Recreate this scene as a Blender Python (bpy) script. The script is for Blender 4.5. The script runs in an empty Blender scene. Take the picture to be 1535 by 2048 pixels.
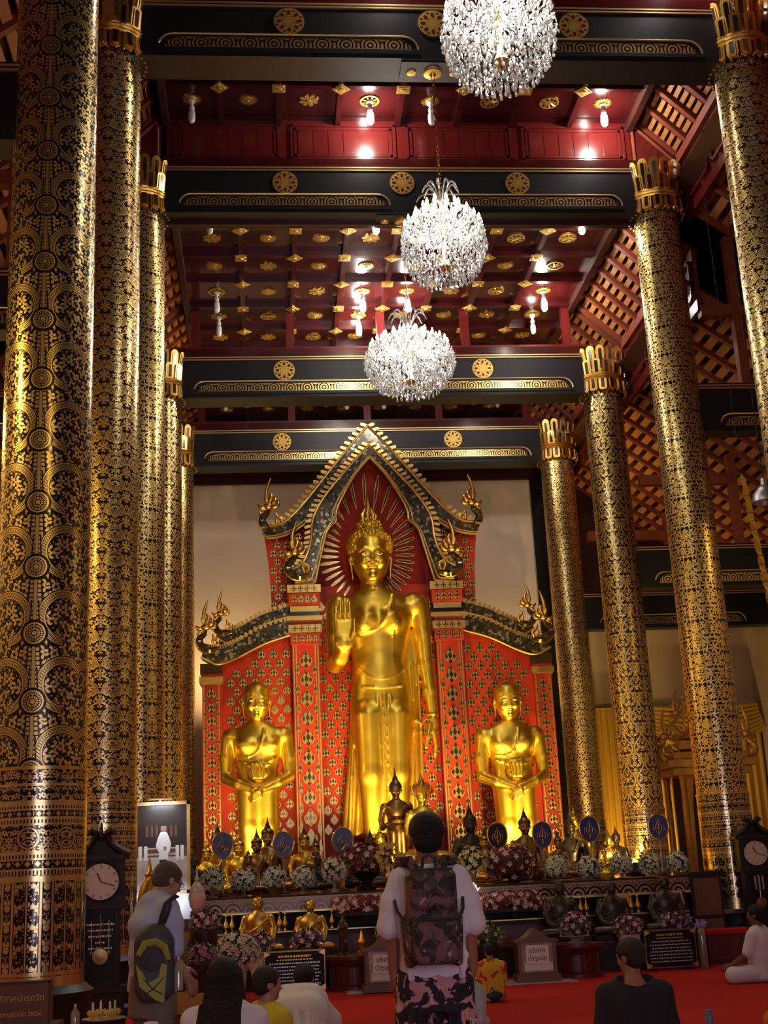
import bpy, math, random
import numpy as np
from mathutils import Vector, Matrix, Euler
random.seed(7); rng = np.random.default_rng(7)
sc = bpy.context.scene
col = sc.collection
PI = math.pi

# ------------------------------------------------------------------ camera
FPX = 2565.94
cr = Vector((0.99514588, -0.08680689, -0.04635988))
cu = Vector((0.02068498, -0.27605558, 0.96091906))
cw = Vector((0.0962123, 0.9572136, 0.27291998))
cam_d = bpy.data.cameras.new('camera')
cam = bpy.data.objects.new('camera', cam_d)
col.objects.link(cam)
CAMZ = 1.45
cam.matrix_world = Matrix(((cr.x, cu.x, -cw.x, 0), (cr.y, cu.y, -cw.y, 0), (cr.z, cu.z, -cw.z, CAMZ), (0, 0, 0, 1)))
cam_d.sensor_fit = 'VERTICAL'
cam_d.sensor_height = 36.0
cam_d.lens = FPX * 36.0 / 2048.0
cam_d.clip_end = 200
sc.camera = cam

# ------------------------------------------------------------------ view, world, large lights
sc.view_settings.view_transform = 'Standard'
sc.view_settings.look = 'None'
sc.view_settings.gamma = 1.0
sc.view_settings.use_curve_mapping = False
sc.view_settings.exposure = 0.22
sc.cycles.use_denoising = True
sc.cycles.max_bounces = 6
sc.cycles.diffuse_bounces = 3
sc.cycles.glossy_bounces = 3
sc.cycles.transmission_bounces = 4
sc.cycles.transparent_max_bounces = 6
sc.cycles.sample_clamp_indirect = 4.0
sc.cycles.caustics_reflective = False
sc.cycles.caustics_refractive = False
wd = bpy.data.worlds.new('world')
sc.world = wd
wd.use_nodes = True
wd.node_tree.nodes['Background'].inputs[0].default_value = (0.45, 0.55, 0.9, 1)
wd.node_tree.nodes['Background'].inputs[1].default_value = 0.25


def light(name, kind, loc, power, color, size=0.1, target=None, spot=None, blend=0.5, sy=None):
    d = bpy.data.lights.new(name, kind)
    d.energy = power
    d.color = color
    if kind == 'AREA':
        d.size = size
        if sy:
            d.shape = 'RECTANGLE'; d.size_y = sy
    else:
        d.shadow_soft_size = size
    if spot:
        d.spot_size = math.radians(spot); d.spot_blend = blend
    o = bpy.data.objects.new(name, d)
    col.objects.link(o)
    o.location = loc
    if target is not None:
        v = Vector(target) - Vector(loc)
        o.rotation_euler = v.to_track_quat('-Z', 'Y').to_euler()
    return o


WARM = (1.0, 0.66, 0.26)
GOLDL = (1.0, 0.66, 0.20)
WHITE = (1.0, 0.93, 0.88)
COOL = (0.84, 0.76, 1.0)
# daylight through the open entrance behind the camera
for dx in (-2.5, 0, 2.5): light('entrance_daylight', 'AREA', (2.8 + dx, -5.6, 2.6), 105, COOL, 1.3, (2.8 + dx, 10, 1.8), sy=4.2)

# ------------------------------------------------------------------ node maths
class X:
    nt = None
    def __init__(s, k): s.k = k
    @staticmethod
    def m(op, *a):
        n = X.nt.nodes.new('ShaderNodeMath'); n.operation = op
        for i, q in enumerate(a):
            q = q.k if isinstance(q, X) else q
            if isinstance(q, (int, float)): n.inputs[i].default_value = q
            else: X.nt.links.new(q, n.inputs[i])
        return X(n.outputs[0])
    def __add__(s, o): return X.m('ADD', s, o)
    __radd__ = __add__
    def __sub__(s, o): return X.m('SUBTRACT', s, o)
    def __rsub__(s, o): return X.m('SUBTRACT', o, s)
    def __mul__(s, o): return X.m('MULTIPLY', s, o)
    __rmul__ = __mul__
    def __truediv__(s, o): return X.m('DIVIDE', s, o)
    def __lt__(s, o): return X.m('LESS_THAN', s, o)
    def __gt__(s, o): return X.m('GREATER_THAN', s, o)
    def abs(s): return X.m('ABSOLUTE', s)
    def sin(s): return X.m('SINE', s)
    def cos(s): return X.m('COSINE', s)
    def sqrt(s): return X.m('SQRT', s)
    def mod(s, p): return X.m('FLOORED_MODULO', s, p)
def mx(a, b): return X.m('MAXIMUM', a, b)
def mn(a, b): return X.m('MINIMUM', a, b)
def inv(a): return 1.0 - a
def hyp(a, b): return (a * a + b * b).sqrt()
def sel(m, a, b): return m * a + (1.0 - m) * b
def wrap(u, p): return (u + p * 0.5).mod(p) - p * 0.5
def rmp(e, a, b):
    n = X.nt.nodes.new('ShaderNodeMapRange')
    X.nt.links.new(e.k, n.inputs[0]); n.inputs[1].default_value = a; n.inputs[2].default_value = b
    return X(n.outputs[0])
def voro(u, v, seed, rnd=0.85, feat='DISTANCE_TO_EDGE'):
    c = X.nt.nodes.new('ShaderNodeCombineXYZ')
    for i, q in enumerate((u, v)):
        X.nt.links.new(q.k, c.inputs[i])
    c.inputs[2].default_value = seed
    n = X.nt.nodes.new('ShaderNodeTexVoronoi')
    n.voronoi_dimensions = '2D'; n.feature = feat
    n.inputs['Scale'].default_value = 1.0
    n.inputs['Randomness'].default_value = rnd
    X.nt.links.new(c.outputs[0], n.inputs['Vector'])
    return X(n.outputs['Distance'])
def noise2(u, v, scale, detail=1.0):
    c = X.nt.nodes.new('ShaderNodeCombineXYZ')
    X.nt.links.new(u.k, c.inputs[0]); X.nt.links.new(v.k, c.inputs[1])
    n = X.nt.nodes.new('ShaderNodeTexNoise'); n.noise_dimensions = '2D'
    n.inputs['Scale'].default_value = scale; n.inputs['Detail'].default_value = detail
    X.nt.links.new(c.outputs[0], n.inputs['Vector'])
    return X(n.outputs[0])

MATS = {}
def mat_new(name):
    m = bpy.data.materials.new(name); m.use_nodes = True
    X.nt = m.node_tree
    MATS[name] = m
    return m, m.node_tree.nodes['Principled BSDF']
def lnk(a, b): X.nt.links.new(a.k if isinstance(a, X) else a, b)
def coords():
    t = X.nt.nodes.new('ShaderNodeTexCoord'); s = X.nt.nodes.new('ShaderNodeSeparateXYZ')
    X.nt.links.new(t.outputs['Object'], s.inputs[0])
    return X(s.outputs[0]), X(s.outputs[1]), X(s.outputs[2])
def mixc(f, a, b):
    n = X.nt.nodes.new('ShaderNodeMix'); n.data_type = 'RGBA'
    if isinstance(f, X): X.nt.links.new(f.k, n.inputs[0])
    else: n.inputs[0].default_value = f
    for i, q in ((6, a), (7, b)):
        if isinstance(q, tuple): n.inputs[i].default_value = (*q[:3], 1)
        else: X.nt.links.new(q, n.inputs[i])
    return n.outputs[2]
def M(name, c, rough=0.5, metal=0.0, var=0.18, vs=6.0, spec=None, coat=0.0, bump=0.0, emit=None, es=0.0, trans=0.0, sheen=0.0):
    if name in MATS: return MATS[name]
    m, b = mat_new(name)
    t = X.nt.nodes.new('ShaderNodeTexCoord')
    n = X.nt.nodes.new('ShaderNodeTexNoise'); n.inputs['Scale'].default_value = vs; n.inputs['Detail'].default_value = 3
    X.nt.links.new(t.outputs['Object'], n.inputs['Vector'])
    c2 = tuple(q * (1 - var) for q in c); c3 = tuple(min(1, q * (1 + var * 0.7)) for q in c)
    lnk(mixc(X(n.outputs[0]), c2, c3), b.inputs['Base Color'])
    b.inputs['Roughness'].default_value = rough
    b.inputs['Metallic'].default_value = metal
    if spec is not None: b.inputs['Specular IOR Level'].default_value = spec
    if coat: b.inputs['Coat Weight'].default_value = coat; b.inputs['Coat Roughness'].default_value = 0.12
    if trans: b.inputs['Transmission Weight'].default_value = trans
    if sheen: b.inputs['Sheen Weight'].default_value = sheen
    if emit: b.inputs['Emission Color'].default_value = (*emit, 1); b.inputs['Emission Strength'].default_value = es
    if bump:
        bn = X.nt.nodes.new('ShaderNodeBump'); bn.inputs['Strength'].default_value = bump; bn.inputs['Distance'].default_value = 0.02
        X.nt.links.new(n.outputs[0], bn.inputs['Height']); X.nt.links.new(bn.outputs[0], b.inputs['Normal'])
    return m

GOLD_C = (0.80, 0.50, 0.12)
def gold_on(mask, b, dark=(0.010, 0.007, 0.008), gold=(0.84, 0.61, 0.21), rg=0.34, rd=0.2):
    lnk(mixc(mask, dark, gold), b.inputs['Base Color'])
    lnk(mask * 0.92, b.inputs['Metallic'])
    lnk(sel(mask, rg, rd), b.inputs['Roughness'])

def leafmask(um, v, sc_, seed, lo, hi, warp=0.03, ws=9.0):
    w1 = noise2(um + seed, v, ws) - 0.5
    w2 = noise2(um, v + seed + 3.1, ws) - 0.5
    e = voro((um + w1 * warp) * sc_, (v + w2 * warp) * sc_, seed)
    return rmp(e, lo, hi)

def leafy(um, v, sc_, seed, a=0.62, k=3.0, amp=0.42, rnd=0.75, vein=0.12):
    """stencilled leaf clusters: one lobed leaf shape in each jittered cell"""
    u2, v2 = um * sc_, v * sc_
    c = X.nt.nodes.new('ShaderNodeCombineXYZ'); lnk(u2 + seed * 7.0, c.inputs[0]); lnk(v2 + seed * 3.0, c.inputs[1])
    n = X.nt.nodes.new('ShaderNodeTexVoronoi'); n.voronoi_dimensions = '2D'; n.feature = 'F1'
    n.inputs['Scale'].default_value = 1.0; n.inputs['Randomness'].default_value = rnd
    X.nt.links.new(c.outputs[0], n.inputs['Vector'])
    s = X.nt.nodes.new('ShaderNodeSeparateXYZ'); X.nt.links.new(n.outputs['Position'], s.inputs[0])
    sc = X.nt.nodes.new('ShaderNodeSeparateColor'); X.nt.links.new(n.outputs['Color'], sc.inputs[0])
    lx = (u2 + seed * 7.0) - X(s.outputs[0]); lv = (v2 + seed * 3.0) - X(s.outputs[1])
    th = X.m('ARCTAN2', lx, lv); r = X(n.outputs['Distance'])
    ph = X(sc.outputs[0]) * 6.283
    w = (th * k + ph + r * 2.2).cos()
    body = r < (a * (1.0 - amp) + w * (a * amp))
    return body * ((w + 0.0) > -1.0 + vein) * (r > 0.035)

CR = 0.425
def col_uv():
    x, y, z = coords()
    return X.m('ARCTAN2', x, y * -1.0) * CR, z

def mat_vine():
    m, b = mat_new('lacquer_vine'); u, v = col_uv()
    P = 2 * PI * CR / 3; um = wrap(u, P).abs(); V = 0.62; vc = wrap(v, V)
    r = hyp(um, vc); ang = X.m('ARCTAN2', um, vc)
    spk = (ang * 14.0).sin() > -0.45
    med = mx(mx(r < 0.022, (r > 0.03) * (r < 0.052) * spk), mx((r > 0.06) * (r < 0.078) * ((ang * 22.0).sin() > -0.3), (r > 0.085) * (r < 0.1)))
    inmed = r < 0.125
    sw = 0.040 + (vc * -0.05)
    spine = mx((um < 0.014), (um > 0.019) * (um < sw) * ((v * 150.0).sin() > -0.6))
    inspine = um < sw + 0.012
    dA = (hyp(um - 0.285, vc - 0.15) - 0.225).abs(); dB = (hyp(um - 0.285, vc + 0.47) - 0.225).abs()
    dA = dA + ((vc - 0.15) < -0.10) * (um > 0.26) * 0.3; dB = dB + ((vc + 0.47) < -0.10) * (um > 0.26) * 0.3
    d = mn(dA, dB)
    band = mx((d > 0.023) * (d < 0.034), (d < 0.013) * (((um * 1.0 + vc) * 190.0).sin() > -0.5))
    band = mx(band, (d > 0.016) * (d < 0.019))
    inband = d < 0.044
    leaf = mx(leafy(um, vc, 13.0, 1.7, 0.60, 3.0, 0.42), leafy(um + 0.37, vc, 24.0, 5.1, 0.22, 3.0, 0.4))
    mask = sel(inmed, med, sel(inspine, spine, sel(inband, band, leaf)))
    gold_on(mask, b); return m

def mat_rings():
    m, b = mat_new('lacquer_rings'); u, v = col_uv()
    P = 2 * PI * CR / 8; um = wrap(u, P).abs(); V = 0.34; vc = wrap(v, V)
    ang = X.m('ARCTAN2', um, vc); r = hyp(um, vc)
    fl = (r < (0.052 + (ang * 6.0).cos() * 0.018)) * inv((r > 0.02) * (r < 0.025))
    fl2 = (r > 0.06) * (r < 0.09 + (ang * 9.0).cos() * 0.02)
    d = (hyp(um - P / 2, (vc - 0.17) * 1.7) - 0.115).abs(); d2 = (hyp(um - P / 2, (vc + 0.17) * 1.7) - 0.115).abs()
    dd = mn(d, d2)
    ring = mx((dd > 0.016) * (dd < 0.026), (dd < 0.011) * (((um + vc) * 260.0).sin() > -0.4))
    leaf = leafy(um, vc, 15.0, 2.9, 0.64, 4.0, 0.32)
    mask = sel(r < 0.1, mx(fl, fl2 * leaf), sel(dd < 0.03, ring, leaf))
    gold_on(mask, b, dark=(0.016, 0.007, 0.006)); return m

def mat_dense(name, n, V, s, seed, lat):
    m, b = mat_new(name); u, v = col_uv()
    P = 2 * PI * CR / n; um = wrap(u, P).abs(); vc = wrap(v, V)
    r = hyp(um, vc); ang = X.m('ARCTAN2', um, vc)
    c1 = (hyp(um, (vc - V / 2)) - V * 0.40).abs(); c2 = (hyp(um - P / 2, vc) - V * 0.40).abs()
    d = mn(c1, c2)
    leaf = leafy(um, vc, s * 0.8, seed, 0.68, 4.0, 0.30)
    fan = (r < 0.075 + (ang * 7.0).cos() * 0.02) * ((ang * 7.0).cos() > -0.55)
    mask = sel(r < 0.1, fan, sel(d < lat, (d < lat * 0.72), leaf))
    gold_on(mask, b, dark=(0.014, 0.008, 0.006)); return m

def mat_ogee():
    m, b = mat_new('lacquer_ogee'); u, v = col_uv()
    P = 2 * PI * CR / 7; V = 0.62
    um = wrap(u, P).abs(); vc = wrap(v, V).abs()
    cv = (wrap(v, V) * (2 * PI / V)).cos()
    d = (um - (cv * 0.42 + 0.5) * P * 0.5).abs()
    line = mx((d < 0.011), (d > 0.017) * (d < 0.022))
    leaf = leafy(um, wrap(v, V / 2), 14.0, 6.3, 0.60, 4.0, 0.34)
    r = hyp(um * 1.5, wrap(v, V)); r2 = hyp((um - P / 2) * 1.5, vc - V / 2)
    rr = mn(r, r2)
    mask = sel(d < 0.03, line, mx(leaf, (rr < 0.05) * (rr > 0.018)) * inv((rr > 0.05) * (rr < 0.065)))
    gold_on(mask, b, dark=(0.014, 0.008, 0.006)); return m

def mat_bands(name, seed):
    m, b = mat_new(name); u, v = col_uv()
    rp = X.nt.nodes.new('ShaderNodeValToRGB'); rp.color_ramp.interpolation = 'CONSTANT'
    st = [(0.60, 1), (0.72, 0), (0.725, 1), (0.76, 0), (0.766, 1), (0.80, 0), (1.54, 1), (1.585, 0), (1.60, 0.5), (1.634, 1), (1.654, 0), (1.72, 1), (1.735, 0.5), (1.765, 1), (1.80, 0), (2.02, 1), (2.035, 0.5), (2.065, 1), (2.09, 0), (2.145, 1), (2.155, 0.5), (2.185, 1), (2.23, 0), (2.355, 1), (2.38, 0), (2.505, 1)]
    el = rp.color_ramp.elements
    while len(el) < len(st): el.new(0.5)
    for e, (p, q) in zip(el, st):
        e.position = (p - 0.6) / 2.0; e.color = (q, q, q, 1)
    lnk((v - 0.6) / 2.0, rp.inputs[0])
    s = X(rp.outputs[0])
    P = 2 * PI * CR / 8; um = wrap(u, P).abs(); uw = wrap(u, P / 4).abs()
    dent = ((u * (2 * PI / 0.03)).sin() > -0.1)
    lf = leafy(um, wrap(v, 0.31), 19.0, seed, 0.58, 4.0, 0.34)
    # tall leaf panels at the foot, round medallions in the middle, small diamonds
    tall = mx(leafy(um, wrap(v, 0.17), 10.5, seed + 2, 0.64, 3.0, 0.36), leafy(um, wrap(v, 0.17), 24.0, seed + 1, 0.26, 3.0, 0.4))
    stem = (um > 0.108) * (um < 0.128)
    stem0 = um < 0.006
    tall = sel((um > 0.10) * (um < 0.136), stem, mx(tall * (um > 0.014), stem0))
    med = hyp(um, v - 1.91)
    medm = sel((med > 0.072) * (med < 0.10), (med > 0.078) * (med < 0.094), lf)
    dia = (uw + (v - 1.694).abs()); dia2 = uw + (v - 2.117).abs()
    dm = mx((dia < 0.026), mx(dia2 < 0.024, (uw > 0.036) * lf))
    body = sel(v < 1.55, tall, sel((v > 1.8) * (v < 2.02), medm, sel(mx((v > 1.654) * (v < 1.73), (v > 2.09) * (v < 2.15)), dm, lf)))
    mask = sel(s > 0.75, 1.0, sel(s > 0.25, dent, body))
    gold_on(mask, b, gold=(0.78, 0.58, 0.26), rg=0.25, rd=0.12); return m

def mat_frieze():
    m, b = mat_new('gilt_frieze'); x, y, z = coords()
    P = 0.36; um = wrap(x, P).abs()
    r = hyp(um, z + 0.02); k = (r * 115.0).sin() > -0.1
    r2 = hyp(um - P / 2, z - 0.13); k2 = (r2 * 115.0).sin() > -0.1
    mask = mx((z.abs() > 0.078), sel(r < r2 + 0.05, k, k2) * inv((r - r2 - 0.05).abs() < 0.006))
    gold_on(mask, b, rg=0.32); return m

mat_vine(); mat_rings(); mat_dense('lacquer_dense', 5, 0.55, 17.0, 3.3, 0.017); mat_ogee(); mat_dense('lacquer_fine', 7, 0.40, 22.0, 8.1, 0.010)
mat_bands('lacquer_bands', 5.5); mat_frieze()
M('gold', GOLD_C, 0.3, 1.0, 0.12, 3.0)
M('gold_paint', (0.72, 0.46, 0.10), 0.38, 0.75, 0.15, 10.0)
M('gold_line', (0.80, 0.58, 0.26), 0.35, 0.8, 0.1)
M('black_lacquer', (0.012, 0.012, 0.014), 0.22, 0.0, 0.2, 2.0, coat=0.3)
M('beam_black', (0.010, 0.010, 0.012), 0.42, 0.0, 0.2, 2.0, spec=.35)
M('red_wood', (0.044, 0.0045, 0.0045), 0.2, 0.0, 0.35, 1.6, coat=0.5)
M('red_panel', (0.10, 0.009, 0.008), 0.24, 0.0, 0.3, 1.2, coat=0.5)
M('dark_wood', (0.045, 0.012, 0.008), 0.4, 0.0, 0.3, 3.0)
M('rafter_wood', (0.23, 0.052, 0.022), 0.5, 0.0, 0.3, 4.0)
M('tile_clay', (0.48, 0.20, 0.055), 0.6, 0.0, 0.35, 8.0)
M('white_wall', (0.70, 0.60, 0.50), 0.8, 0.0, 0.05, 0.8)
M('cream_wall', (0.52, 0.40, 0.28), 0.8, 0.0, 0.08, 0.8)
M('mirror_glass', (0.42, 0.42, 0.40), 0.12, 1.0, 0.5, 30.0)
M('carpet_red', (0.44, 0.020, 0.012), 0.9, 0.0, 0.16, 0.7, spec=0.1)

# ------------------------------------------------------------------ mesh builder
class MB:
    def __init__(s): s.v = []; s.f = []; s.m = []
    def add(s, vs, fs, m=0):
        o = len(s.v); s.v.extend([tuple(q) for q in vs])
        for f in fs: s.f.append(tuple(i + o for i in f)); s.m.append(m)
        return s
    def box(s, c, d, rot=None, m=0, tap=1.0):
        hx, hy, hz = d[0] / 2, d[1] / 2, d[2] / 2
        vs = []
        for z in (-1, 1):
            t = tap if z > 0 else 1.0
            for x, y in ((-1, -1), (1, -1), (1, 1), (-1, 1)): vs.append(Vector((x * hx * t, y * hy * t, z * hz)))
        if rot: R_ = Euler(rot).to_matrix(); vs = [R_ @ q for q in vs]
        c = Vector(c); vs = [q + c for q in vs]
        return s.add(vs, [(0, 3, 2, 1), (4, 5, 6, 7), (0, 1, 5, 4), (1, 2, 6, 5), (2, 3, 7, 6), (3, 0, 4, 7)], m)
    def bb(s, x0, x1, y0, y1, z0, z1, m=0):
        return s.box(((x0 + x1) / 2, (y0 + y1) / 2, (z0 + z1) / 2), (x1 - x0, y1 - y0, z1 - z0), None, m)
    def lathe(s, prof, n=24, c=(0, 0, 0), m=0, cap=True, a0=0.0):
        o = []; k = len(prof)
        for i in range(n):
            a = a0 + 2 * PI * i / n
            for r, z in prof: o.append((c[0] + r * math.cos(a), c[1] + r * math.sin(a), c[2] + z))
        fs = [(i * k + j, ((i + 1) % n) * k + j, ((i + 1) % n) * k + j + 1, i * k + j + 1) for i in range(n) for j in range(k - 1)]
        if cap:
            if prof[0][0] > 1e-6: fs.append(tuple(i * k for i in range(n))[::-1])
            if prof[-1][0] > 1e-6: fs.append(tuple(i * k + k - 1 for i in range(n)))
        return s.add(o, fs, m)
    def tube(s, pts, r, n=8, m=0, flat=1.0):
        pts = [Vector(p) for p in pts]; k = len(pts)
        rs = r if isinstance(r, (list, tuple)) else [r] * k
        o = []; up = Vector((0.13, 0.9, 0.37)).normalized()
        for i, p in enumerate(pts):
            t = (pts[min(i + 1, k - 1)] - pts[max(i - 1, 0)]).normalized()
            a = t.cross(up)
            if a.length < 1e-3: a = t.cross(Vector((1, 0, 0)))
            a.normalize(); b_ = a.cross(t).normalized()
            for j in range(n):
                g = 2 * PI * j / n
                o.append(p + (a * math.cos(g) + b_ * math.sin(g) * flat) * rs[i])
        fs = [(i * n + j, i * n + (j + 1) % n, (i + 1) * n + (j + 1) % n, (i + 1) * n + j) for i in range(k - 1) for j in range(n)]
        fs.append(tuple(range(n))[::-1]); fs.append(tuple((k - 1) * n + j for j in range(n)))
        return s.add(o, fs, m)
    def prism(s, poly, a, b_, ax='y', m=0, bev=0.0):
        # poly in (x,z) extruded along y (ax='y'), (x,y) along z (ax='z'), (y,z) along x (ax='x')
        n = len(poly)
        mk = {'y': lambda p, t: (p[0], t, p[1]), 'z': lambda p, t: (p[0], p[1], t), 'x': lambda p, t: (t, p[0], p[1])}[ax]
        vs = [mk(p, a) for p in poly] + [mk(p, b_) for p in poly]
        fs = [tuple(range(n)), tuple(range(n, 2 * n))[::-1]] + [(i, i + n, (i + 1) % n + n, (i + 1) % n) for i in range(n)]
        return s.add(vs, fs, m)
    def ball(s, c, r, n=10, k=7, m=0):
        rr = (r, r, r) if isinstance(r, (int, float)) else r
        pr = [(math.sin(PI * j / k), -math.cos(PI * j / k)) for j in range(k + 1)]
        o = []
        for i in range(n):
            a = 2 * PI * i / n
            for q, z in pr: o.append((c[0] + rr[0] * q * math.cos(a), c[1] + rr[1] * q * math.sin(a), c[2] + rr[2] * z))
        K = k + 1
        fs = [(i * K + j, ((i + 1) % n) * K + j, ((i + 1) % n) * K + j + 1, i * K + j + 1) for i in range(n) for j in range(k)]
        return s.add(o, fs, m)
    def mesh(s, name, mats, smooth=35):
        me = bpy.data.meshes.new(name)
        me.from_pydata(s.v, [], s.f)
        mats = mats if isinstance(mats, (list, tuple)) else [mats]
        for q in mats: me.materials.append(MATS[q] if isinstance(q, str) else q)
        if any(s.m): me.polygons.foreach_set('material_index', s.m)
        me.validate(); me.update()
        if smooth:
            me.polygons.foreach_set('use_smooth', [True] * len(me.polygons))
            me.set_sharp_from_angle(angle=math.radians(smooth))
        return me
    def obj(s, name, mats, parent=None, smooth=35, **kw):
        return mobj(name, s.mesh(name, mats, smooth), parent, **kw)

def tag(o, label=None, cat=None, group=None, kind=None):
    if label: o['label'] = label
    if cat: o['category'] = cat
    if group: o['group'] = group
    if kind: o['kind'] = kind
    return o
def mobj(name, me, parent=None, loc=None, rot=None, scale=None, **kw):
    o = bpy.data.objects.new(name, me); col.objects.link(o)
    if parent is not None: o.parent = parent
    if loc is not None: o.location = loc
    if rot is not None: o.rotation_euler = rot
    if scale is not None: o.scale = scale if not isinstance(scale, (int, float)) else (scale,) * 3
    tag(o, **kw)
    return o
def thing(name, label, cat, loc=(0, 0, 0), rz=0.0, group=None, scale=1.0):
    o = bpy.data.objects.new(name, None); col.objects.link(o)
    o.empty_display_size = 0.2
    o.location = loc; o.rotation_euler = (0, 0, rz)
    if scale != 1.0: o.scale = (scale,) * 3
    return tag(o, label, cat, group)
def struct(name, parent=None):
    o = bpy.data.objects.new(name, None); col.objects.link(o)
    o['kind'] = 'structure'
    return o
def copy_tree(o, parent=None):
    c = o.copy(); col.objects.link(c); c.parent = parent
    for ch in list(o.children): copy_tree(ch, c)
    return c

# ------------------------------------------------------------------ signed-distance sculpting (surface nets)
class SDF:
    def __init__(s, lo, hi, h):
        s.lo = np.array(lo, float); s.h = h
        s.n = np.ceil((np.array(hi) - s.lo) / h).astype(int) + 1
        s.D = np.full(s.n, 9.0, np.float32)
    def blk(s, a, b):
        i0 = np.maximum(np.floor((np.array(a) - s.lo) / s.h).astype(int), 0)
        i1 = np.minimum(np.ceil((np.array(b) - s.lo) / s.h).astype(int) + 1, s.n)
        if (i1 <= i0).any(): return None, None
        g = [(s.lo[k] + s.h * np.arange(i0[k], i1[k])).astype(np.float32) for k in range(3)]
        return tuple(slice(i0[k], i1[k]) for k in range(3)), (g[0][:, None, None], g[1][None, :, None], g[2][None, None, :])
    def put(s, sl, d, k, op):
        A = s.D[sl]
        if op == 'u':
            if k > 0:
                hh = np.clip(0.5 + 0.5 * (A - d) / k, 0, 1)
                r = A + (d - A) * hh - k * hh * (1 - hh)
                A = np.where(A > 8, d, r)
            else: A = np.minimum(A, d)
        elif op == 's':
            if k > 0:
                hh = np.clip(0.5 - 0.5 * (A + d) / k, 0, 1)
                A = A + (-d - A) * hh + k * hh * (1 - hh)
            else: A = np.maximum(A, -d)
        elif op == 'i': A = np.maximum(A, d)
        s.D[sl] = A
    def ell(s, c, r, k=0.05, op='u', rot=None):
        c = np.array(c, float); r = np.array(r, float) * np.ones(3)
        ex = (r.max() if rot else r) + k + 2.5 * s.h
        sl, g = s.blk(c - ex, c + ex)
        if sl is None: return s
        p = [g[i] - c[i] for i in range(3)]
        if rot:
            R_ = np.array(Euler(rot).to_matrix()).T
            p = [R_[i, 0] * p[0] + R_[i, 1] * p[1] + R_[i, 2] * p[2] for i in range(3)]
        k0 = np.sqrt((p[0] / r[0]) ** 2 + (p[1] / r[1]) ** 2 + (p[2] / r[2]) ** 2)
        k1 = np.sqrt((p[0] / r[0] ** 2) ** 2 + (p[1] / r[1] ** 2) ** 2 + (p[2] / r[2] ** 2) ** 2) + 1e-9
        s.put(sl, (k0 * (k0 - 1) / k1).astype(np.float32), k, op); return s
    def cap(s, a, b, ra, rb=None, k=0.05, op='u', sq=None):
        a = np.array(a, float); b = np.array(b, float); rb = ra if rb is None else rb
        q = np.array(sq if sq is not None else (1, 1, 1), float)   # squash: <1 thins that axis
        ex = (max(ra, rb) + k + 2.5 * s.h) * np.maximum(q, 0.3) + 0.01
        sl, g = s.blk(np.minimum(a, b) - ex, np.maximum(a, b) + ex)
        if sl is None: return s
        p = [(g[i] - a[i]) / q[i] for i in range(3)]; d = (b - a) / q
        t = np.clip((p[0] * d[0] + p[1] * d[1] + p[2] * d[2]) / max((d * d).sum(), 1e-9), 0, 1)
        dist = np.sqrt(sum((p[i] - t * d[i]) ** 2 for i in range(3))) - (ra + (rb - ra) * t)
        s.put(sl, (dist * min(q.min() * 1.15, 1)).astype(np.float32), k, op); return s
    def chain(s, pts, rs, k=0.05, op='u', sq=None):
        for i in range(len(pts) - 1): s.cap(pts[i], pts[i + 1], rs[i], rs[i + 1], k, op, sq)
        return s
    def box(s, c, d, r=0.02, k=0.0, op='u', rot=None):
        c = np.array(c, float); hd = np.array(d, float) / 2
        ex = (np.linalg.norm(hd) if rot else hd) + r + k + 2.5 * s.h
        sl, g = s.blk(c - ex, c + ex)
        if sl is None: return s
        p = [g[i] - c[i] for i in range(3)]
        if rot:
            R_ = np.array(Euler(rot).to_matrix()).T
            p = [R_[i, 0] * p[0] + R_[i, 1] * p[1] + R_[i, 2] * p[2] for i in range(3)]
        q = [np.abs(p[i]) - (hd[i] - r) for i in range(3)]
        o = np.sqrt(sum(np.maximum(x, 0) ** 2 for x in q)) + np.minimum(np.maximum(np.maximum(q[0], q[1]), q[2]), 0) - r
        s.put(sl, o.astype(np.float32), k, op); return s
    def loft(s, secs, k=0.05, op='u'):
        # secs: (z, cx, cy, rx, ry[, power]) superellipse slices stacked along z
        z = np.array([q[0] for q in secs]); o = np.argsort(z); secs = [secs[i] for i in o]; z = z[o]
        A = np.array([[*q[1:5], (q[5] if len(q) > 5 else 2.0)] for q in secs], float)
        ex = k + 2.5 * s.h
        lo = [(A[:, 0] - A[:, 2]).min() - ex, (A[:, 1] - A[:, 3]).min() - ex, z[0] - ex]
        hi = [(A[:, 0] + A[:, 2]).max() + ex, (A[:, 1] + A[:, 3]).max() + ex, z[-1] + ex]
        sl, g = s.blk(lo, hi)
        if sl is None: return s
        zz = g[2][0, 0]
        tz = np.clip(zz, z[0], z[-1])
        # smooth (cubic-ish) interpolation through slices
        def ip(c):
            m_ = np.gradient(A[:, c], z) if len(z) > 2 else np.full(2, (A[1, c] - A[0, c]) / (z[1] - z[0]))
            j = np.clip(np.searchsorted(z, tz) - 1, 0, len(z) - 2); hh = z[j + 1] - z[j]; t = (tz - z[j]) / hh
            return ((2 * t**3 - 3 * t**2 + 1) * A[j, c] + (t**3 - 2 * t**2 + t) * hh * m_[j] + (-2 * t**3 + 3 * t**2) * A[j + 1, c] + (t**3 - t**2) * hh * m_[j + 1])
        cx, cy, rx, ry, pw = [ip(c)[None, None, :] for c in range(5)]
        rx = np.maximum(rx, 0.003); ry = np.maximum(ry, 0.003)
        u = np.abs((g[0] - cx) / rx); v = np.abs((g[1] - cy) / ry)
        rad = (u ** pw + v ** pw) ** (1 / pw)
        grad = np.sqrt((u / rx) ** 2 + (v / ry) ** 2) / np.maximum(np.sqrt(u * u + v * v), 1e-6)
        d = (rad - 1) / np.maximum(grad, 1e-3)
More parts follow.
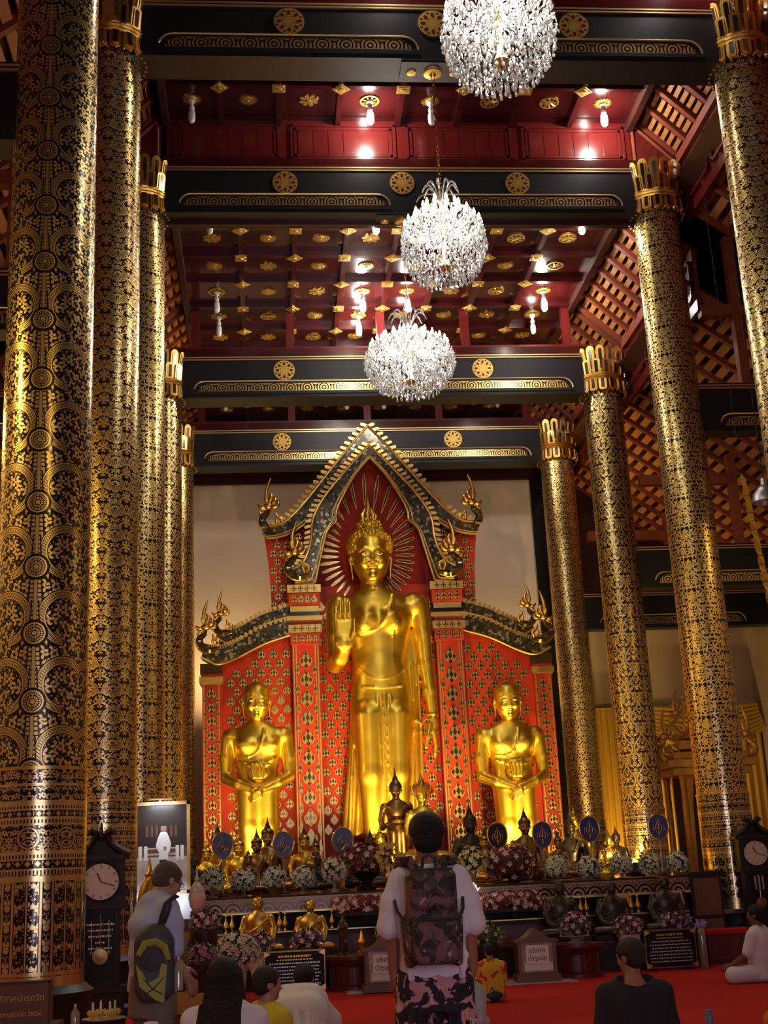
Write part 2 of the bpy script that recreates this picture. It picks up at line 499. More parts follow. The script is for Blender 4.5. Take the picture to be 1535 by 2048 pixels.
        dz = np.maximum(z[0] - zz, zz - z[-1])[None, None, :]
        d = np.where(dz > 0, np.sqrt(np.maximum(d, 0) ** 2 + dz ** 2), np.maximum(d, dz))
        s.put(sl, d.astype(np.float32), k, op); return s
    def cut(s, axis, val, keep='>'):
        g = s.lo[axis] + s.h * np.arange(s.n[axis])
        d = (val - g) if keep == '>' else (g - val)
        sh = [1, 1, 1]; sh[axis] = -1
        s.D = np.maximum(s.D, d.reshape(sh)).astype(np.float32); return s
    def mesh(s, name, mat, smooth=True):
        D = s.D.copy()
        D[0] = D[-1] = 9; D[:, 0] = D[:, -1] = 9; D[:, :, 0] = D[:, :, -1] = 9
        D = np.clip(D, -3 * s.h, 3 * s.h)
        I = D < 0
        nx, ny, nz = D.shape
        def c(a, i, j, k): return a[i:nx - 1 + i, j:ny - 1 + j, k:nz - 1 + k]
        cnt = sum(c(I, i, j, k).astype(np.int8) for i in (0, 1) for j in (0, 1) for k in (0, 1))
        act = (cnt > 0) & (cnt < 8)
        idx = np.full(act.shape, -1, np.int64); ai, aj, ak = np.nonzero(act); N = len(ai)
        idx[ai, aj, ak] = np.arange(N)
        P = np.zeros((N, 3)); W = np.zeros(N)
        cor = [(i, j, k) for i in (0, 1) for j in (0, 1) for k in (0, 1)]
        val = {q: D[ai + q[0], aj + q[1], ak + q[2]] for q in cor}
        for a in cor:
            for ax in range(3):
                if a[ax]: continue
                b = list(a); b[ax] = 1; b = tuple(b)
                va, vb = val[a], val[b]; mk = (va < 0) != (vb < 0)
                t = np.where(mk, va / np.where(mk, va - vb, 1), 0)
                for q in range(3):
                    P[:, q] += np.where(mk, a[q] + (t if q == ax else 0), 0)
                W += mk
        P = P / W[:, None] + np.stack([ai, aj, ak], 1)
        V = P * s.h + s.lo
        F = []
        for ax in range(3):
            sl0 = [slice(None)] * 3; sl1 = [slice(None)] * 3
            sl0[ax] = slice(0, -1); sl1[ax] = slice(1, None)
            e = I[tuple(sl0)] != I[tuple(sl1)]
            q = list(np.nonzero(e)); o1, o2 = [(1, 2), (2, 0), (0, 1)][ax]
            ok = (q[o1] > 0) & (q[o2] > 0) & (q[o1] < D.shape[o1] - 1) & (q[o2] < D.shape[o2] - 1)
            q = [x[ok] for x in q]
            ins = I[q[0], q[1], q[2]]
            def cell(d1, d2):
                z = [x.copy() for x in q]; z[o1] += d1; z[o2] += d2
                return idx[z[0], z[1], z[2]]
            f = np.stack([cell(-1, -1), cell(0, -1), cell(0, 0), cell(-1, 0)], 1)
            f[~ins] = f[~ins][:, ::-1]
            F.append(f)
        F = np.concatenate(F)
        me = bpy.data.meshes.new(name)
        me.vertices.add(N); me.vertices.foreach_set('co', V.astype(np.float32).ravel())
        me.loops.add(F.size); me.loops.foreach_set('vertex_index', F.ravel().astype(np.int32))
        me.polygons.add(len(F)); me.polygons.foreach_set('loop_start', np.arange(0, F.size, 4, dtype=np.int32))
        me.polygons.foreach_set('loop_total', np.full(len(F), 4, np.int32))
        me.polygons.foreach_set('use_smooth', np.ones(len(F), bool))
        me.materials.append(MATS[mat] if isinstance(mat, str) else mat)
        me.update(); me.validate()
        return me

XC = 2.80
XL, XR = -2.06, 7.66
ROWS = [12.15, 16.89, 21.54, 26.32, 31.04]
ZT = [14.15, 14.15, 14.15, 12.37, 12.37]
# ================================================================== STRUCTURE
f = struct('floor'); MB().bb(-9, 14, -8, 37, -0.12, 0.0).obj('floor_slab', 'carpet_red', f)

# back wall: white nave part, dark surround, darker aisle parts
wb = struct('wall_back')
MB().bb(-1.78, 7.32, 33.0, 33.2, 0, 11.68).obj('white_panel', 'white_wall', wb)
MB().bb(-1.9, 7.7, 32.9, 33.25, 11.68, 12.5).obj('head_board', 'dark_wood', wb)
for x in (-1.95, 7.5): MB().bb(x - 0.19, x + 0.19, 32.85, 33.25, 0, 11.68).obj('pilaster', 'black_lacquer', wb)
for s in (1, -1):
    a, b = (7.69, 13.1) if s > 0 else (2 * XC - 13.1, 2 * XC - 7.69)
    MB().bb(a, b, 33.0, 33.2, 0, 7.55).obj('aisle_panel', 'cream_wall', wb)
    MB().bb(a, b, 32.95, 33.2, 7.55, 12.4).obj('upper_board', 'dark_wood', wb)
for s, n in ((1, 'wall_right'), (-1, 'wall_left')):
    w = struct(n); x = XC + s * 10.1
    MB().bb(min(x, x + s * .2), max(x, x + s * .2), 21.5, 33.2, 0, 8.2).obj('panel', 'cream_wall', w)
    MB().bb(min(x, x + s * .2), max(x, x + s * .2), -6, 21.5, 0, 10.0).obj('panel', 'cream_wall', w)
    for y in ROWS: MB().bb(min(x - s * .14, x), max(x - s * .14, x), y - .25, y + .25, 0, 8.1 if y > 22 else 9.9).obj('pilaster', 'cream_wall', w)
wf = struct('wall_front')
for x0, x1, z0, z1 in ((-7.4, -0.4, 0, 16), (6.0, 13.1, 0, 16), (-0.4, 6.0, 4.9, 16), (1.0, 2.1, 0, 4.9), (3.5, 4.6, 0, 4.9)):
    MB().bb(x0, x1, -5.2, -5.0, z0, z1).obj('panel', 'cream_wall', wf)

# ---------------------------------------------------------------- ornaments on the boards
def orn_mesh(kind):
    b = MB()
    if kind == 'wheel':      # open wheel: rim ring, hub, eight curved spokes
        n = 28
        for r0, r1 in ((0.215, 0.26),):
            vs = []; 
            for i in range(n):
                a = 2 * PI * i / n; c, s = math.cos(a), math.sin(a)
                vs += [(r0 * c, r0 * s, 0), (r1 * c, r1 * s, 0), (r0 * c, r0 * s, -.035), (r1 * c, r1 * s, -.035)]
            fs = []
            for i in range(n):
                p, q = i * 4, ((i + 1) % n) * 4
                fs += [(p + 2, p + 3, q + 3, q + 2), (p + 3, p + 1, q + 1, q + 3), (p, p + 2, q + 2, q)]
            b.add(vs, fs)
        b.lathe([(0.06, 0), (0.06, -0.04), (0.02, -0.05), (0, -0.05)], 12)
        for i in range(8):
            a = 2 * PI * i / 8
            b.tube([(0.05 * math.cos(a), 0.05 * math.sin(a), -.02), (0.14 * math.cos(a + .25), 0.14 * math.sin(a + .25), -.025), (0.225 * math.cos(a + .15), 0.225 * math.sin(a + .15), -.02)], [.02, .03, .022], 5)
    elif kind == 'sun':
        n = 18; pts = []
        for i in range(2 * n):
            a = PI * i / n; r = 0.25 if i % 2 == 0 else 0.175
            pts.append((r * math.cos(a), r * math.sin(a)))
        b.prism(pts, -0.03, 0, 'z'); b.lathe([(0.15, -.03), (0.13, -.05), (0.05, -.055), (0.03, -.08), (0, -.08)], 18)
    elif kind == 'flower':
        for i in range(8):
            a = 2 * PI * i / 8
            p = [(0.03, 0), (0.14, -0.055), (0.235, -0.05), (0.265, 0.01), (0.22, 0.065), (0.13, 0.05)]
            b.prism([(x * math.cos(a) - y * math.sin(a), x * math.sin(a) + y * math.cos(a)) for x, y in p], -0.022 - 0.008 * (i % 2), 0, 'z')
        b.lathe([(0.07, -.02), (0.06, -.05), (0, -.06)], 12)
    elif kind in ('square', 'diamond'):
        r = 0.15; b.box((0, 0, -.012), (2 * r, 2 * r, .024)); b.box((0, 0, -.03), (1.5 * r, 1.5 * r, .02), (0, 0, 0))
        b.lathe([(0.07, -.035), (0.06, -.06), (0, -.065)], 8)
        for i in range(4):
            a = PI / 4 + i * PI / 2; b.ball((0.13 * math.cos(a), 0.13 * math.sin(a), -.03), (.03, .03, .02), 6, 4)
    elif kind == 'disc':     # painted wheel on the cross-beams, facing -Y
        n = 32
        b.prism([(0.23 * math.cos(2 * PI * i / n), 0.23 * math.sin(2 * PI * i / n)) for i in range(n)], -0.018, 0, 'y')
        for i in range(8):
            a = 2 * PI * i / 8; c, s = math.cos(a), math.sin(a)
            for rc, ra, rb_, m_ in ((0.15, 0.04, 0.026, 1),):
                b.prism([(rc * c + ra * math.cos(t) * c - rb_ * math.sin(t) * s, rc * s + ra * math.cos(t) * s + rb_ * math.sin(t) * c) for t in [2 * PI * j / 10 for j in range(10)]], -0.022, -0.017, 'y', m_)
            a += PI / 8; c, s = math.cos(a), math.sin(a)
            b.prism([(0.19 * c + .022 * math.cos(t), 0.19 * s + .016 * math.sin(t)) for t in [2 * PI * j / 8 for j in range(8)]], -0.021, -0.017, 'y', 1)
            b.prism([(0.085 * c + .009 * math.cos(t), 0.085 * s + .009 * math.sin(t)) for t in [2 * PI * j / 6 for j in range(6)]], -0.021, -0.017, 'y', 1)
    return b
M('dark_inlay', (0.10, 0.018, 0.02), 0.25, 0.2, 0.4, 12)
ORN = {k: orn_mesh(k).mesh('ornament_' + k, ['gold_paint', 'dark_inlay'], 30) for k in ('wheel', 'sun', 'flower', 'square', 'diamond', 'disc')}

# ---------------------------------------------------------------- ceilings with recessed coffers
def coffered(name, z, x0, x1, y0, y1, xs, ys, seed):
    c = struct(name)
    MB().bb(x0, x1, y0, y1, z, z + 0.1).obj('board', 'red_wood', c)
    rr = random.Random(seed)
    xm = [(a + b) / 2 for a, b in zip(xs[:-1], xs[1:])]
    ym = [(a + b) / 2 for a, b in zip(ys[:-1], ys[1:])]
    for x in xm: MB().bb(x - .05, x + .05, y0, y1, z - .13, z).obj('joist', 'red_wood', c)
    for y in ym: MB().bb(x0, x1, y - .05, y + .05, z - .11, z).obj('joist', 'red_wood', c)
    for x in (x0, x1): MB().bb(x - .06, x + .06, y0, y1, z - .2, z + .1).obj('edge_board', 'dark_wood', c)
    kinds = ['wheel', 'sun', 'flower']
    for j, y in enumerate(ys):
        for i, x in enumerate(xs):
            k = kinds[(i + 2 * j + (1 if (i * 7 + j * 3) % 5 == 0 else 0)) % 3]
            mobj({'wheel': 'wheel_ornament', 'sun': 'sun_ornament', 'flower': 'flower_ornament'}[k], ORN[k], c, (x, y, z - .002), (0, 0, rr.random() * .6), 0.70)
    for j, y in enumerate(ym):
        for i, x in enumerate(xm):
            k = 'square' if (i + j) % 2 else 'diamond'
            mobj('square_ornament' if k == 'square' else 'diamond_ornament', ORN[k], c, (x, y, z - .132), (0, 0, PI / 4 if k == 'diamond' else 0), 0.80)
    return c
XA = [-1.09, -0.06, 1.06, 2.19, 3.33, 4.45, 5.59, 6.62]
XB = [-0.83, 0.28, 1.33, 2.32, 3.30, 4.28, 5.27, 6.33]
coffered('ceiling', 15.35, -1.6, 7.3, 7.5, 21.5, XA, [20.78 - 1.115 * k for k in range(5)], 1)
coffered('ceiling_rear', 13.75, -1.5, 7.1, 21.6, 36.0, XB, [22.0, 23.1, 24.3, 25.5, 26.75, 27.92, 29.1, 30.3, 31.5, 32.7], 2)
c = struct('ceiling_entrance'); MB().bb(-1.6, 7.3, -5.1, 7.5, 15.35, 15.45).obj('board', 'red_wood', c)

# ---------------------------------------------------------------- cross beams
def frieze_poly(a, b, z0, z1):
    r = min(0.22, (b - a) / 4); pts = [(a, z0), (b, z0)]
    for i in range(1, 7):
        t = i / 6 * PI / 2; pts.append((b - r * (1 - math.cos(t)) * 1.0, z0 + (z1 - z0) * math.sin(t)))
    for i in range(6, 0, -1):
        t = i / 6 * PI / 2; pts.append((a + r * (1 - math.cos(t)), z0 + (z1 - z0) * math.sin(t)))
    return pts
tn = [0]
def beam(y, x0, x1, zt, panels, discs, low=0.87, th=0.6, top_extra=0.25):
    tn[0] += 1
    t = struct('trim_%d' % tn[0]); t.location = (0, y, 0)
    yf = -th / 2
    MB().bb(x0, x1, yf, th / 2, zt - low, zt + 0.02).obj('beam_body', 'beam_black', t)
    MB().bb(x0, x1, yf - .01, th / 2 + .01, zt + 0.02, zt + top_extra).obj('sill_board', 'red_wood', t)
    for dz in (0.0, 0.055): MB().bb(x0, x1, yf - .022, yf, zt - 0.012 + dz, zt + 0.012 + dz).obj('gold_line', 'gold_line', t)
    for a, b in panels:
        o = MB()
        pts = frieze_poly(a, b, zt - .73, zt - .50)
        for p, q in zip(pts[1:], pts[2:]): o.tube([(p[0], yf - .012, p[1]), (q[0], yf - .012, q[1])], .017, 6)
        o.obj('gold_outline', 'gold_line', t)
        o = MB().prism([(x, z - (zt - .64)) for x, z in frieze_poly(a + .1, b - .1, zt - .73, zt - .555)], yf - .014, yf)
        o.obj('frieze', 'gilt_frieze', t, loc=(0, 0, zt - .64))
        MB().prism([(a + .05, zt - .735), (b - .05, zt - .735), (b + .05, zt - .80), (a - .05, zt - .80)], yf - .03, yf).obj('moulding', 'beam_black', t)
    for x in discs: mobj('wheel_disc', ORN['disc'], t, (x, yf - .002, zt - .26))
    return t
NP2 = [(-1.36, 2.52), (3.02, 6.94)]
NP1 = [(-1.36, 6.94)]
for i, y in enumerate(ROWS):
    if i == 0: continue
    t = beam(y, XL + .2, XR - .2, ZT[i], NP2 if i < 3 else NP1, (0.59, 2.77, 4.96) if i < 3 else (0.59, 4.95))
    if i >= 3:
        for x in ([-1.32, 0.74, 2.76, 4.66, 6.97] if i == 3 else [-1.42, 0.86, 2.8, 4.66, 6.95]):
            MB().bb(x - .09, x + .09, -.09, .09, ZT[i] + .25, 13.75).obj('post', 'red_panel', t)
        MB().bb(XL + .2, XR - .2, -.16, .16, ZT[i] + .25, ZT[i] + .36).obj('rail', 'red_panel', t)
for y in (-.2, 7.4, 12.15): beam(y, XL + .2, XR - .2, 14.15, NP2, (0.59, 2.77, 4.96))
# panelled upright wall between the two roof tiers, above beam 2 (and above the nearer beams)
for y, n in ((21.5, 'wall_tier'), (16.89, 'wall_tier_near')):
    w = struct(n)
    MB().bb(-1.6, 7.3, y - .04, y + .06, 14.38, 15.35).obj('board', 'red_panel', w)
    if n == 'wall_tier':
        MB().bb(-1.6, 7.3, y + .06, y + .10, 13.2, 15.5).obj('backing', 'dark_wood', w)
        for s_ in (1, -1):
            q = [(7.3, 14.2), (8.3, 14.2), (8.3, 14.52), (7.3, 15.5)]
            MB().prism([(XC + s_ * (x - XC), z) for x, z in q], y - .03, y + .03).obj('gable_board', 'red_panel', w)
            for (xa, za), (xb, zb_) in (((7.36, 15.32), (8.2, 14.46)), ((7.36, 14.5), (7.36, 15.3))): MB().tube([(XC + s_ * (xa - XC), y - .04, za), (XC + s_ * (xb - XC), y - .04, zb_)], .03, 6).obj('gable_moulding', 'rafter_wood', w)
    for a, b in ((-1.45, 0.52), (0.72, 2.72), (2.92, 4.96), (5.16, 7.18)):
        o = MB()
        for r in (0, .07):
            x0, x1, z0, z1 = a + r, b - r, 14.5 + r, 15.25 - r; d = .035 - r * .2
            o.bb(x0, x1, y - .04 - d, y - .04, z0, z0 + .045); o.bb(x0, x1, y - .04 - d, y - .04, z1 - .045, z1)
            o.bb(x0, x0 + .045, y - .04 - d, y - .04, z0, z1); o.bb(x1 - .045, x1, y - .04 - d, y - .04, z0, z1)
        o.obj('panel_frame', 'red_panel', w)
        k = 6; wd_ = (b - a - .28) / k
        for i in range(k):
            MB().bb(a + .14 + i * wd_ + .006, a + .14 + (i + 1) * wd_ - .006, y - .058, y - .04, 14.62, 15.13).obj('plank', 'red_panel', w)

# ---------------------------------------------------------------- sloping roof undersides with rafters and clay tiles
def slope(name, sgn, xi, zi, xo, zo, y0, y1, dy, nt, tiles):
    s = struct(name)
    def px(x): return XC + sgn * (x - XC)
    L = math.hypot(xo - xi, zo - zi); ang = math.atan2(zi - zo, xo - xi)
    def pt(t, up=0): return (px(xi + (xo - xi) * t) + sgn * math.sin(ang) * up, zi + (zo - zi) * t + math.cos(ang) * up)
    q = [pt(-.1, .22), pt(1.12, .22), pt(1.12, .3), pt(-.1, .3)]
    MB().prism(q, y0, y1, 'y').obj('roof_board', 'dark_wood', s)
    n = max(1, round((y1 - y0) / dy)); st = (y1 - y0) / n
    for i in range(n + 1):
        y = y0 + i * st
        q = [pt(-.02, .02), pt(1.05, .02), pt(1.05, .22), pt(-.02, .22)]
        MB().prism(q, y - .055, y + .055, 'y').obj('rafter', 'rafter_wood', s)
    hw = L / nt * .29
    tm = MB(); tm.box((0, 0, 0), (hw * 2, st - .16, .05)); tm.box((0, -(st - .16) * .28, -.02), (hw * 2.2, .05, .05))
    me = tm.mesh('roof_tile', 'tile_clay', 0)
    bulk = MB()
    for i in range(n):
        for j in range(nt):
            x, z = pt((j + .5) / nt, .12); y = y0 + (i + .5) * st
            if tiles == 'parts':
                mobj('roof_tile', me, s, (x, y, z), (0, sgn * ang, 0))
            else: bulk.box((x, y, z), (hw * 2, st - .16, .05), (0, sgn * ang, 0))
    if tiles != 'parts': bulk.obj('roof_tiles', 'tile_clay', s, 0, kind='stuff')
    x, z = pt(1.0); MB().bb(x - .06, x + .06, y0, y1, z - .08, z + .12).obj('fascia', 'rafter_wood', s)
    return s
for sgn, nm in ((1, 'right'), (-1, 'left')):
    slope('ceiling_slope_%s_near' % nm, sgn, 7.36, 15.40, 8.24, 14.53, 17.2, 21.5, 0.62, 8, 'parts')
    slope('ceiling_slope_%s_middle' % nm, sgn, 7.12, 13.75, 8.24, 12.70, 21.9, 26.2, 0.6, 8, 'parts')
    slope('ceiling_slope_%s_rear' % nm, sgn, 7.12, 13.75, 8.24, 12.70, 26.5, 33.0, 0.6, 8, 'bulk')
    slope('ceiling_slope_%s_entrance' % nm, sgn, 7.36, 15.40, 8.24, 14.53, -5.0, 17.0, 1.2, 6, 'bulk')
    # clerestory boards under the fascia, then the lower aisle roof
    for y0, y1, zt in ((-5.0, 21.5, 14.5), (21.5, 33.0, 12.65)):
        w = struct('wall_clerestory_' + nm + ('_front' if zt > 13 else '_rear'))
        x = XC + sgn * (8.3 - XC)
        MB().bb(x - .04, x + .04, y0, y1, zt - 1.25, zt).obj('board', 'red_panel', w)
        nn = int((y1 - y0) / 1.55)
        for i in range(nn):
            a = y0 + (y1 - y0) * i / nn + .1; b = a + (y1 - y0) / nn - .2
            if b < 14: continue
            o = MB()
            for ya, yb, za, zb in ((a, b, zt - .98, zt - .93), (a, b, zt - .25, zt - .2), (a, a + .05, zt - .98, zt - .2), (b - .05, b, zt - .98, zt - .2)):
                o.bb(x - sgn * .08 - .02, x - sgn * .04 + .02, ya, yb, za, zb)
            o.obj('panel_frame', 'red_panel', w)
    slope('ceiling_aisle_%s_rear' % nm, sgn, 8.3, 11.6, 12.9, 8.35, 21.6, 33.0, 0.75, 20, 'bulk')
    slope('ceiling_aisle_%s_front' % nm, sgn, 8.3, 13.4, 12.9, 10.1, 8.0, 21.4, 0.95, 20, 'bulk')
    # longitudinal plate and cross beams of the aisle
    for y0, y1, z in ((-5, 21.3, 9.3), (21.8, 33, 7.5)):
        tn[0] += 1; t = struct('trim_%d' % tn[0]); x = XC + sgn * 10.0
        MB().bb(x - .12, x + .12, y0, y1, z, z + .35).obj('wall_plate', 'dark_wood', t)
    for i, y in enumerate([7.4] + ROWS):
        zt = 9.76 if y < 22 else 7.93
        a, b = XR + .2, 12.8
        pan = (8.36, 12.1)
        if sgn < 0: a, b = 2 * XC - b, 2 * XC - a; pan = (2 * XC - pan[1], 2 * XC - pan[0])
        tb = beam(y, a, b, zt, [pan], [], low=0.82, th=.4, top_extra=.1)
        # king post, rail and braces above the aisle beam
        for xx in (9.0, 10.4, 11.6):
            px_ = XC + sgn * (xx - XC); zt2 = (13.4 if y < 22 else 11.6) - (xx - 8.3) * .71
            MB().bb(px_ - .09, px_ + .09, -.09, .09, zt + .1, zt2).obj('post', 'rafter_wood', tb)
        x0, x1 = XC + sgn * (8.3 - XC), XC + sgn * (10.4 - XC)
        MB().bb(min(x0, x1), max(x0, x1), -.1, .1, zt + 1.5, zt + 1.72).obj('rail', 'rafter_wood', tb)

# ---------------------------------------------------------------- columns
def petal_mesh():
    b = MB()
    def arch(w, h0, h, n=8):
        p = [(-w, h0), (w, h0), (w, h - w)]
        for i in range(1, n): a = PI * i / n; p.append((w * math.cos(a), h - w + w * math.sin(a) * 1.15))
        p.append((-w, h - w)); return p
    b.prism(arch(.082, 0, .60), -.03, .02, 'y', 0); b.prism(arch(.052, .04, .555), -.045, -.03, 'y', 0)
    b.prism(arch(.034, .08, .52), -.048, -.044, 'y', 1)
    return b.mesh('petal', ['gold', 'mirror_glass'], 40)
PET = petal_mesh()
CLAB = {}
def column(x, y, zt, pm, label, cap=True):
    t = thing('gilded_column', label, 'column', (x, y, 0), group='lacquered columns of the nave')
    MB().lathe([(.60, 0), (.60, .10), (.54, .14), (.50, .52), (.52, .62), (.45, .68)], 32).obj('plinth', 'beam_black', t)
    MB().lathe([(.437, .67), (.437, 2.50)], 64, cap=False).obj('banded_base', 'lacquer_bands', t)
    MB().lathe([(.445, 2.50), (.445, 2.53)], 64).obj('base_ring', 'gold', t)
    MB().lathe([(CR, 2.51), (CR * .985, zt + .1)], 64, cap=False).obj('shaft', pm, t)
    if cap:
        c = MB().lathe([(.44, zt - .82), (.47, zt - .6), (.44, zt + .0), (.40, zt + .05)], 32).obj('capital', 'black_lacquer', t)
        for z, r in ((zt - .58, .515), (zt - .52, .525), (zt - .46, .515)):
            n = 40; pts = [(r * math.cos(2 * PI * i / n), r * math.sin(2 * PI * i / n), z) for i in range(n + 1)]
            MB().tube(pts, .034, 6).obj('rope_ring', 'gold', c)
        n = 16
        for tier, (z, r, tilt, off, sc_) in enumerate(((zt - .42, .455, .16, .5, 1.0), (zt - .5, .50, .12, 0.0, .62), (zt - .56, .49, PI - .05, 0.5, .5))):
            for i in range(n):
                a = 2 * PI * (i + off) / n
                o = mobj('petal', PET, c)
                R_ = Matrix.Rotation(a, 4, 'Z') @ Matrix.Translation((0, -r, z)) @ Matrix.Rotation(tilt, 4, 'X') @ Matrix.Diagonal((1.08, 1, sc_, 1))
                if tier == 2: R_ = Matrix.Rotation(a, 4, 'Z') @ Matrix.Translation((0, -r, z)) @ Matrix.Rotation(-.06, 4, 'X') @ Matrix.Diagonal((1.08, 1, -sc_, 1))
                o.matrix_local = R_
        # jewelled rim just under the capital
        g = MB()
        for i in range(28):
            a = 2 * PI * i / 28; g.ball((.50 * math.cos(a), .50 * math.sin(a), zt - .87), .022, 6, 4)
        g.obj('bead_fringe', 'gold', c)
    return t
PM = ['lacquer_vine', 'lacquer_rings', 'lacquer_dense', 'lacquer_ogee', 'lacquer_fine']
LAB = {
 ('L', 0): 'nearest black and gold column at left, big vine scrolls and round medallions',
 ('L', 1): 'second left column from the viewer, flowers and interlocking rings beside the vine column',
 ('L', 2): 'third left column, dense gold leaves, behind the framed portrait',
 ('L', 3): 'fourth left column, slim strip of gold ogee lattice',
 ('L', 4): 'farthest left column, thin gold strip beside the white wall',
 ('R', 0): 'nearest right-hand column standing outside the picture edge',
 ('R', 1): 'right edge column with ring pattern, capital cut by the top corner',
 ('R', 2): 'thick right column of dense gold leaves beside the dark clock',
 ('R', 3): 'right column with gold ogee lattice of pointed ovals before the curtain',
 ('R', 4): 'dark finely flecked right column nearest the red backdrop'}
for i, y in enumerate(ROWS):
    for sd, x in (('L', XL), ('R', XR)):
        if (sd, i) == ('R', 0): continue
        column(x, y, ZT[i], PM[i], LAB[(sd, i)], cap=True)
# ================================================================== LAMPS
M('bulb_lit', (1, 1, 1), 0.4, emit=(1.0, 0.90, 0.82), es=330.0)
M('flame_lit', (1, 1, 1), 0.4, emit=(1.0, 0.94, 0.84), es=36.0)
M('bulb_off', (0.75, 0.72, 0.68), 0.25)
M('porcelain', (0.72, 0.68, 0.62), 0.3)
M('brass', (0.70, 0.48, 0.18), 0.25, 1.0, 0.15, 12)
M('steel', (0.55, 0.55, 0.56), 0.35, 0.9, 0.15, 12)
def mat_crystal():
    m, b = mat_new('crystal'); nt = X.nt
    nt.nodes.remove(b)
    out = nt.nodes['Material Output']
    tr = nt.nodes.new('ShaderNodeBsdfTranslucent'); tr.inputs[0].default_value = (0.74, 0.73, 0.70, 1)
    gl = nt.nodes.new('ShaderNodeBsdfGlossy'); gl.inputs[0].default_value = (0.95, 0.94, 0.9, 1); gl.inputs['Roughness'].default_value = 0.06
    tp = nt.nodes.new('ShaderNodeBsdfTransparent')
    fr = nt.nodes.new('ShaderNodeFresnel'); fr.inputs[0].default_value = 1.7
    ob = nt.nodes.new('ShaderNodeNewGeometry')
    rnd = X(ob.outputs['Random Per Island'])
    m1 = nt.nodes.new('ShaderNodeMixShader'); lnk(rnd * 0.45 + 0.42, m1.inputs[0]); nt.links.new(tr.outputs[0], m1.inputs[2]); nt.links.new(tp.outputs[0], m1.inputs[1])
    m2 = nt.nodes.new('ShaderNodeMixShader'); lnk(X(fr.outputs[0]) * 0.7 + 0.10, m2.inputs[0]); nt.links.new(m1.outputs[0], m2.inputs[1]); nt.links.new(gl.outputs[0], m2.inputs[2])
    nt.links.new(m2.outputs[0], out.inputs[0])
mat_crystal()

# energy-saving bulbs under the ceiling wheels
def bulb_mesh(lit):
    b = MB()
    b.lathe([(.075, 0), (.075, -.03), (.05, -.06), (.035, -.09), (.035, -.12)], 12)
    b.lathe([(.032, -.12), (.05, -.14), (.05, -.20), (.03, -.22)], 12, m=0)
    return b.mesh('lamp_socket', 'porcelain')
SOCK = bulb_mesh(0)
g = MB().lathe([(.02, -.215), (.058, -.25), (.066, -.34), (.06, -.43), (.035, -.47), (0, -.48)], 14); GL_ON = g.mesh('bulb', 'bulb_lit')
GL_OFF = g.mesh('bulb', 'bulb_off')
def ceil_bulb(x, y, z, lit, label, pw=55):
    t = thing('ceiling_lamp', label, 'lamp', (x, y, z - .03), group='bare bulbs under the coffered ceiling')
    mobj('lamp_socket', SOCK, t); mobj('bulb', GL_ON if lit else GL_OFF, t)
CA, CB = 15.35, 13.75
for x, y, z, lit, lab in (
 (2.19, 20.78, CA, 1, 'lit bulb glowing on the near ceiling, left of the first chandelier chain'),
 (6.62, 20.78, CA, 1, 'lit bulb on the near ceiling beside the right roof slope'),
 (-1.09, 20.78, CA, 0, 'unlit white bulb at the far left of the near ceiling'),
 (3.33, 20.78, CA, 0, 'unlit bulb on the near ceiling behind the chandelier chain'),
 (2.32, 22.0, CB, 1, 'lit bulb right under the second beam, left of the middle chandelier'),
 (6.33, 22.0, CB, 1, 'lit bulb right under the second beam at its right end'),
 (-.83, 22.0, CB, 0, 'unlit bulb right under the second beam at its left end'),
 (2.32, 25.5, CB, 1, 'upper of two lit bulbs close together left of the lowest chandelier'),
 (3.30, 25.5, CB, 1, 'lit bulb directly above the crown of the lowest chandelier'),
 (6.33, 25.5, CB, 1, 'lit bulb on the rear ceiling near its right roof slope'),
 (-.83, 25.5, CB, 0, 'upper of two unlit bulbs at the left of the rear ceiling'),
 (2.32, 26.75, CB, 1, 'lower of two lit bulbs close together left of the lowest chandelier'),
 (-.83, 26.75, CB, 0, 'lower of two unlit bulbs at the left of the rear ceiling'),
 (6.33, 26.75, CB, 0, 'unlit bulb on the rear ceiling just above the third beam, right'),
 (-.83, 31.5, CB, 0, 'small unlit bulb far back beyond the third beam, leftmost'),
 (2.32, 31.5, CB, 0, 'small unlit bulb far back left of the lowest chandelier'),
 (3.30, 31.5, CB, 0, 'small unlit bulb far back hidden under the lowest chandelier'),
 (6.33, 31.5, CB, 0, 'small unlit bulb far back beyond the third beam, rightmost'),
 (2.19, 16.32, CA, 1, 'lit bulb above the picture before the first beam, left one'),
 (6.62, 16.32, CA, 1, 'lit bulb above the picture before the first beam, right one')):
    ceil_bulb(x, y, z, lit, lab)

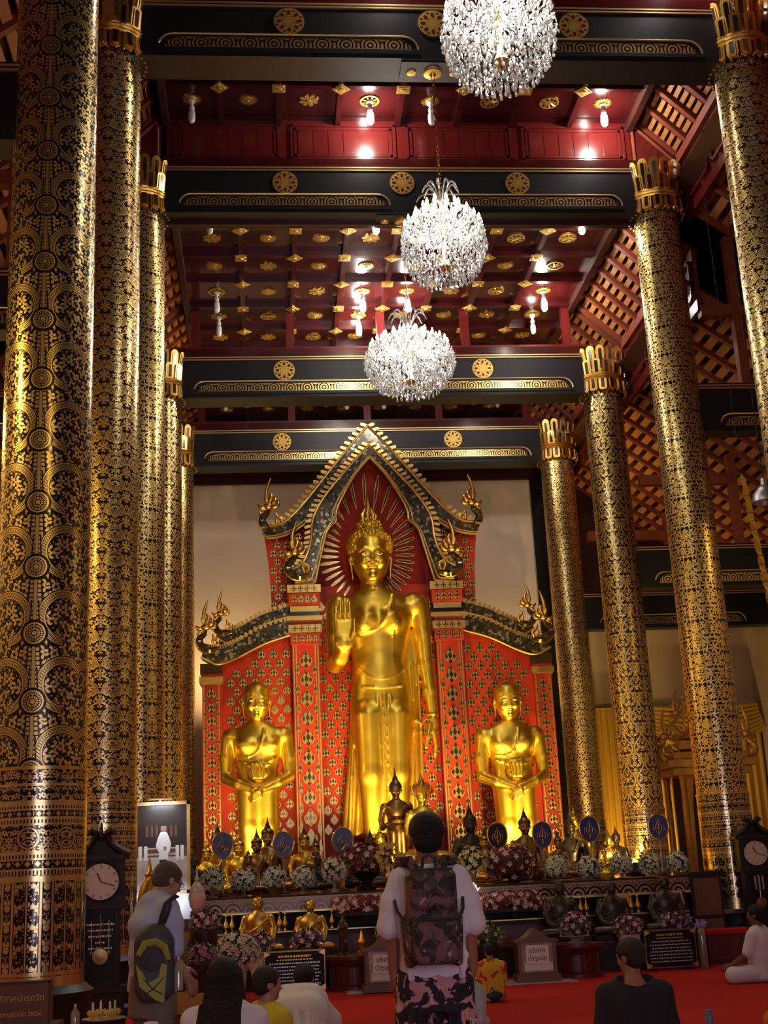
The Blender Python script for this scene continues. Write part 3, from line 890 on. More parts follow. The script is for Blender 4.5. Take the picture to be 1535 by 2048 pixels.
# crystal chandeliers
def drops(n, prof, lo, hi, seed, inner=0.35, sz=(.012, .05)):
    """many faceted crystal drops hung over a body of revolution with radius profile prof(z)"""
    r_ = np.random.default_rng(seed); V = []; F = []
    base = np.array([(0, 0, 1.0), (1, 0, .1), (0, 1, .1), (-1, 0, .1), (0, -1, .1), (0, 0, -1.2)])
    fc = [(0, 1, 2), (0, 2, 3), (0, 3, 4), (0, 4, 1), (5, 2, 1), (5, 3, 2), (5, 4, 3), (5, 1, 4)]
    zs = r_.uniform(lo, hi, n); an = r_.uniform(0, 2 * PI, n)
    k = np.where(r_.random(n) < inner, r_.uniform(.35, .95, n), r_.uniform(.95, 1.03, n))
    o = 0
    for z, a, q in zip(zs, an, k):
        r = prof(z) * q; w = r_.uniform(.6, 1.3) * sz[0]; h = r_.uniform(.5, 1.2) * sz[1]
        if r_.random() < .35: h = w * 1.1
        t = r_.uniform(0, PI); c, s_ = math.cos(t), math.sin(t)
        for b in base: V.append((r * math.cos(a) + (b[0] * c - b[1] * s_) * w, r * math.sin(a) + (b[0] * s_ + b[1] * c) * w, z + b[2] * h))
        F += [tuple(i + o for i in f_) for f_ in fc]; o += 6
    m = MB(); m.v = V; m.f = F; m.m = [0] * len(F)
    return m
FL = MB().lathe([(.008, 0), (.021, .02), (.024, .045), (.013, .085), (0, .12)], 8).mesh('candle_bulb', 'flame_lit')
CUP = MB().lathe([(0, -.06), (.03, -.045), (.045, -.02), (.012, -.015), (.012, 0), (0, 0)], 10).mesh('candle_cup', 'crystal')
def chandelier(y, ztop, R, flat, label, seed, pw, zc=10.36):
    t = thing('crystal_chandelier', label, 'chandelier', (2.77, y, zc), group='crystal chandeliers')
    t.scale = (1, 1, .93)
    k = R / .65
    zt = [-.62, -.5, -.35, -.1, .15, .35, .5, .68, .8]
    rp = [.24, .42, .56, .64, .62, .52, .38, .2, .12]
    if flat: zt = [-.60, -.5, -.36, -.12, .12, .28, .42, .55, .8]; rp = [.22, .42, .57, .65, .64, .55, .4, .2, .1]
    prof = lambda z: float(np.interp(z, zt, rp)) * k
    top = (ztop - zc) / .93
    # chain of alternating links
    b = MB(); z = .98; i = 0
    while z < top:
        n = 8
        pts = [(.022 * math.cos(2 * PI * q / n) * (i % 2 == 0), .022 * math.cos(2 * PI * q / n) * (i % 2), z + .045 + .05 * math.sin(2 * PI * q / n)) for q in range(n + 1)]
        b.tube(pts, .008, 5); z += .082; i += 1
    b.obj('chain', 'brass', t)
    MB().lathe([(0, top + .02), (.16, top + .02), (.16, top - .03), (.07, top - .06), (.03, top - .12), (0, top - .12)], 16).obj('ceiling_rose', 'brass', t)
    MB().lathe([(0, -.55), (.05, -.5), (.09, -.42), (.04, -.3), (.03, .1), (.06, .2), (.03, .35), (.03, .7), (.06, .78), (.04, .9), (.015, 1.0), (0, 1.0)], 14).obj('stem', 'brass', t)
    # crown of arching fronds
    for j in range(10):
        a = 2 * PI * j / 10; pts = []
        for q in range(9):
            u = q / 8; r = .04 + .24 * u; zz = .72 + .34 * math.sin(u * PI * .78) - .05 * u
            pts.append((r * math.cos(a) * k, r * math.sin(a) * k, zz))
        MB().tube(pts, [.016] * 8 + [.008], 6).obj('crown_frond', 'crystal', t)
    # arms, cups and candle bulbs in tiers
    for n, r, zz in (((9, .24, .64), (14, .42, .47), (22, .575, .27)) if not flat else ((10, .2, .56), (16, .4, .44), (24, .56, .29), (16, .35, .36))):
        for j in range(n):
            a = 2 * PI * (j + .3 * (n % 3)) / n; r2 = r * k
            x, y_ = r2 * math.cos(a), r2 * math.sin(a)
            mobj('candle_bulb', FL, t, (x, y_, zz)); mobj('candle_cup', CUP, t, (x, y_, zz))
        b = MB()
        for j in range(n):
            a = 2 * PI * (j + .3 * (n % 3)) / n; pts = []
            for q in range(6):
                u = q / 5; rr = r * k * u; pts.append((rr * math.cos(a), rr * math.sin(a), zz - .06 - .22 * (1 - u) * u * 2.2 - .03 * (1 - u)))
            b.tube(pts, .009, 5)
        b.obj('arm_tier', 'crystal', t)
    drops(2300 if not flat else 3600, prof, -.5, .5, seed, .4, (.015, .04)).obj('crystal_drops', 'crystal', t, 0, kind='stuff')
    # fringe of large pear drops hanging from the lower rings
    b = MB(); r_ = random.Random(seed)
    for n, r, zz, L in ((46, .60, -.18, .16), (40, .52, -.36, .16), (32, .42, -.48, .16), (22, .28, -.56, .14), (12, .15, -.58, .16)):
        for j in range(n):
            a = 2 * PI * j / n + r_.random() * .05; x, y_ = r * k * math.cos(a), r * k * math.sin(a); l = L * r_.uniform(.75, 1.15)
            b.lathe([(0, 0), (.006, -.01), (.007, -l * .55), (.021, -l * .8), (.016, -l * .95), (0, -l)], 6, (x, y_, zz), cap=False)
    b.obj('pear_drops', 'crystal', t, 0, kind='stuff')
    for x_, y_, zz in ((0, 0, .45), (.3, 0, .12), (-.3, 0, .12), (0, -.32, .12), (0, .3, .12), (0, 0, -.25)):
        l = light('chandelier_light', 'POINT', (x_ * k, y_ * k, zz), pw / 6, WHITE, .10); l.parent = t
chandelier(12.15, 13.28, .655, False, 'topmost crystal chandelier cut by the upper picture edge', 11, 215, 10.48)
chandelier(16.89, 13.28, .64, False, 'middle crystal chandelier on a long chain before the second beam', 12, 215)
chandelier(21.54, 13.28, .82, True, 'lowest and widest crystal chandelier, before the third beam', 13, 265, 10.44)
for y in (16.89, 21.54):     # gilt plate under the beam that carries the hook
    o = MB().box((0, 0, 0), (1.0, .5, .03)); o.lathe([(.14, -.015), (.14, -.05), (.1, -.06), (0, -.06)], 16, m=1)
    for s in (-1, 1): o.lathe([(.08, -.015), (.07, -.04), (0, -.05)], 12, (s * .33, 0, 0), m=1)
    mobj('ceiling_hook_plate', o.mesh('hook_plate', ['beam_black', 'gold_paint']), None, (2.77, y, 13.265), label='gilt plate under the %s beam holding the chain' % ('first' if y < 20 else 'second'), cat='bracket')

# bell pendant lamps in the aisles
def bell_lamp(x, y, z, zc, label, pw):
    t = thing('pendant_lamp', label, 'lamp', (x, y, z), group='bell pendant lamps of the aisles')
    MB().lathe([(.24, 0), (.235, .06), (.20, .17), (.12, .27), (.06, .31), (.05, .42), (0, .43)], 20, cap=False).obj('shade', 'steel', t)
    MB().tube([(0, 0, .42), (0, 0, zc - z)], .008, 6).obj('cord', 'black_lacquer', t)
    MB().ball((0, 0, .14), (.05, .05, .07)).obj('bulb', 'bulb_off' if not pw else 'bulb_lit', t)
    if pw:
        l = light('pendant_light', 'POINT', (0, 0, -.03), pw, GOLDL, .12); l.parent = t
bell_lamp(8.62, 20.4, 7.30, 13.0, 'grey bell-shaped pendant lamp at the right picture edge', 0)
bell_lamp(.6, 3.0, 8.6, 15.3, 'warm lit bell pendant in the nave above and behind the viewer', 190)
for i, (x, y) in enumerate(((-5.6, 10.5), (-5.6, 16.0), (-5.6, 23.6), (11.0, 13.0), (11.0, 18.5))):
    z = 7.6 if y < 22 else 6.4
    bell_lamp(x, y, z, (13.4 if y < 22 else 11.6) - (abs(x - XC) - 5.5) * .7, 'warm lit bell pendant, %s one in the %s aisle, unseen, added for its light' % (('nearest', 'second', 'third', 'nearest', 'second')[i], 'left' if x < 0 else 'right'), 260 if x < 0 else 60)  # unseen aisle pendants, kept for the warm light they give
# ---------------------------------------------------------------- outer roof shell, closes the hall
rs = struct('roof_shell')
MB().bb(-8.2, 13.8, -6, 37, 16.6, 16.8).obj('roof_deck', 'dark_wood', rs)
for x in (-7.6, 13.2): MB().bb(x - .1, x + .1, -6, 37, 7.5, 16.8).obj('side_cladding', 'dark_wood', rs)
MB().bb(-8, 13.6, 36.4, 36.6, 0, 16.8).obj('end_cladding', 'dark_wood', rs)
MB().bb(-8, 13.6, -5.4, -5.2, 4.9, 16.8).obj('end_cladding', 'dark_wood', rs)

# ================================================================== RED BACKDROP WITH ARCHES
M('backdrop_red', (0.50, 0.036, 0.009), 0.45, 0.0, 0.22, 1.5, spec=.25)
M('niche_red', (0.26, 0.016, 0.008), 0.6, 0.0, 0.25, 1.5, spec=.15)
def mat_mosaic():
    m, b = mat_new('glass_mosaic'); nt = X.nt
    t = nt.nodes.new('ShaderNodeTexCoord'); v = nt.nodes.new('ShaderNodeTexVoronoi'); v.inputs['Scale'].default_value = 17
    nt.links.new(t.outputs['Object'], v.inputs['Vector'])
    s = nt.nodes.new('ShaderNodeSeparateColor'); nt.links.new(v.outputs['Color'], s.inputs[0])
    r = X(s.outputs[0]); 
    c1 = mixc(X(s.outputs[1]), (0.05, 0.055, 0.07), (0.20, 0.17, 0.10))
    c2 = mixc(r > 0.86, c1, (0.62, 0.58, 0.46))
    lnk(c2, b.inputs['Base Color'])
    b.inputs['Metallic'].default_value = 0.85
    b.inputs['Roughness'].default_value = 0.18
    bn = nt.nodes.new('ShaderNodeBump'); bn.inputs['Strength'].default_value = 0.9; bn.inputs['Distance'].default_value = 0.05
    nt.links.new(s.outputs[2], bn.inputs['Height']); nt.links.new(bn.outputs[0], b.inputs['Normal'])
mat_mosaic()
M('lotus_gilt', (0.66, 0.42, 0.12), 0.34, 0.9, 0.2, 20)
M('lotus_glass', (0.16, 0.13, 0.07), 0.15, 0.85, 0.6, 25)

def lotus_mesh():
    b = MB()
    out = [(0, -.5), (.13, -.36), (.30, -.28), (.40, -.08), (.37, .12), (.24, .16), (.17, .30), (0, .52)]
    pts = out + [(-x, z) for x, z in out[-2:0:-1]]
    b.prism(pts, -.012, .0, 'y', 0)
    def pet(cx, cz, w, h0, h1): return [(cx, cz + h0), (cx + w, cz), (cx + w * .6, cz + h1 * .55), (cx, cz + h1), (cx - w * .6, cz + h1 * .55), (cx - w, cz)]
    b.prism(pet(0, -.02, .135, -.17, .26), -.018, -.011, 'y', 1)
    b.prism(pet(.255, -.04, .095, -.17, .17), -.017, -.011, 'y', 1); b.prism(pet(-.255, -.04, .095, -.17, .17), -.017, -.011, 'y', 1)
    b.prism(pet(0, .29, .10, -.05, .19), -.017, -.011, 'y', 1); b.prism(pet(0, -.34, .13, -.12, .14), -.017, -.011, 'y', 1)
    return b.mesh('lotus_ornament', ['lotus_gilt', 'lotus_glass'], 0)
LOT = lotus_mesh()
BX, BY = 2.65, 29.5
bd = thing('altar_backdrop', 'tall red and gold arched backdrop with side wings behind the standing statue', 'backdrop', (BX, BY, 0))
def lerp_poly(p, n=6):
    """smooth a polyline with a Catmull-Rom spline"""
    P = [Vector(q) for q in p]; o = []
    for i in range(len(P) - 1):
        a, b, c, d = P[max(i - 1, 0)], P[i], P[i + 1], P[min(i + 2, len(P) - 1)]
        for k in range(n):
            t = k / n
            o.append(tuple(.5 * ((2 * b) + (c - a) * t + (2 * a - 5 * b + 4 * c - d) * t * t + (3 * b - a - 3 * c + d) * t ** 3)))
    o.append(tuple(P[-1])); return o
def fl_(p, s): return [(x * s, z) for x, z in p]
OUT_T = lerp_poly([(0, 12.02), (.41, 11.55), (.98, 10.86), (1.43, 10.29), (1.89, 9.78), (2.2, 9.58), (2.62, 9.50)])
OUT_B = lerp_poly([(0, 11.52), (.46, 11.02), (1.02, 10.28), (1.48, 9.68), (1.93, 9.36), (2.25, 9.26), (2.5, 9.24)])
IN_T = lerp_poly([(0, 11.46), (.5, 10.93), (1.08, 10.24), (1.40, 9.66), (1.47, 9.1), (1.66, 8.62), (2.02, 8.38)])
IN_B = lerp_poly([(0, 11.16), (.36, 10.74), (.66, 10.24), (.84, 9.84), (.86, 9.60)]) + lerp_poly([(.87, 9.57), (1.08, 9.36), (1.22, 8.85), (1.40, 8.12)]) + [(1.45, 8.08), (1.84, 8.06)]
# boards
half = [(2.40, 7.35), (2.46, 8.6), (2.55, 9.35)] + OUT_B[::-1]
poly = half + [(-x, z) for x, z in half[::-1][1:]]
MB().prism(poly, .18, .34, 'y').obj('upper_board', 'backdrop_red', bd)
MB().bb(-1.5, 1.5, .10, .2, 1.256, 8.2).obj('niche_lower', 'backdrop_red', bd)
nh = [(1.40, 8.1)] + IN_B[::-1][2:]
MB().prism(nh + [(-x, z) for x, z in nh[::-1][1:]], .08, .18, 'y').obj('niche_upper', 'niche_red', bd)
for s in (1, -1):
    # arches
    for T, B_, y0, y1, n in ((OUT_T, OUT_B, -.12, .34, 'outer_arch'), (IN_T, IN_B, -.28, .2, 'inner_arch')):
        m_ = MB().prism(fl_(T + B_[::-1], s), y0, y1, 'y').obj(n, 'glass_mosaic', bd)
        e = MB()
        for L_ in (B_, T):
            e.tube([(x * s, y0 - .01, z) for x, z in L_], .032, 6)
        L2 = [((a[0] * .82 + b[0] * .18) * s, y0 - .012, a[1] * .82 + b[1] * .18) for a, b in zip(B_, [T[min(int(i * len(T) / len(B_)), len(T) - 1)] for i in range(len(B_))])]
        e.tube(L2, .02, 6)
        e.obj('gilt_edging', 'lotus_gilt', m_)
        # crest of small curled teeth along the upper edge
        L_ = 0.0; acc = 0.0; st = .155 if n == 'outer_arch' else .13
        tm = MB()
        for i in range(len(T) - 1):
            a = Vector((T[i][0], T[i][1])); b = Vector((T[i + 1][0], T[i + 1][1])); d = (b - a); l = d.length
            if l < 1e-6: continue
            d /= l; nrm = Vector((-d.y, d.x)) if n == 'outer_arch' else Vector((-d.y, d.x))
            if nrm.y < 0: nrm = -nrm
            while acc < l:
                p = a + d * acc; q = p + nrm * .15 + d * .05
                w = d * .045
                tm.prism([((p - w).x * s, (p - w).y), ((p + w).x * s, (p + w).y), ((q + w * .9).x * s, (q + w * .9).y), ((q + nrm * .03).x * s, (q + nrm * .03).y), ((q - w * .7).x * s, (q - w * .7).y)], y0 + .02, y0 + .12, 'y')
                acc += st
            acc -= l
        tm.obj('crest_teeth', 'lotus_gilt', m_, 0)
    # pillars of the central gate with stacked capitals
    xa, xb = (1.36, 1.98)
    x0, x1 = (xa, xb) if s > 0 else (-xb, -xa)
    pl = MB().bb(x0, x1, -.22, .25, 1.256, 6.66).obj('gate_pillar', 'backdrop_red', bd)
    for x in (x0 + .03, x1 - .03, x0 + .09, x1 - .09): MB().bb(x - .014, x + .014, -.24, -.22, 1.256, 6.66).obj('gilt_strip', 'lotus_gilt', pl)
    for k in range(11):
        z = 6.30 - k * .44
        mobj('lotus_ornament', LOT, pl, ((x0 + x1) / 2, -.222, z), None, (.36, 1.6, .42))
        for sx in (-1, 1): mobj('lotus_ornament', LOT, pl, ((x0 + x1) / 2 + sx * .2, -.222, z - .22), None, (.13, 1.4, .36))
    cp = MB().bb(x0 - .02, x1 + .02, -.24, .25, 6.66, 8.06).obj('pillar_capital', 'lotus_gilt', bd)
    for z0, z1, ex, mt in ((6.66, 6.92, .03, 'backdrop_red'), (6.92, 7.12, .07, 'lotus_gilt'), (7.12, 7.20, .02, 'backdrop_red'), (7.20, 7.32, .10, 'lotus_gilt'), (7.32, 7.42, .05, 'black_lacquer'), (7.42, 7.56, .02, 'lotus_gilt'), (7.56, 7.86, .05, 'backdrop_red'), (7.86, 8.06, .08, 'lotus_gilt')):
        MB().bb(x0 - ex, x1 + ex, -.26 - ex, .2, z0 + .008, z1 - .008).obj('capital_band', mt, cp)
        if z1 - z0 > .18:
            n = 4
            for i in range(n):
                xx = x0 + (x1 - x0) * (i + .5) / n
                mobj('lotus_ornament', LOT, cp, (xx, -.262 - ex, (z0 + z1) / 2), None, (.17, 1.5, (z1 - z0) * .8))
    # wing
    wt = lerp_poly([(1.98, 6.92), (2.6, 6.72), (3.3, 6.40), (3.62, 6.34)], 5)
    wg = MB().prism(fl_([(1.98, 1.256)] + wt + [(3.62, 1.256)], s), .0, .2, 'y').obj('wing_board', 'backdrop_red', bd)
    for j in range(25):
        z = 6.5 - j * .212
        for i in range(6):
            x = 2.12 + i * .285 + (.1425 if j % 2 else 0)
            if x > 3.54 or z > np.interp(x, [1.98, 2.6, 3.3, 3.62], [6.78, 6.55, 6.18, 6.12]) or z < 1.9: continue
            mobj('lotus_ornament', LOT, wg, (x * s, -.002, z), None, (.23, 1.4, .25))
    wp = MB().bb(min(3.62 * s, 4.04 * s), max(3.62 * s, 4.04 * s), -.10, .22, 1.256, 6.30).obj('wing_pilaster', 'backdrop_red', bd)
    for x in (3.66, 4.0): MB().bb(x * s - .014, x * s + .014, -.12, -.1, 1.256, 5.9).obj('gilt_strip', 'lotus_gilt', wp)
    for k in range(14):
        z = 5.62 - k * .31
        mobj('lotus_ornament', LOT, wp, (3.83 * s, -.102, z), None, (.26, 1.5, .29))
        for sx in (-1, 1): mobj('lotus_ornament', LOT, wp, ((3.83 + sx * .14) * s, -.102, z - .155), None, (.1, 1.3, .22))
    for z0, z1, ex, mt in ((5.82, 5.86, .03, 'lotus_gilt'), (5.86, 6.0, .06, 'gold'), (6.0, 6.06, .02, 'backdrop_red'), (6.06, 6.30, .04, 'lotus_glass')):
        MB().bb(min((3.62 - ex) * s, (4.04 + ex) * s), max((3.62 - ex) * s, (4.04 + ex) * s), -.12 - ex, .22, z0, z1).obj('capital_band', mt, wp)
    for T, B_, y0 in (([(1.98, 7.26), (2.62, 7.08), (3.25, 6.76), (3.62, 6.62), (3.98, 6.68)], [(1.98, 6.9), (2.62, 6.70), (3.3, 6.37), (3.7, 6.27), (4.05, 6.44)], -.22),
                      ([(1.98, 7.60), (2.62, 7.42), (3.2, 7.12), (3.48, 7.0), (3.68, 7.02)], [(2.08, 7.34), (2.62, 7.17), (3.2, 6.86), (3.5, 6.78), (3.72, 6.92)], -.12)):
        T, B_ = lerp_poly(T), lerp_poly(B_)
        m_ = MB().prism(fl_(T + B_[::-1], s), y0, .2, 'y').obj('wing_roof', 'glass_mosaic', bd)
        e = MB(); e.tube([(x * s, y0 - .01, z) for x, z in B_], .028, 6); e.obj('gilt_edging', 'lotus_gilt', m_)
        tm = MB(); acc = 0
        for i in range(len(T) - 1):
            a, b = T[i], T[i + 1]; x = (a[0] + b[0]) / 2; z = (a[1] + b[1]) / 2
            tm.prism([((x - .04) * s, z - .02), ((x + .04) * s, z - .03), ((x + .07) * s, z + .08), ((x + .03) * s, z + .11), ((x - .02) * s, z + .07)], y0 + .02, y0 + .1, 'y')
        tm.obj('crest_teeth', 'lotus_gilt', m_, 0)
    MB().prism(fl_([(1.98, 7.3), (2.6, 7.1), (3.3, 6.75), (3.75, 6.65), (3.7, 6.95), (3.2, 7.0), (1.98, 7.5)], s), .02, .2, 'y').obj('wing_gap_board', 'black_lacquer', bd)
    # flank lotus ornaments above the wings and beside the statue
    for j in range(9):
        z = 9.15 - j * .21
        for x in ((2.15, 2.36) if j % 2 else (2.02, 2.26)):
            if z < np.interp(x, [1.9, 2.4], [7.75, 7.6]): continue
            mobj('lotus_ornament', LOT, bd, (x * s, .178, z), None, (.2, 1.3, .235))
    for x, z in ((1.72, 9.1), (1.85, 8.85), (1.75, 9.35)): mobj('lotus_ornament', LOT, bd, (x * s, .178, z), None, (.2, 1.3, .235))
    for j in range(26):
        z = 7.6 - j * .212
        for i in range(3):
            x = .70 + i * .285 + (.1425 if j % 2 else 0)
            if x > 1.32 or z < 1.9: continue
            mobj('lotus_ornament', LOT, bd, (x * s, .098, z), None, (.23, 1.4, .25))
# halo rays round the head
RAY = MB()
n = 10
ro = [(.5 * math.sin(PI * i / n) ** .5 * (1 if i < n else 1) * .085 * (.65 + .5 * i / n), i / n) for i in range(n + 1)]
ro = [(0, 0)] + [(w, t) for w, t in ro[1:-1]] + [(0.018, .99), (0, 1.0)]
pr = ro + [(-w, t) for w, t in ro[-2:0:-1]]
RAY.prism(pr, -.02, 0, 'y', 0)
RAY.prism([(x * .62, .04 + t * .92) for x, t in pr], -.026, -.019, 'y', 1)
RAYM = RAY.mesh('halo_ray', ['lotus_gilt', 'lotus_glass'], 0)
for k in range(31):
    a = math.radians(-58 + k * 296 / 30)
    c, s = math.cos(a), math.sin(a)
    up = max(0, s)
    ro_ = 1.14 + .95 * up ** 2.2; ri = .66 + .55 * up ** 3
    # keep inside the pinched arch
    o = mobj('halo_ray', RAYM, bd, (-.13 + ri * c, .078, 8.78 + ri * s), (0, PI / 2 - a, 0), (1, 1, ro_ - ri))

# flame-headed naga finials, gold with dark neck
def lick(b, pts, w, m=0, fl=.45):
    P = lerp_poly(pts, 4); k = len(P)
    b.tube([(x, 0, z) for x, z in P], [max(.004, w * math.sin(PI * min(1, .18 + .82 * (i / (k - 1)))) ** .8) for i in range(k)], 6, m, flat=fl)
def finial_mesh():
    b = MB()
    lick(b, [(-.35, .02), (-.1, -.04), (.1, .08), (.14, .28), (.0, .42), (-.04, .55)], .10, 1, .6)
    lick(b, [(-.36, -.02), (-.1, -.09), (.12, .0), (.24, .2), (.22, .34)], .045)            # gilt belly line
    lick(b, [(-.30, .06), (-.36, .2), (-.24, .30), (-.2, .42)], .055); lick(b, [(-.26, .05), (-.2, .22), (-.28, .3)], .04)
    b.ball((-.02, 0, .60), (.13, .08, .10), 10, 6)                                            # head
    lick(b, [(.02, .58), (.16, .56), (.26, .66)], .055); lick(b, [(.0, .54), (.12, .47), (.2, .5)], .035)     # jaws
    lick(b, [(-.1, .62), (-.2, .72), (-.16, .86)], .06); lick(b, [(-.04, .66), (-.1, .84), (-.02, .98)], .06)
    lick(b, [(.02, .68), (.06, .82), (.02, .92)], .05); lick(b, [(-.14, .56), (-.26, .6), (-.28, .74)], .045)
    lick(b, [(.0, .68), (.03, .95), (-.02, 1.15), (-.09, 1.36)], .05)                       # tall crest
    lick(b, [(.04, .36), (.18, .38), (.2, .48)], .04)
    return b.mesh('naga_finial', ['gold', 'lotus_glass'], 40)
FIN = finial_mesh()
for s in (1, -1):
    for x, z, sc_, y in ((2.46, 9.48, .93, -.1), (1.88, 8.26, .98, -.3), (3.62, 7.02, .74, -.12), (3.96, 6.62, .86, -.22)):
        mobj('naga_finial', FIN, bd, (x * s, y, z), None, (sc_ * s, sc_ * 1.3, sc_))
# ================================================================== GILDED STATUES
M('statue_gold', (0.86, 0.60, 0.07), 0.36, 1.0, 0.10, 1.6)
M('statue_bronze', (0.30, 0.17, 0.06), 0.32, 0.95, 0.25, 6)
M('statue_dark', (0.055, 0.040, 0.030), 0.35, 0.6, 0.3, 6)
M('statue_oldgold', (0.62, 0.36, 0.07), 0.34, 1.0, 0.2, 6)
M('eye_white', (0.8, 0.72, 0.5), 0.4)
M('eye_black', (0.01, 0.01, 0.01), 0.3)

def face(S, cx, cy, cz, r, k=.03):
    """Buddha face on a head of half-width r; cz = eye level, cy = front surface of the face"""
    for s in (-1, 1):
        S.chain([(cx + s * .12 * r, cy + .01 * r, cz + .20 * r), (cx + s * .42 * r, cy + .03 * r, cz + .34 * r), (cx + s * .74 * r, cy + .26 * r, cz + .17 * r)], [.05 * r, .055 * r, .03 * r], k * .8)
        S.ell((cx + s * .40 * r, cy + .11 * r, cz - .01 * r), (.23 * r, .14 * r, .10 * r), k * .5)
        S.ell((cx + s * .45 * r, cy + .20 * r, cz - .50 * r), (.30 * r, .26 * r, .30 * r), k * 1.6)
        S.ell((cx + s * .13 * r, cy - .06 * r, cz - .52 * r), (.10 * r, .11 * r, .08 * r), k * .7)
    S.chain([(cx, cy + .06 * r, cz + .18 * r), (cx, cy - .10 * r, cz - .26 * r), (cx, cy - .18 * r, cz - .48 * r)], [.06 * r, .07 * r, .095 * r], k * .8)
    S.ell((cx, cy + .01 * r, cz - .80 * r), (.29 * r, .12 * r, .062 * r), k * .35)
    S.ell((cx, cy + .03 * r, cz - .95 * r), (.22 * r, .12 * r, .068 * r), k * .35)
    S.chain([(cx - .27 * r, cy + .02 * r, cz - .855 * r), (cx, cy - .09 * r, cz - .875 * r), (cx + .27 * r, cy + .02 * r, cz - .855 * r)], [.03 * r] * 3, k * .2, 's')
    S.ell((cx, cy + .14 * r, cz - 1.18 * r), (.20 * r, .18 * r, .16 * r), k)
def ears(S, cx, cy, cz, r, k=.02):
    for s in (-1, 1):
        S.chain([(cx + s * 1.02 * r, cy, cz + .25 * r), (cx + s * 1.12 * r, cy + .05 * r, cz - .1 * r), (cx + s * 1.05 * r, cy, cz - .55 * r), (cx + s * 1.0 * r, cy - .03 * r, cz - 1.15 * r)], [.10 * r, .12 * r, .085 * r, .07 * r], k, sq=(.7, 1, 1))
def curls(cx, cy, cz, rx, ry, rz, n, rad, front, parent, mat='statue_gold', mx_=None):
    """snail curls on the skull above the hairline; front(a) = lowest elevation as a function of azimuth"""
    b = MB(); g = PI * (3 - 5 ** .5)
    for i in range(n):
        z = 1 - (i + .5) / n * 1.62; r = math.sqrt(max(0, 1 - z * z)); a = g * i
        x, y = r * math.cos(a), r * math.sin(a)
        if z < front(x, y): continue
        b.ball((cx + rx * x, cy + ry * y, cz + rz * z), (rad, rad, rad * 1.15), 7, 5)
    return b.obj('hair_curls', mat, parent)

# ---- the great standing Buddha
bt = thing('standing_buddha_statue', 'colossal golden standing statue with raised palm before the red backdrop', 'statue', (2.62, 28.55, 0))
S = SDF((-1.5, -1.15, 1.9), (1.5, .75, 9.6), .025)
S.loft([(2.28, -.14, .16, .86, .15, 3.5), (2.5, -.14, .15, .84, .13, 3.5), (3.0, -.05, .15, .87, .12, 3.5), (4, .04, .15, .83, .12, 3.5), (5, .10, .15, .80, .12, 3.5), (6, .13, .13, .74, .12, 3.5), (6.8, .2, .12, .6, .12, 3)], .04)
S.loft([(2.34, -.06, -.02, .56, .34), (3.0, -.04, -.02, .53, .33), (4.0, -.01, -.02, .58, .37), (4.9, 0, 0, .71, .42), (5.5, -.01, 0, .63, .38), (6.0, -.02, 0, .575, .35), (6.6, -.02, 0, .68, .42), (7.1, -.02, 0, .80, .45), (7.42, -.03, .02, .82, .39), (7.62, -.05, .03, .60, .32), (7.78, -.08, .04, .32, .27)], .07)
for s in (-1, 1):
    S.chain([(s * .31 - .02, -.16, 4.85), (s * .31 - .04, -.20, 3.6), (s * .30 - .05, -.16, 2.45)], [.34, .27, .22], .10)
    S.ell((s * .86 - .03, .02, 7.36), (.27, .28, .30), .12)
    S.chain([(s * .30 - .05, -.05, 2.2), (s * .30 - .06, -.42, 2.06)], [.17, .13], .05)
S.cap((-.30, -.34, 7.02), (-.36, -.34, 6.92), .22, .2, .16); S.cap((.24, -.34, 7.02), (.30, -.34, 6.92), .22, .2, .16)
S.ell((-.02, -.17, 5.85), (.44, .20, .42), .2)
# raised arm
S.chain([(-.93, .02, 7.36), (-.98, .0, 6.7), (-1.0, -.04, 6.06)], [.235, .205, .185], .06)
S.chain([(-1.0, -.06, 6.05), (-.93, -.42, 6.12), (-.85, -.74, 6.30)], [.19, .17, .15], .06)
S.box((-.85, -.82, 6.62), (.40, .15, .62), .07, .04)
S.ell((-.85, -.84, 6.40), (.20, .10, .17), .04)
for i, (x, z1) in enumerate(((-1.005, 7.20), (-.905, 7.33), (-.80, 7.38), (-.70, 7.30))): S.chain([(x, -.83, 6.85), (x, -.87, 7.05), (x, -.85, z1)], [.050, .048, .040], .012)
S.chain([(-.70, -.84, 6.42), (-.62, -.90, 6.62), (-.61, -.90, 6.90)], [.075, .06, .042], .03)
# hanging arm
S.chain([(.92, .02, 7.38), (.99, .04, 6.7), (1.03, .05, 6.0), (1.08, .0, 5.4), (1.12, -.06, 4.86)], [.235, .195, .165, .145, .11], .06)
S.box((1.10, -.10, 4.62), (.20, .22, .40), .08, .05)
for i, y in enumerate((-.20, -.13, -.05, .03)): S.chain([(1.10, y, 4.46), (1.13 + .01 * i, y, 4.18), (1.10, y - .02, 3.90 + .05 * abs(i - 1.3))], [.052, .046, .030], .012)
S.chain([(1.02, -.18, 4.62), (.96, -.26, 4.36), (.90, -.28, 4.12)], [.07, .055, .04], .025)
S.chain([(1.22, -.08, 4.86), (1.12, -.19, 4.86), (1.0, -.08, 4.86), (1.12, .04, 4.86), (1.22, -.08, 4.86)], [.035] * 5, .01)
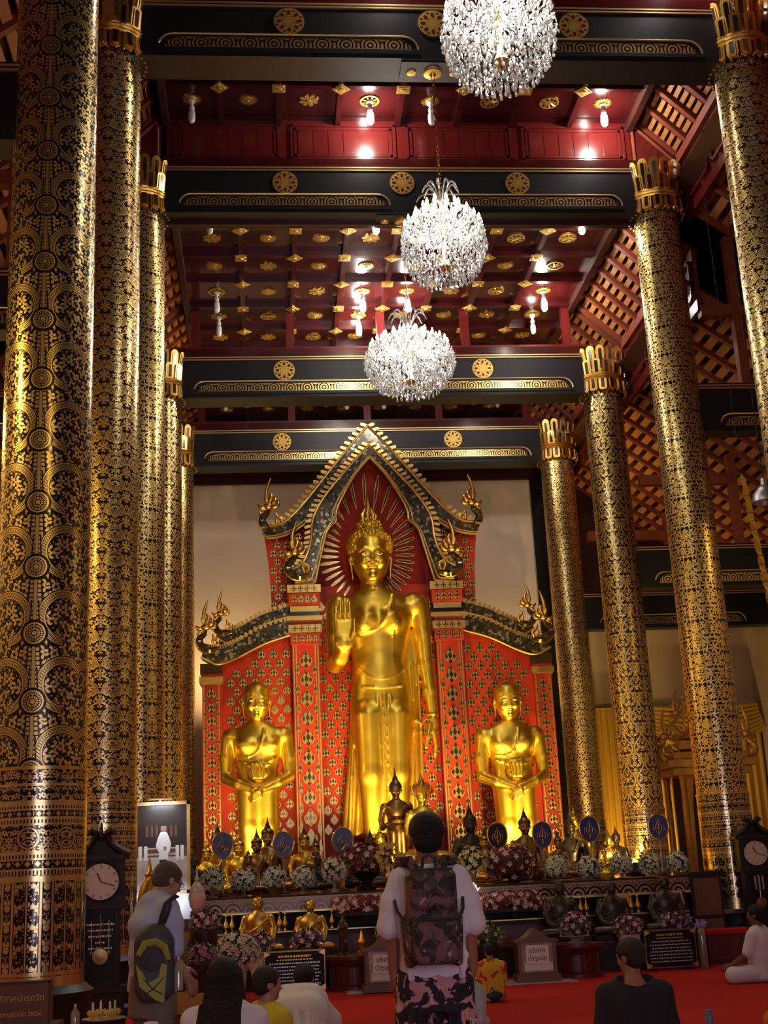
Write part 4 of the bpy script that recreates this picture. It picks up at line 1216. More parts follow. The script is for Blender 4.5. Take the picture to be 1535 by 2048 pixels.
# robe edges: chest sash, belt, pleat, folds
def front(x, z):
    rx, ry = np.interp(z, [2.34, 3, 4, 4.9, 5.5, 6, 6.6, 7.1, 7.42, 7.62], [.56, .53, .58, .71, .63, .575, .68, .8, .82, .6]), np.interp(z, [2.34, 3, 4, 4.9, 5.5, 6, 6.6, 7.1, 7.42, 7.62], [.34, .33, .37, .42, .38, .35, .42, .45, .39, .32])
    return -ry * math.sqrt(max(.02, 1 - (x / rx) ** 2))
def surf(S, x, z):
    """front (-y) surface of the sculpted volume at (x, z)"""
    ix = int(round((x - S.lo[0]) / S.h)); iz = int(round((z - S.lo[2]) / S.h))
    q = np.nonzero(S.D[ix, :, iz] < 0)[0]
    return S.lo[1] + S.h * q[0] if len(q) else 0.0
def ridge(pts, r, off=.0, k=.02):
    P = lerp_poly(pts, 5); ys = [surf(S, x, z) for x, z in P]
    ys = [sum(ys[max(0, i - 1):i + 2]) / len(ys[max(0, i - 1):i + 2]) for i in range(len(ys))]
    S.chain([(x, y, z) for (x, z), y in zip(P, ys)], [r] * len(P), k)
ridge([(.34, 7.58), (.22, 7.2), (.06, 6.9), (-.16, 6.74), (-.5, 6.72)], .030)
ridge([(.32, 7.45), (.30, 6.9), (.27, 6.4), (.25, 5.95)], .016)
ridge([(-.5, 5.92), (-.3, 5.72), (0, 5.66), (.3, 5.72), (.5, 5.92)], .022, .10); ridge([(-.42, 5.50), (0, 5.46), (.42, 5.50)], .03, .05)
ridge([(.02, 5.3), (.02, 4.4), (.02, 3.4), (.02, 2.45)], .035, .06, .04); ridge([(-.14, 5.3), (-.12, 4.4), (-.1, 3.6)], .02, .06); ridge([(.16, 5.3), (.14, 4.4)], .02, .06)
for x in (-.62, -.46): S.chain([(x, -.02, 5.0), (x - .12, -.02, 3.6), (x - .22, -.02, 2.35)], [.03, .04, .06], .03)
for x in (.66, .78): S.chain([(x + .06, .0, 6.0), (x + .06, .0, 4.5), (x, .0, 2.6)], [.03, .035, .05], .03)
S.chain([(.72, -.02, 4.78), (.85, -.06, 4.66), (1.0, -.02, 4.80)], [.03, .03, .03], .02)
# neck and head
HX = -.11
S.loft([(7.55, HX + .02, .03, .40, .33), (7.72, HX, .03, .30, .28), (7.95, HX, .03, .26, .27), (8.1, HX, .03, .27, .28)], .06)
for z in (7.70, 7.80): S.chain([(HX - .27, -.06, z), (HX, -.285, z - .03), (HX + .27, -.06, z)], [.02] * 3, .02)
S.loft([(7.90, HX, -.14, .15, .18), (8.02, HX, -.08, .27, .31), (8.25, HX, -.03, .385, .42), (8.50, HX, 0, .435, .46), (8.78, HX, .02, .45, .48), (9.0, HX, .04, .39, .42), (9.14, HX, .05, .22, .26)], .05)
face(S, HX, -.455, 8.50, .41, .035)
ears(S, HX, .0, 8.50, .43, .02)
mobj('body', S.mesh('great_buddha', 'statue_gold'), bt)
cap_ = SDF((-.75, -.6, 8.3), (.55, .7, 9.65), .025)
cap_.ell((HX, .05, 8.78), (.475, .505, .36), 0); cap_.ell((HX, .06, 9.18), (.27, .29, .24), .05)
cap_.box((HX, -.62, 8.55), (1.2, .5, .58), .1, .02, 's'); cap_.box((HX, -.42, 8.40), (.72, .5, .5), .1, .02, 's')
hc = mobj('hair_cap', cap_.mesh('hair_cap', 'statue_gold'), bt)
def hl(x, y): return .10 if y < -.55 else (-.55 if y > -.1 else -.35)
curls(HX, .05, 8.78, .50, .53, .38, 230, .058, lambda x, y: .38 if y < -.62 else (-.42 if abs(x) > .72 else (.1 if y < -.3 else -.7)), bt)
curls(HX, .06, 9.18, .28, .30, .26, 60, .05, lambda x, y: -.1, bt)
b = MB(); b.lathe([(.13, 0), (.16, .06), (.10, .13), (.13, .20), (.10, .30), (.05, .42), (.02, .55), (0, .64)], 14)
for i in range(7):
    a = 2 * PI * i / 7; b.tube([(.13 * math.cos(a), .13 * math.sin(a), .02), (.17 * math.cos(a), .17 * math.sin(a), .16), (.08 * math.cos(a), .08 * math.sin(a), .34)], [.05, .045, .006], 6)
b.obj('flame_finial', 'gold', bt, loc=(HX, .06, 9.36))
for s in (-1, 1):
    e = MB(); e.ball((HX + s * .165, -.462, 8.485), (.072, .03, .026), 12, 6); ey = e.obj('eye', 'eye_white', bt)
    MB().ball((HX + s * .165 + .008, -.487, 8.483), (.022, .012, .022), 8, 5).obj('pupil', 'eye_black', ey)
MB().lathe([(1.25, 0), (1.25, .12), (1.12, .18), (1.18, .42), (1.08, .52), (1.12, .66), (1.0, .72)], 40).obj('lotus_base', 'statue_oldgold', bt, loc=(0, -.15, 1.255), scale=(1, .56, 1))

# ---- the two attendant disciples
def disciple():
    S = SDF((-1.0, -.85, 1.7), (1.0, .6, 5.8), .02)
    S.loft([(1.8, 0, 0, .46, .34), (2.4, 0, 0, .43, .32), (3.0, 0, 0, .44, .33), (3.4, 0, 0, .46, .34), (3.8, 0, 0, .44, .31), (4.2, 0, 0, .52, .33), (4.5, 0, .01, .58, .30), (4.68, 0, .02, .42, .24), (4.8, 0, .03, .2, .18)], .05)
    for s in (-1, 1):
        S.chain([(s * .20, -.14, 3.3), (s * .21, -.16, 2.6), (s * .2, -.12, 1.9)], [.24, .2, .18], .06)
        S.ell((s * .55, .02, 4.48), (.20, .2, .2), .08)
        S.chain([(s * .60, .02, 4.45), (s * .66, -.02, 4.0), (s * .655, -.08, 3.62)], [.165, .145, .13], .05)
        S.chain([(s * .655, -.1, 3.60), (s * .42, -.36, 3.46), (s * .12, -.50, 3.34)], [.13, .11, .085], .04)
        S.ell((s * .23, -.24, 4.28), (.22, .14, .16), .1)
    # crossed hands
    S.box((-.02, -.56, 3.26), (.26, .10, .16), .045, .03, rot=(0, .5, 0))
    for i in range(4): S.chain([(.04 + .015 * i, -.62, 3.28 - .05 * i + .04), (-.10, -.60, 3.20 - .045 * i + .03), (-.2 + .02 * i, -.55, 3.15 - .03 * i)], [.03, .028, .022], .01)
    S.box((.0, -.50, 3.30), (.24, .09, .16), .045, .03, rot=(0, -.5, 0))
    S.chain([(.08, -.58, 3.35), (.02, -.63, 3.28)], [.035, .025], .015)
    # cloth bundle at the waist
    S.ell((.02, -.36, 3.68), (.24, .16, .20), .05); S.ell((.02, -.40, 3.84), (.28, .12, .08), .04)
    for x in (-.12, -.04, .05, .13): S.chain([(x, -.50, 3.84), (x * .7, -.52, 3.56)], [.03, .03], .012)
    P = lerp_poly([(-.40, 3.95), (-.2, 3.90), (.2, 3.92), (.40, 4.0)], 4); S.chain([(x, surf(S, x, z), z) for x, z in P], [.026] * len(P), .02)
    P = lerp_poly([(.16, 4.62), (.10, 4.35), (.0, 4.12), (-.2, 4.03), (-.40, 4.06)], 5); S.chain([(x, surf(S, x, z), z) for x, z in P], [.02] * len(P), .015)
    for x in (-.3, .3, .38): S.chain([(x, -.18, 3.1), (x * 1.08, -.16, 1.85)], [.04, .05], .02)
    # head
    S.loft([(4.66, 0, .02, .22, .2), (4.80, 0, .02, .165, .165), (4.95, 0, .02, .165, .17)], .04)
    S.loft([(4.83, 0, -.10, .08, .1), (4.90, 0, -.05, .17, .19), (5.05, 0, -.02, .245, .27), (5.25, 0, 0, .28, .30), (5.42, 0, .01, .285, .31), (5.56, 0, .02, .24, .27), (5.66, 0, .03, .10, .13)], .03)
    face(S, 0, -.29, 5.23, .27, .022); ears(S, 0, 0, 5.22, .275, .014)
    S.chain([(-.27, -.08, 5.36), (-.18, -.24, 5.40), (0, -.285, 5.41), (.18, -.24, 5.40), (.27, -.08, 5.36)], [.012] * 5, .01)
    return S.mesh('disciple', 'statue_gold')
DIS = disciple()
DB = MB().lathe([(.75, 0), (.75, .1), (.65, .16), (.70, .45), (.62, .56)], 28).mesh('lotus_base', 'statue_oldgold')
for x, y, dz, lab in ((-.16, 28.1, 0, 'golden attendant monk statue with folded hands, left of the great statue'), (5.36, 28.1, -.18, 'golden attendant monk statue with folded hands, right of the great statue')):
    t = thing('attendant_statue', lab, 'statue', (x, y, 1.255), group='attendant statues')
    mobj('body', DIS, t, (0, 0, dz - 1.255)); mobj('lotus_base', DB, t, None if False else (0, 0, 0))
    for s in (-1, 1):
        e = MB(); e.ball((s * .108, -.295, 5.215 - 1.25 + dz), (.045, .018, .016), 10, 5); e.obj('eye', 'eye_white', t)

# ---- smaller seated Buddhas
def seated_buddha(h=.011):
    S = SDF((-.52, -.5, -.02), (.52, .38, 1.3), h)
    S.ell((0, -.06, .14), (.40, .30, .14), .04); S.chain([(-.42, -.14, .12), (0, -.30, .10), (.42, -.14, .12)], [.10, .11, .10], .05)
    S.loft([(.12, 0, .04, .24, .2), (.3, 0, .04, .19, .15), (.5, 0, .03, .21, .15), (.64, 0, .03, .24, .14), (.74, 0, .04, .17, .11), (.80, 0, .04, .08, .08)], .04)
    for s in (-1, 1):
        S.chain([(s * .235, .04, .66), (s * .30, .03, .46), (s * .28, -.06, .28)], [.075, .062, .052], .03)
    S.chain([(-.28, -.06, .28), (-.26, -.24, .20), (-.25, -.34, .10)], [.05, .042, .03], .02)       # earth-touching hand
    S.chain([(.28, -.06, .28), (.12, -.22, .24), (-.06, -.26, .235)], [.05, .042, .03], .02)
    S.chain([(.16, -.10, .74), (.05, -.13, .52), (-.16, -.12, .44)], [.016] * 3, .01)
    S.loft([(.76, 0, .04, .075, .075), (.84, 0, .03, .07, .075), (.9, 0, .03, .07, .08)], .02)
    S.loft([(.83, 0, -.02, .04, .05), (.87, 0, 0, .075, .085), (.95, 0, .02, .105, .115), (1.03, 0, .03, .115, .125), (1.09, 0, .03, .105, .115), (1.14, 0, .035, .06, .07)], .015)
    face(S, 0, -.092, .965, .10, .010); ears(S, 0, .02, .965, .108, .008)
    return S.mesh('seated_buddha', 'statue_gold')
SB = seated_buddha()
HCAP = SDF((-.2, -.15, .9), (.2, .22, 1.35), .012)
HCAP.ell((0, .035, 1.045), (.124, .132, .098), 0); HCAP.ell((0, .04, 1.15), (.06, .065, .06), .02); HCAP.box((0, -.15, .98), (.3, .14, .12), .03, .01, 's')
HCM = HCAP.mesh('hair_cap', 'statue_dark')
FLM = MB().lathe([(.03, 0), (.042, .03), (.02, .07), (.008, .15), (0, .20)], 10).mesh('flame_finial', 'statue_dark')
PED = MB().lathe([(.46, 0), (.46, .05), (.38, .09), (.43, .16), (.36, .22), (.40, .26)], 20).mesh('pedestal', 'statue_oldgold')
def remat(me, mat):
    m2 = me.copy(); m2.materials.clear(); m2.materials.append(MATS[mat]); return m2
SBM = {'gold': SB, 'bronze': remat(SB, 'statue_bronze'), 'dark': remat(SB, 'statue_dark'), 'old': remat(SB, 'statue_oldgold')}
FLG = remat(FLM, 'statue_gold'); HCG = remat(HCM, 'statue_bronze')
def pix(px, py, Y):
    """world point at depth Y on the sight line through photo pixel (px, py)"""
    d = cw + cr * ((px - 767.5) / FPX) + cu * ((1024 - py) / FPX)
    k = Y / d.y
    return Vector((d.x * k, Y, d.z * k + CAMZ))
ALT = 1.253     # just above the altar top
def small_buddha(px, py_top, Y, size, mat, label, rz=0.0, flame=True):
    """py_top = photo row of the flame tip; the pedestal fills what is left down to the altar top"""
    p = pix(px, py_top, Y); H = (1.36 if flame else 1.2) * size
    zb = p.z - H
    if zb < ALT + .04: size *= (p.z - ALT - .04) / H; zb = ALT + .04
    t = thing('seated_buddha', label, 'statue', (p.x, Y, ALT), rz, 'small statues crowding the altar')
    o = mobj('body', SBM[mat], t, (0, 0, zb - ALT), None, size); mobj('hair_cap', HCM if mat != 'gold' else HCG, t, (0, 0, zb - ALT), None, size)
    if flame: mobj('flame_finial', FLM if mat != 'gold' else FLG, t, (0, .04 * size, zb - ALT + 1.185 * size), None, (size, size, size * .9))
    ph = max(.03, zb - ALT + .02)
    mobj('pedestal', PED, t, None, None, (size * .95, size * .9, ph / .26))
SMALL = [
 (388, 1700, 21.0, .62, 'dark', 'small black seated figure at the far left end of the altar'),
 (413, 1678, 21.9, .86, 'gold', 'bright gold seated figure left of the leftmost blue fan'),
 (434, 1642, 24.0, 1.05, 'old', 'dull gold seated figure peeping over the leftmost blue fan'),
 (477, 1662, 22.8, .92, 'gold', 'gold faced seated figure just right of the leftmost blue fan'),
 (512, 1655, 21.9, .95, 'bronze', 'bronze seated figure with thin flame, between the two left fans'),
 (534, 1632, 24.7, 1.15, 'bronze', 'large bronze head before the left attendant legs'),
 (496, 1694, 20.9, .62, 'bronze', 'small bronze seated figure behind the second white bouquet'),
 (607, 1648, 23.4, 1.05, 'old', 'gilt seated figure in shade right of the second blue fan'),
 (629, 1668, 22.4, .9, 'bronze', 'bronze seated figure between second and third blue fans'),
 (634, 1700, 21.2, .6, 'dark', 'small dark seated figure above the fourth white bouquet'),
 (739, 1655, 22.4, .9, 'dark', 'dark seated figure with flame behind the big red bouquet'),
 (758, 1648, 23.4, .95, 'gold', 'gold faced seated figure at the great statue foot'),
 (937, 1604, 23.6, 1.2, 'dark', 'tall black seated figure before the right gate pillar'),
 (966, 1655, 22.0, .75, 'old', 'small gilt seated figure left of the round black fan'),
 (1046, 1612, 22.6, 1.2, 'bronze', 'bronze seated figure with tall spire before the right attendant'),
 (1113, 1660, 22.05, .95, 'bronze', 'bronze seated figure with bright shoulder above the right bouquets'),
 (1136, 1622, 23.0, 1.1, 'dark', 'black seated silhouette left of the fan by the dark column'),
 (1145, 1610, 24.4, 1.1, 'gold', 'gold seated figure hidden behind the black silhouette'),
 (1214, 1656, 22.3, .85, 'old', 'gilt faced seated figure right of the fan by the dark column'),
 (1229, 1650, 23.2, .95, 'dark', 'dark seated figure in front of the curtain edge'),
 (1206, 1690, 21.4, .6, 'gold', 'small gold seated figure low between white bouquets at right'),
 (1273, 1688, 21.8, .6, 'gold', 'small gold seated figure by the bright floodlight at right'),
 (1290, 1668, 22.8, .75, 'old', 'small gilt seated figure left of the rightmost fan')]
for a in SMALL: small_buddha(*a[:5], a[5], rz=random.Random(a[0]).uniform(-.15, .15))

# ---- bronze standing figure with a golden bowl, and a crowned golden figure
def standing_small():
    S = SDF((-.42, -.42, -.02), (.42, .3, 1.75), .010)
    S.loft([(0, 0, 0, .2, .15), (.4, 0, 0, .185, .14), (.75, 0, 0, .2, .15), (.9, 0, 0, .17, .13), (1.08, 0, 0, .21, .14), (1.18, 0, .01, .235, .13), (1.25, 0, .01, .16, .1), (1.3, 0, .02, .08, .08)], .03)
    for s in (-1, 1):
        S.ell((s * .225, .01, 1.16), (.075, .08, .08), .03)
        S.chain([(s * .245, .01, 1.15), (s * .29, .0, .95), (s * .28, -.05, .80)], [.062, .055, .05], .02)
        S.chain([(s * .28, -.05, .80), (s * .2, -.2, .84), (s * .10, -.27, .86)], [.05, .042, .032], .02)
        S.chain([(s * .09, -.08, .7), (s * .09, -.08, .1)], [.09, .075], .03)
        S.chain([(s * .09, -.06, .04), (s * .1, -.18, .03)], [.05, .04], .02)
    S.loft([(1.24, 0, .02, .08, .08), (1.36, 0, .02, .065, .07), (1.42, 0, .01, .07, .08)], .02)
    S.loft([(1.34, 0, -.02, .04, .05), (1.38, 0, 0, .07, .08), (1.45, 0, .01, .10, .11), (1.53, 0, .02, .11, .12), (1.6, 0, .03, .095, .105), (1.65, 0, .03, .05, .06)], .012)
    face(S, 0, -.095, 1.47, .095, .009); ears(S, 0, .01, 1.47, .103, .007)
    return S.mesh('standing_figure', 'statue_bronze')
ST = standing_small()
t = thing('standing_figure', 'bronze standing figure holding a golden bowl at the great statue robe', 'statue', (2.43, 24.5, ALT), 0, 'small statues crowding the altar', 1.0)
zb = pix(793, 1530, 24.5).z - 1.92 * 1.02 - ALT
mobj('body', ST, t, (0, 0, zb), None, 1.02); mobj('hair_cap', HCM, t, (0, -.01, zb + .46), None, (1.0, 1.0, 1.05)); mobj('flame_finial', FLM, t, (0, .03, zb + 1.68), None, 1.25)
MB().lathe([(0, 0), (.09, .01), (.13, .06), (.125, .11), (.10, .12), (.0, .10)], 18, (0, -.28, zb + .82)).obj('alms_bowl', 'gold', t)
MB().lathe([(.3, 0), (.3, .06), (.24, .1), (.26, max(.12, zb))], 20).obj('pedestal', 'statue_oldgold', t)
t = thing('crowned_figure', 'golden crowned standing figure just above the dark-haired visitor head', 'statue', (pix(842, 1570, 23.6).x, 23.6, ALT), 0, 'small statues crowding the altar')
zb = pix(842, 1570, 23.6).z - 1.95 - ALT
zb = max(zb, .08)
mobj('body', remat(ST, 'statue_gold'), t, (0, 0, zb), None, 1.0)
b = MB(); b.lathe([(.12, 0), (.135, .03), (.11, .06), (.08, .12), (.05, .2), (.02, .28), (0, .36)], 12, (0, .02, 1.56))
for i in range(9):
    a = -PI + PI * i / 8; b.tube([(.12 * math.cos(a), .02 + .12 * math.sin(a), 1.56), (.15 * math.cos(a), .02 + .15 * math.sin(a), 1.64), (.13 * math.cos(a), .02 + .13 * math.sin(a), 1.72)], [.03, .025, .004], 5)
for s in (-1, 1): b.tube([(s * .13, .02, 1.5), (s * .2, .02, 1.56), (s * .19, .02, 1.68)], [.02, .03, .004], 5)
b.obj('crown', 'gold', t, loc=(0, 0, zb))
MB().lathe([(.3, 0), (.3, .06), (.24, .1), (.26, max(.12, zb))], 20).obj('pedestal', 'statue_oldgold', t)
# ================================================================== ALTAR AND ITS FURNITURE
M('altar_wood', (0.030, 0.013, 0.007), 0.5, 0.0, 0.3, 4, spec=.25)
M('brown_wood', (0.13, 0.052, 0.020), 0.4, 0.0, 0.3, 5)
M('dark_red_wood', (0.11, 0.016, 0.012), 0.38, 0.0, 0.3, 5)
M('black_board', (0.008, 0.008, 0.008), 0.5, spec=.2)
M('fan_blue', (0.018, 0.022, 0.16), 0.35, 0.0, 0.25, 5, sheen=.3)
M('fan_black', (0.012, 0.012, 0.03), 0.35)
M('paper', (0.72, 0.68, 0.70), 0.7)
M('ink', (0.05, 0.03, 0.06), 0.7)
M('petal_white', (0.70, 0.66, 0.52), 0.6, 0, .25, 30)
M('petal_pink', (0.62, 0.24, 0.34), 0.6, 0, .3, 30)
M('petal_palepink', (0.72, 0.46, 0.44), 0.6, 0, .25, 30)
M('petal_red', (0.19, 0.010, 0.022), 0.6, 0, .3, 30)
M('petal_purple', (0.20, 0.03, 0.16), 0.6, 0, .3, 30)
M('petal_yellow', (0.68, 0.46, 0.06), 0.6, 0, .3, 30)
M('leaf_green', (0.035, 0.075, 0.025), 0.5, 0, .3, 20)
M('vase_glass', (0.40, 0.36, 0.28), 0.12, 0.35, .2, 10)
M('ceramic', (0.50, 0.42, 0.38), 0.25, 0, .2, 10)
M('yellow_cloth', (0.70, 0.42, 0.05), 0.75, 0, .15, 3)

def text_obj(body, size, mat, parent, loc, rot, name='lettering', ext=.001, align='CENTER'):
    cv = bpy.data.curves.new(name, 'FONT'); cv.body = body; cv.size = size; cv.align_x = align; cv.extrude = ext; cv.resolution_u = 3
    tmp = bpy.data.objects.new(name, cv); col.objects.link(tmp)
    dg = bpy.context.evaluated_depsgraph_get(); dg.update()
    me = bpy.data.meshes.new_from_object(tmp.evaluated_get(dg))
    bpy.data.objects.remove(tmp)
    me.materials.clear(); me.materials.append(MATS[mat])
    return mobj(name, me, parent, loc, rot)

# ---- stepped altar
def mat_ledge():
    m, b = mat_new('ledge_pattern'); x, y, z = coords()
    P = .26; um = wrap(x, P).abs(); r = hyp(um, z + .09)
    ring = ((r * 95.0).sin() > 0.0) * (r < .15)
    lf = leafmask(um, z, 26.0, 3.0, .06, .1, .05, 12)
    mask = mx((z.abs() > .083), sel(r < .155, ring, lf))
    gold_on(mask, b, dark=(.012, .006, .006), gold=(.40, .24, .13), rg=.45)
mat_ledge()
al = thing('altar_platform', 'long dark altar with gilt patterned ledge carrying statues and vases', 'altar', (0, 0, 0))
MB().bb(-.95, 6.62, 19.98, 24.0, 1.12, 1.25).obj('altar_top', 'altar_wood', al)
MB().bb(-1.75, 6.95, 24.0, 29.9, .9, 1.25).obj('altar_top', 'altar_wood', al)
MB().bb(-.95, 6.62, -.02, 0, -.10, .10).obj('ledge_frieze', 'ledge_pattern', al, loc=(0, 19.98, 1.125))
for z in (1.015, 1.238): MB().bb(-.97, 6.64, 19.93, 19.98, z - .012, z + .012).obj('ledge_moulding', 'gold_line' if z < 1.1 else 'altar_wood', al)
MB().bb(-.85, 6.5, 20.35, 29.0, 0, 1.12).obj('altar_body', 'altar_wood', al)
MB().bb(-.9, 6.25, 19.58, 20.35, .68, .76).obj('shelf', 'altar_wood', al)
MB().bb(-.9, 6.25, 19.57, 19.58, .74, .755).obj('shelf_edge', 'gold_line', al)
MB().bb(-.9, 6.25, 19.66, 20.35, 0, .68).obj('shelf_front', 'dark_red_wood', al)
MB().bb(-.9, 6.25, 18.95, 19.62, 0, .42).obj('lower_step', 'altar_wood', al)
MB().bb(-.9, 6.25, 18.94, 18.95, .395, .41).obj('step_edge', 'dark_red_wood', al)
for x in np.linspace(-.7, 6.3, 9): MB().bb(x - .03, x + .03, 19.93, 20.0, .76, 1.02).obj('ledge_post', 'altar_wood', al)
ec = MB().bb(6.42, 6.9, 19.9, 20.6, 0, 1.26).bb(6.40, 6.92, 19.88, 20.62, 1.26, 1.30).obj('end_cabinet', 'altar_wood', al)
for z0, z1 in ((.08, .6), (.66, 1.2)): MB().bb(6.46, 6.86, 19.885, 19.9, z0, z1).bb(6.5, 6.82, 19.875, 19.886, z0 + .05, z1 - .05).obj('cabinet_door', 'brown_wood', ec)

URN = MB().lathe([(0, 0), (.035, 0), (.022, .02), (.022, .04), (.05, .08), (.045, .12), (.018, .17), (.012, .21), (.02, .225), (.008, .25), (0, .29)], 12).mesh('gilt_urn', 'gold')
UL = ['left of a pair by the left monk', 'right of a pair by the left monk', 'left of a pair between the gold monk statues', 'right of a pair between the gold monk statues', 'single one right of the gold monk statues', 'left of a pair among the dark monk statues', 'right of a pair among the dark monk statues', 'left of a pair by the rightmost dark monk', 'right of a pair by the rightmost dark monk', 'single one at the right altar end']
for i, (px, py) in enumerate([(452, 1866), (464, 1866), (559, 1861), (570, 1860), (664, 1855), (1162, 1829), (1173, 1828), (1263, 1823), (1276, 1822), (1365, 1818)]):
    p = pix(px, py, 19.64)
    mobj('gilt_urn', URN, None, (p.x, 19.64, .763), None, (.78, .78, 1), label='tiny gold urn on the altar shelf, ' + UL[i], cat='urn', group='gilt urns on the shelf')

# ---- bouquets
def blossoms(pts, nrm, size, seed, spread=1.0):
    r_ = np.random.default_rng(seed); b = MB()
    for (p, n_) in zip(pts, nrm):
        n_ = Vector(n_).normalized(); t = n_.orthogonal().normalized(); u = n_.cross(t); a0 = r_.uniform(0, 2 * PI); s = size * r_.uniform(.75, 1.25)
        p = Vector(p); vs = [p]; fs = []
        for k in range(5):
            a = a0 + 2 * PI * k / 5
            for da, rr, h in ((-.5, .62, .30), (0, 1.0, .34), (.5, .62, .30)):
                vs.append(p + (t * math.cos(a + da) + u * math.sin(a + da)) * s * rr + n_ * s * h)
            o = 1 + k * 3; fs += [(0, o, o + 1, o + 2)]
        b.add(vs, fs)
    return b
def ballpts(n, R, seed, zmin=-.5, off=0.0):
    r_ = np.random.default_rng(seed); P = []; g = PI * (3 - 5 ** .5)
    for i in range(n):
        z = 1 - (i + .5) / n * (1 - zmin); q = math.sqrt(max(0, 1 - z * z)); a = g * i + off
        P.append((q * math.cos(a), q * math.sin(a), z))
    P = np.array(P) + r_.normal(0, .05, (n, 3))
    return P * np.array(R), P
VASES = {
 'glass': [(0, 0), (.07, 0), (.05, .03), (.022, .06), (.025, .09), (.05, .16), (.065, .24), (.06, .25)],
 'pot': [(0, 0), (.09, 0), (.115, .08), (.13, .16), (.12, .17), (.0, .15)],
 'bowl': [(0, 0), (.12, 0), (.13, .03), (.07, .05), (.08, .08), (.22, .15), (.21, .16), (0, .13)]}
def bouquet(px, py, Y, R, cols, vase, zbase, label, n=70, size=.05, vm='vase_glass', cat='flowers'):
    p = pix(px, py, Y); R3 = (R, R, R) if isinstance(R, (int, float)) else R
    t = thing('flower_bouquet', label, cat, (p.x, Y, zbase), 0, 'flower arrangements of the altar')
    zc = p.z - zbase; seed = int(px * 7 + py)
    hv = max(.06, zc - R3[2] * .55)
    pr = VASES[vase]; k = hv / pr[-2][1] if pr[-2][1] else 1
    MB().lathe([(r * (1 if k < 1.6 else 1.2), z * k) for r, z in pr], 14, cap=False).obj('vase', vm, t)
    for i, (c_, fr) in enumerate(cols):
        P, N = ballpts(int(n * fr), R3, seed + i, -.65, i * 1.3)
        P = P * (1.0 + .06 * i); P[:, 2] += zc
        blossoms(P, N, size, seed + i).obj('blossoms', c_, t, 0, kind='stuff')
    P, N = ballpts(26, (R3[0] * .9, R3[1] * .9, R3[2] * .9), seed + 9, -.45)
    P[:, 2] += zc
    b = MB()
    for q, n_ in zip(P, N):
        q = Vector(q); n_ = Vector(n_).normalized(); s = n_.orthogonal().normalized() * .035
        b.add([q - n_ * .06, q + s, q + n_ * .09, q - s], [(0, 1, 2, 3)])
    b.ball((0, 0, zc), (R3[0] * .72, R3[1] * .72, R3[2] * .75), 10, 7)
    b.obj('leaves', 'leaf_green', t, 0, kind='stuff')
    return t
W = [('petal_white', 1.0)]
bouquet(425, 1762, 20.45, .165, W, 'glass', ALT, 'white bouquet in a vase at the far left of the altar ledge')
bouquet(487, 1762, 20.45, .17, W, 'glass', ALT, 'white bouquet, second from the left on the altar ledge')
bouquet(548, 1757, 20.45, .165, W, 'pot', ALT, 'white bouquet in an orange pot, third from the left', vm='brown_wood')
bouquet(606, 1757, 20.45, .165, W, 'glass', ALT, 'white bouquet in a goblet vase, fourth from the left')
bouquet(668, 1742, 20.32, .18, [('petal_white', .7), ('petal_palepink', .4)], 'glass', ALT, 'cream bouquet pressed against the left red and white bouquet')
RW = [('petal_red', 1.0), ('petal_palepink', .42)]
bouquet(731, 1722, 20.9, (.42, .30, .27), RW, 'bowl', ALT, 'large red and white flower mound left of the standing visitor', 150, .055, 'altar_wood')
bouquet(945, 1722, 20.6, .20, [('petal_yellow', .7), ('petal_white', .5)], 'glass', ALT, 'yellow and white bouquet right of the standing visitor')
bouquet(1022, 1728, 20.9, (.42, .30, .27), RW, 'bowl', ALT, 'large red and white flower mound below the right attendant', 150, .055, 'altar_wood')
for px, py, lab in ((1113, 1735, 'white bouquet next to the right red flower mound'), (1177, 1737, 'white bouquet second right of the right red flower mound'), (1241, 1730, 'white bouquet third from the right end of the altar'), (1299, 1730, 'grey white bouquet second from the right end of the altar'), (1352, 1727, 'rightmost white bouquet on the altar ledge')):
    bouquet(px, py, 20.5, .165, W, 'glass', ALT, lab)
# yellow ring wreath beside the left mound
t = thing('flower_wreath', 'pale yellow ring wreath at the right of the left flower mound', 'wreath', tuple(pix(778, 1732, 20.45)))
t.location.z = ALT
n = 60; P = []; N = []
for i in range(n):
    a = 2 * PI * i / n * 3; rr = .16 + .03 * math.cos(i * 1.9); P.append((rr * math.cos(a), -.03 * math.sin(i * 1.9), .50 + rr * math.sin(a))); N.append((math.cos(a) * .4, -1, math.sin(a) * .4))
blossoms(P, N, .045, 5).obj('blossoms', 'petal_yellow', t, 0, kind='stuff')
MB().tube([(.0, 0, 0), (0, 0, .34)], .015, 6).obj('stand', 'brass', t)
MB().lathe([(.1, 0), (.1, .02), (.02, .03)], 14).obj('foot', 'brass', t)
for dx in (-.04, .03): MB().prism([(dx, .34), (dx + .03, .34), (dx + .04, .12), (dx + .0, .12)], -.06, -.055).obj('ribbon', 'petal_palepink', t)

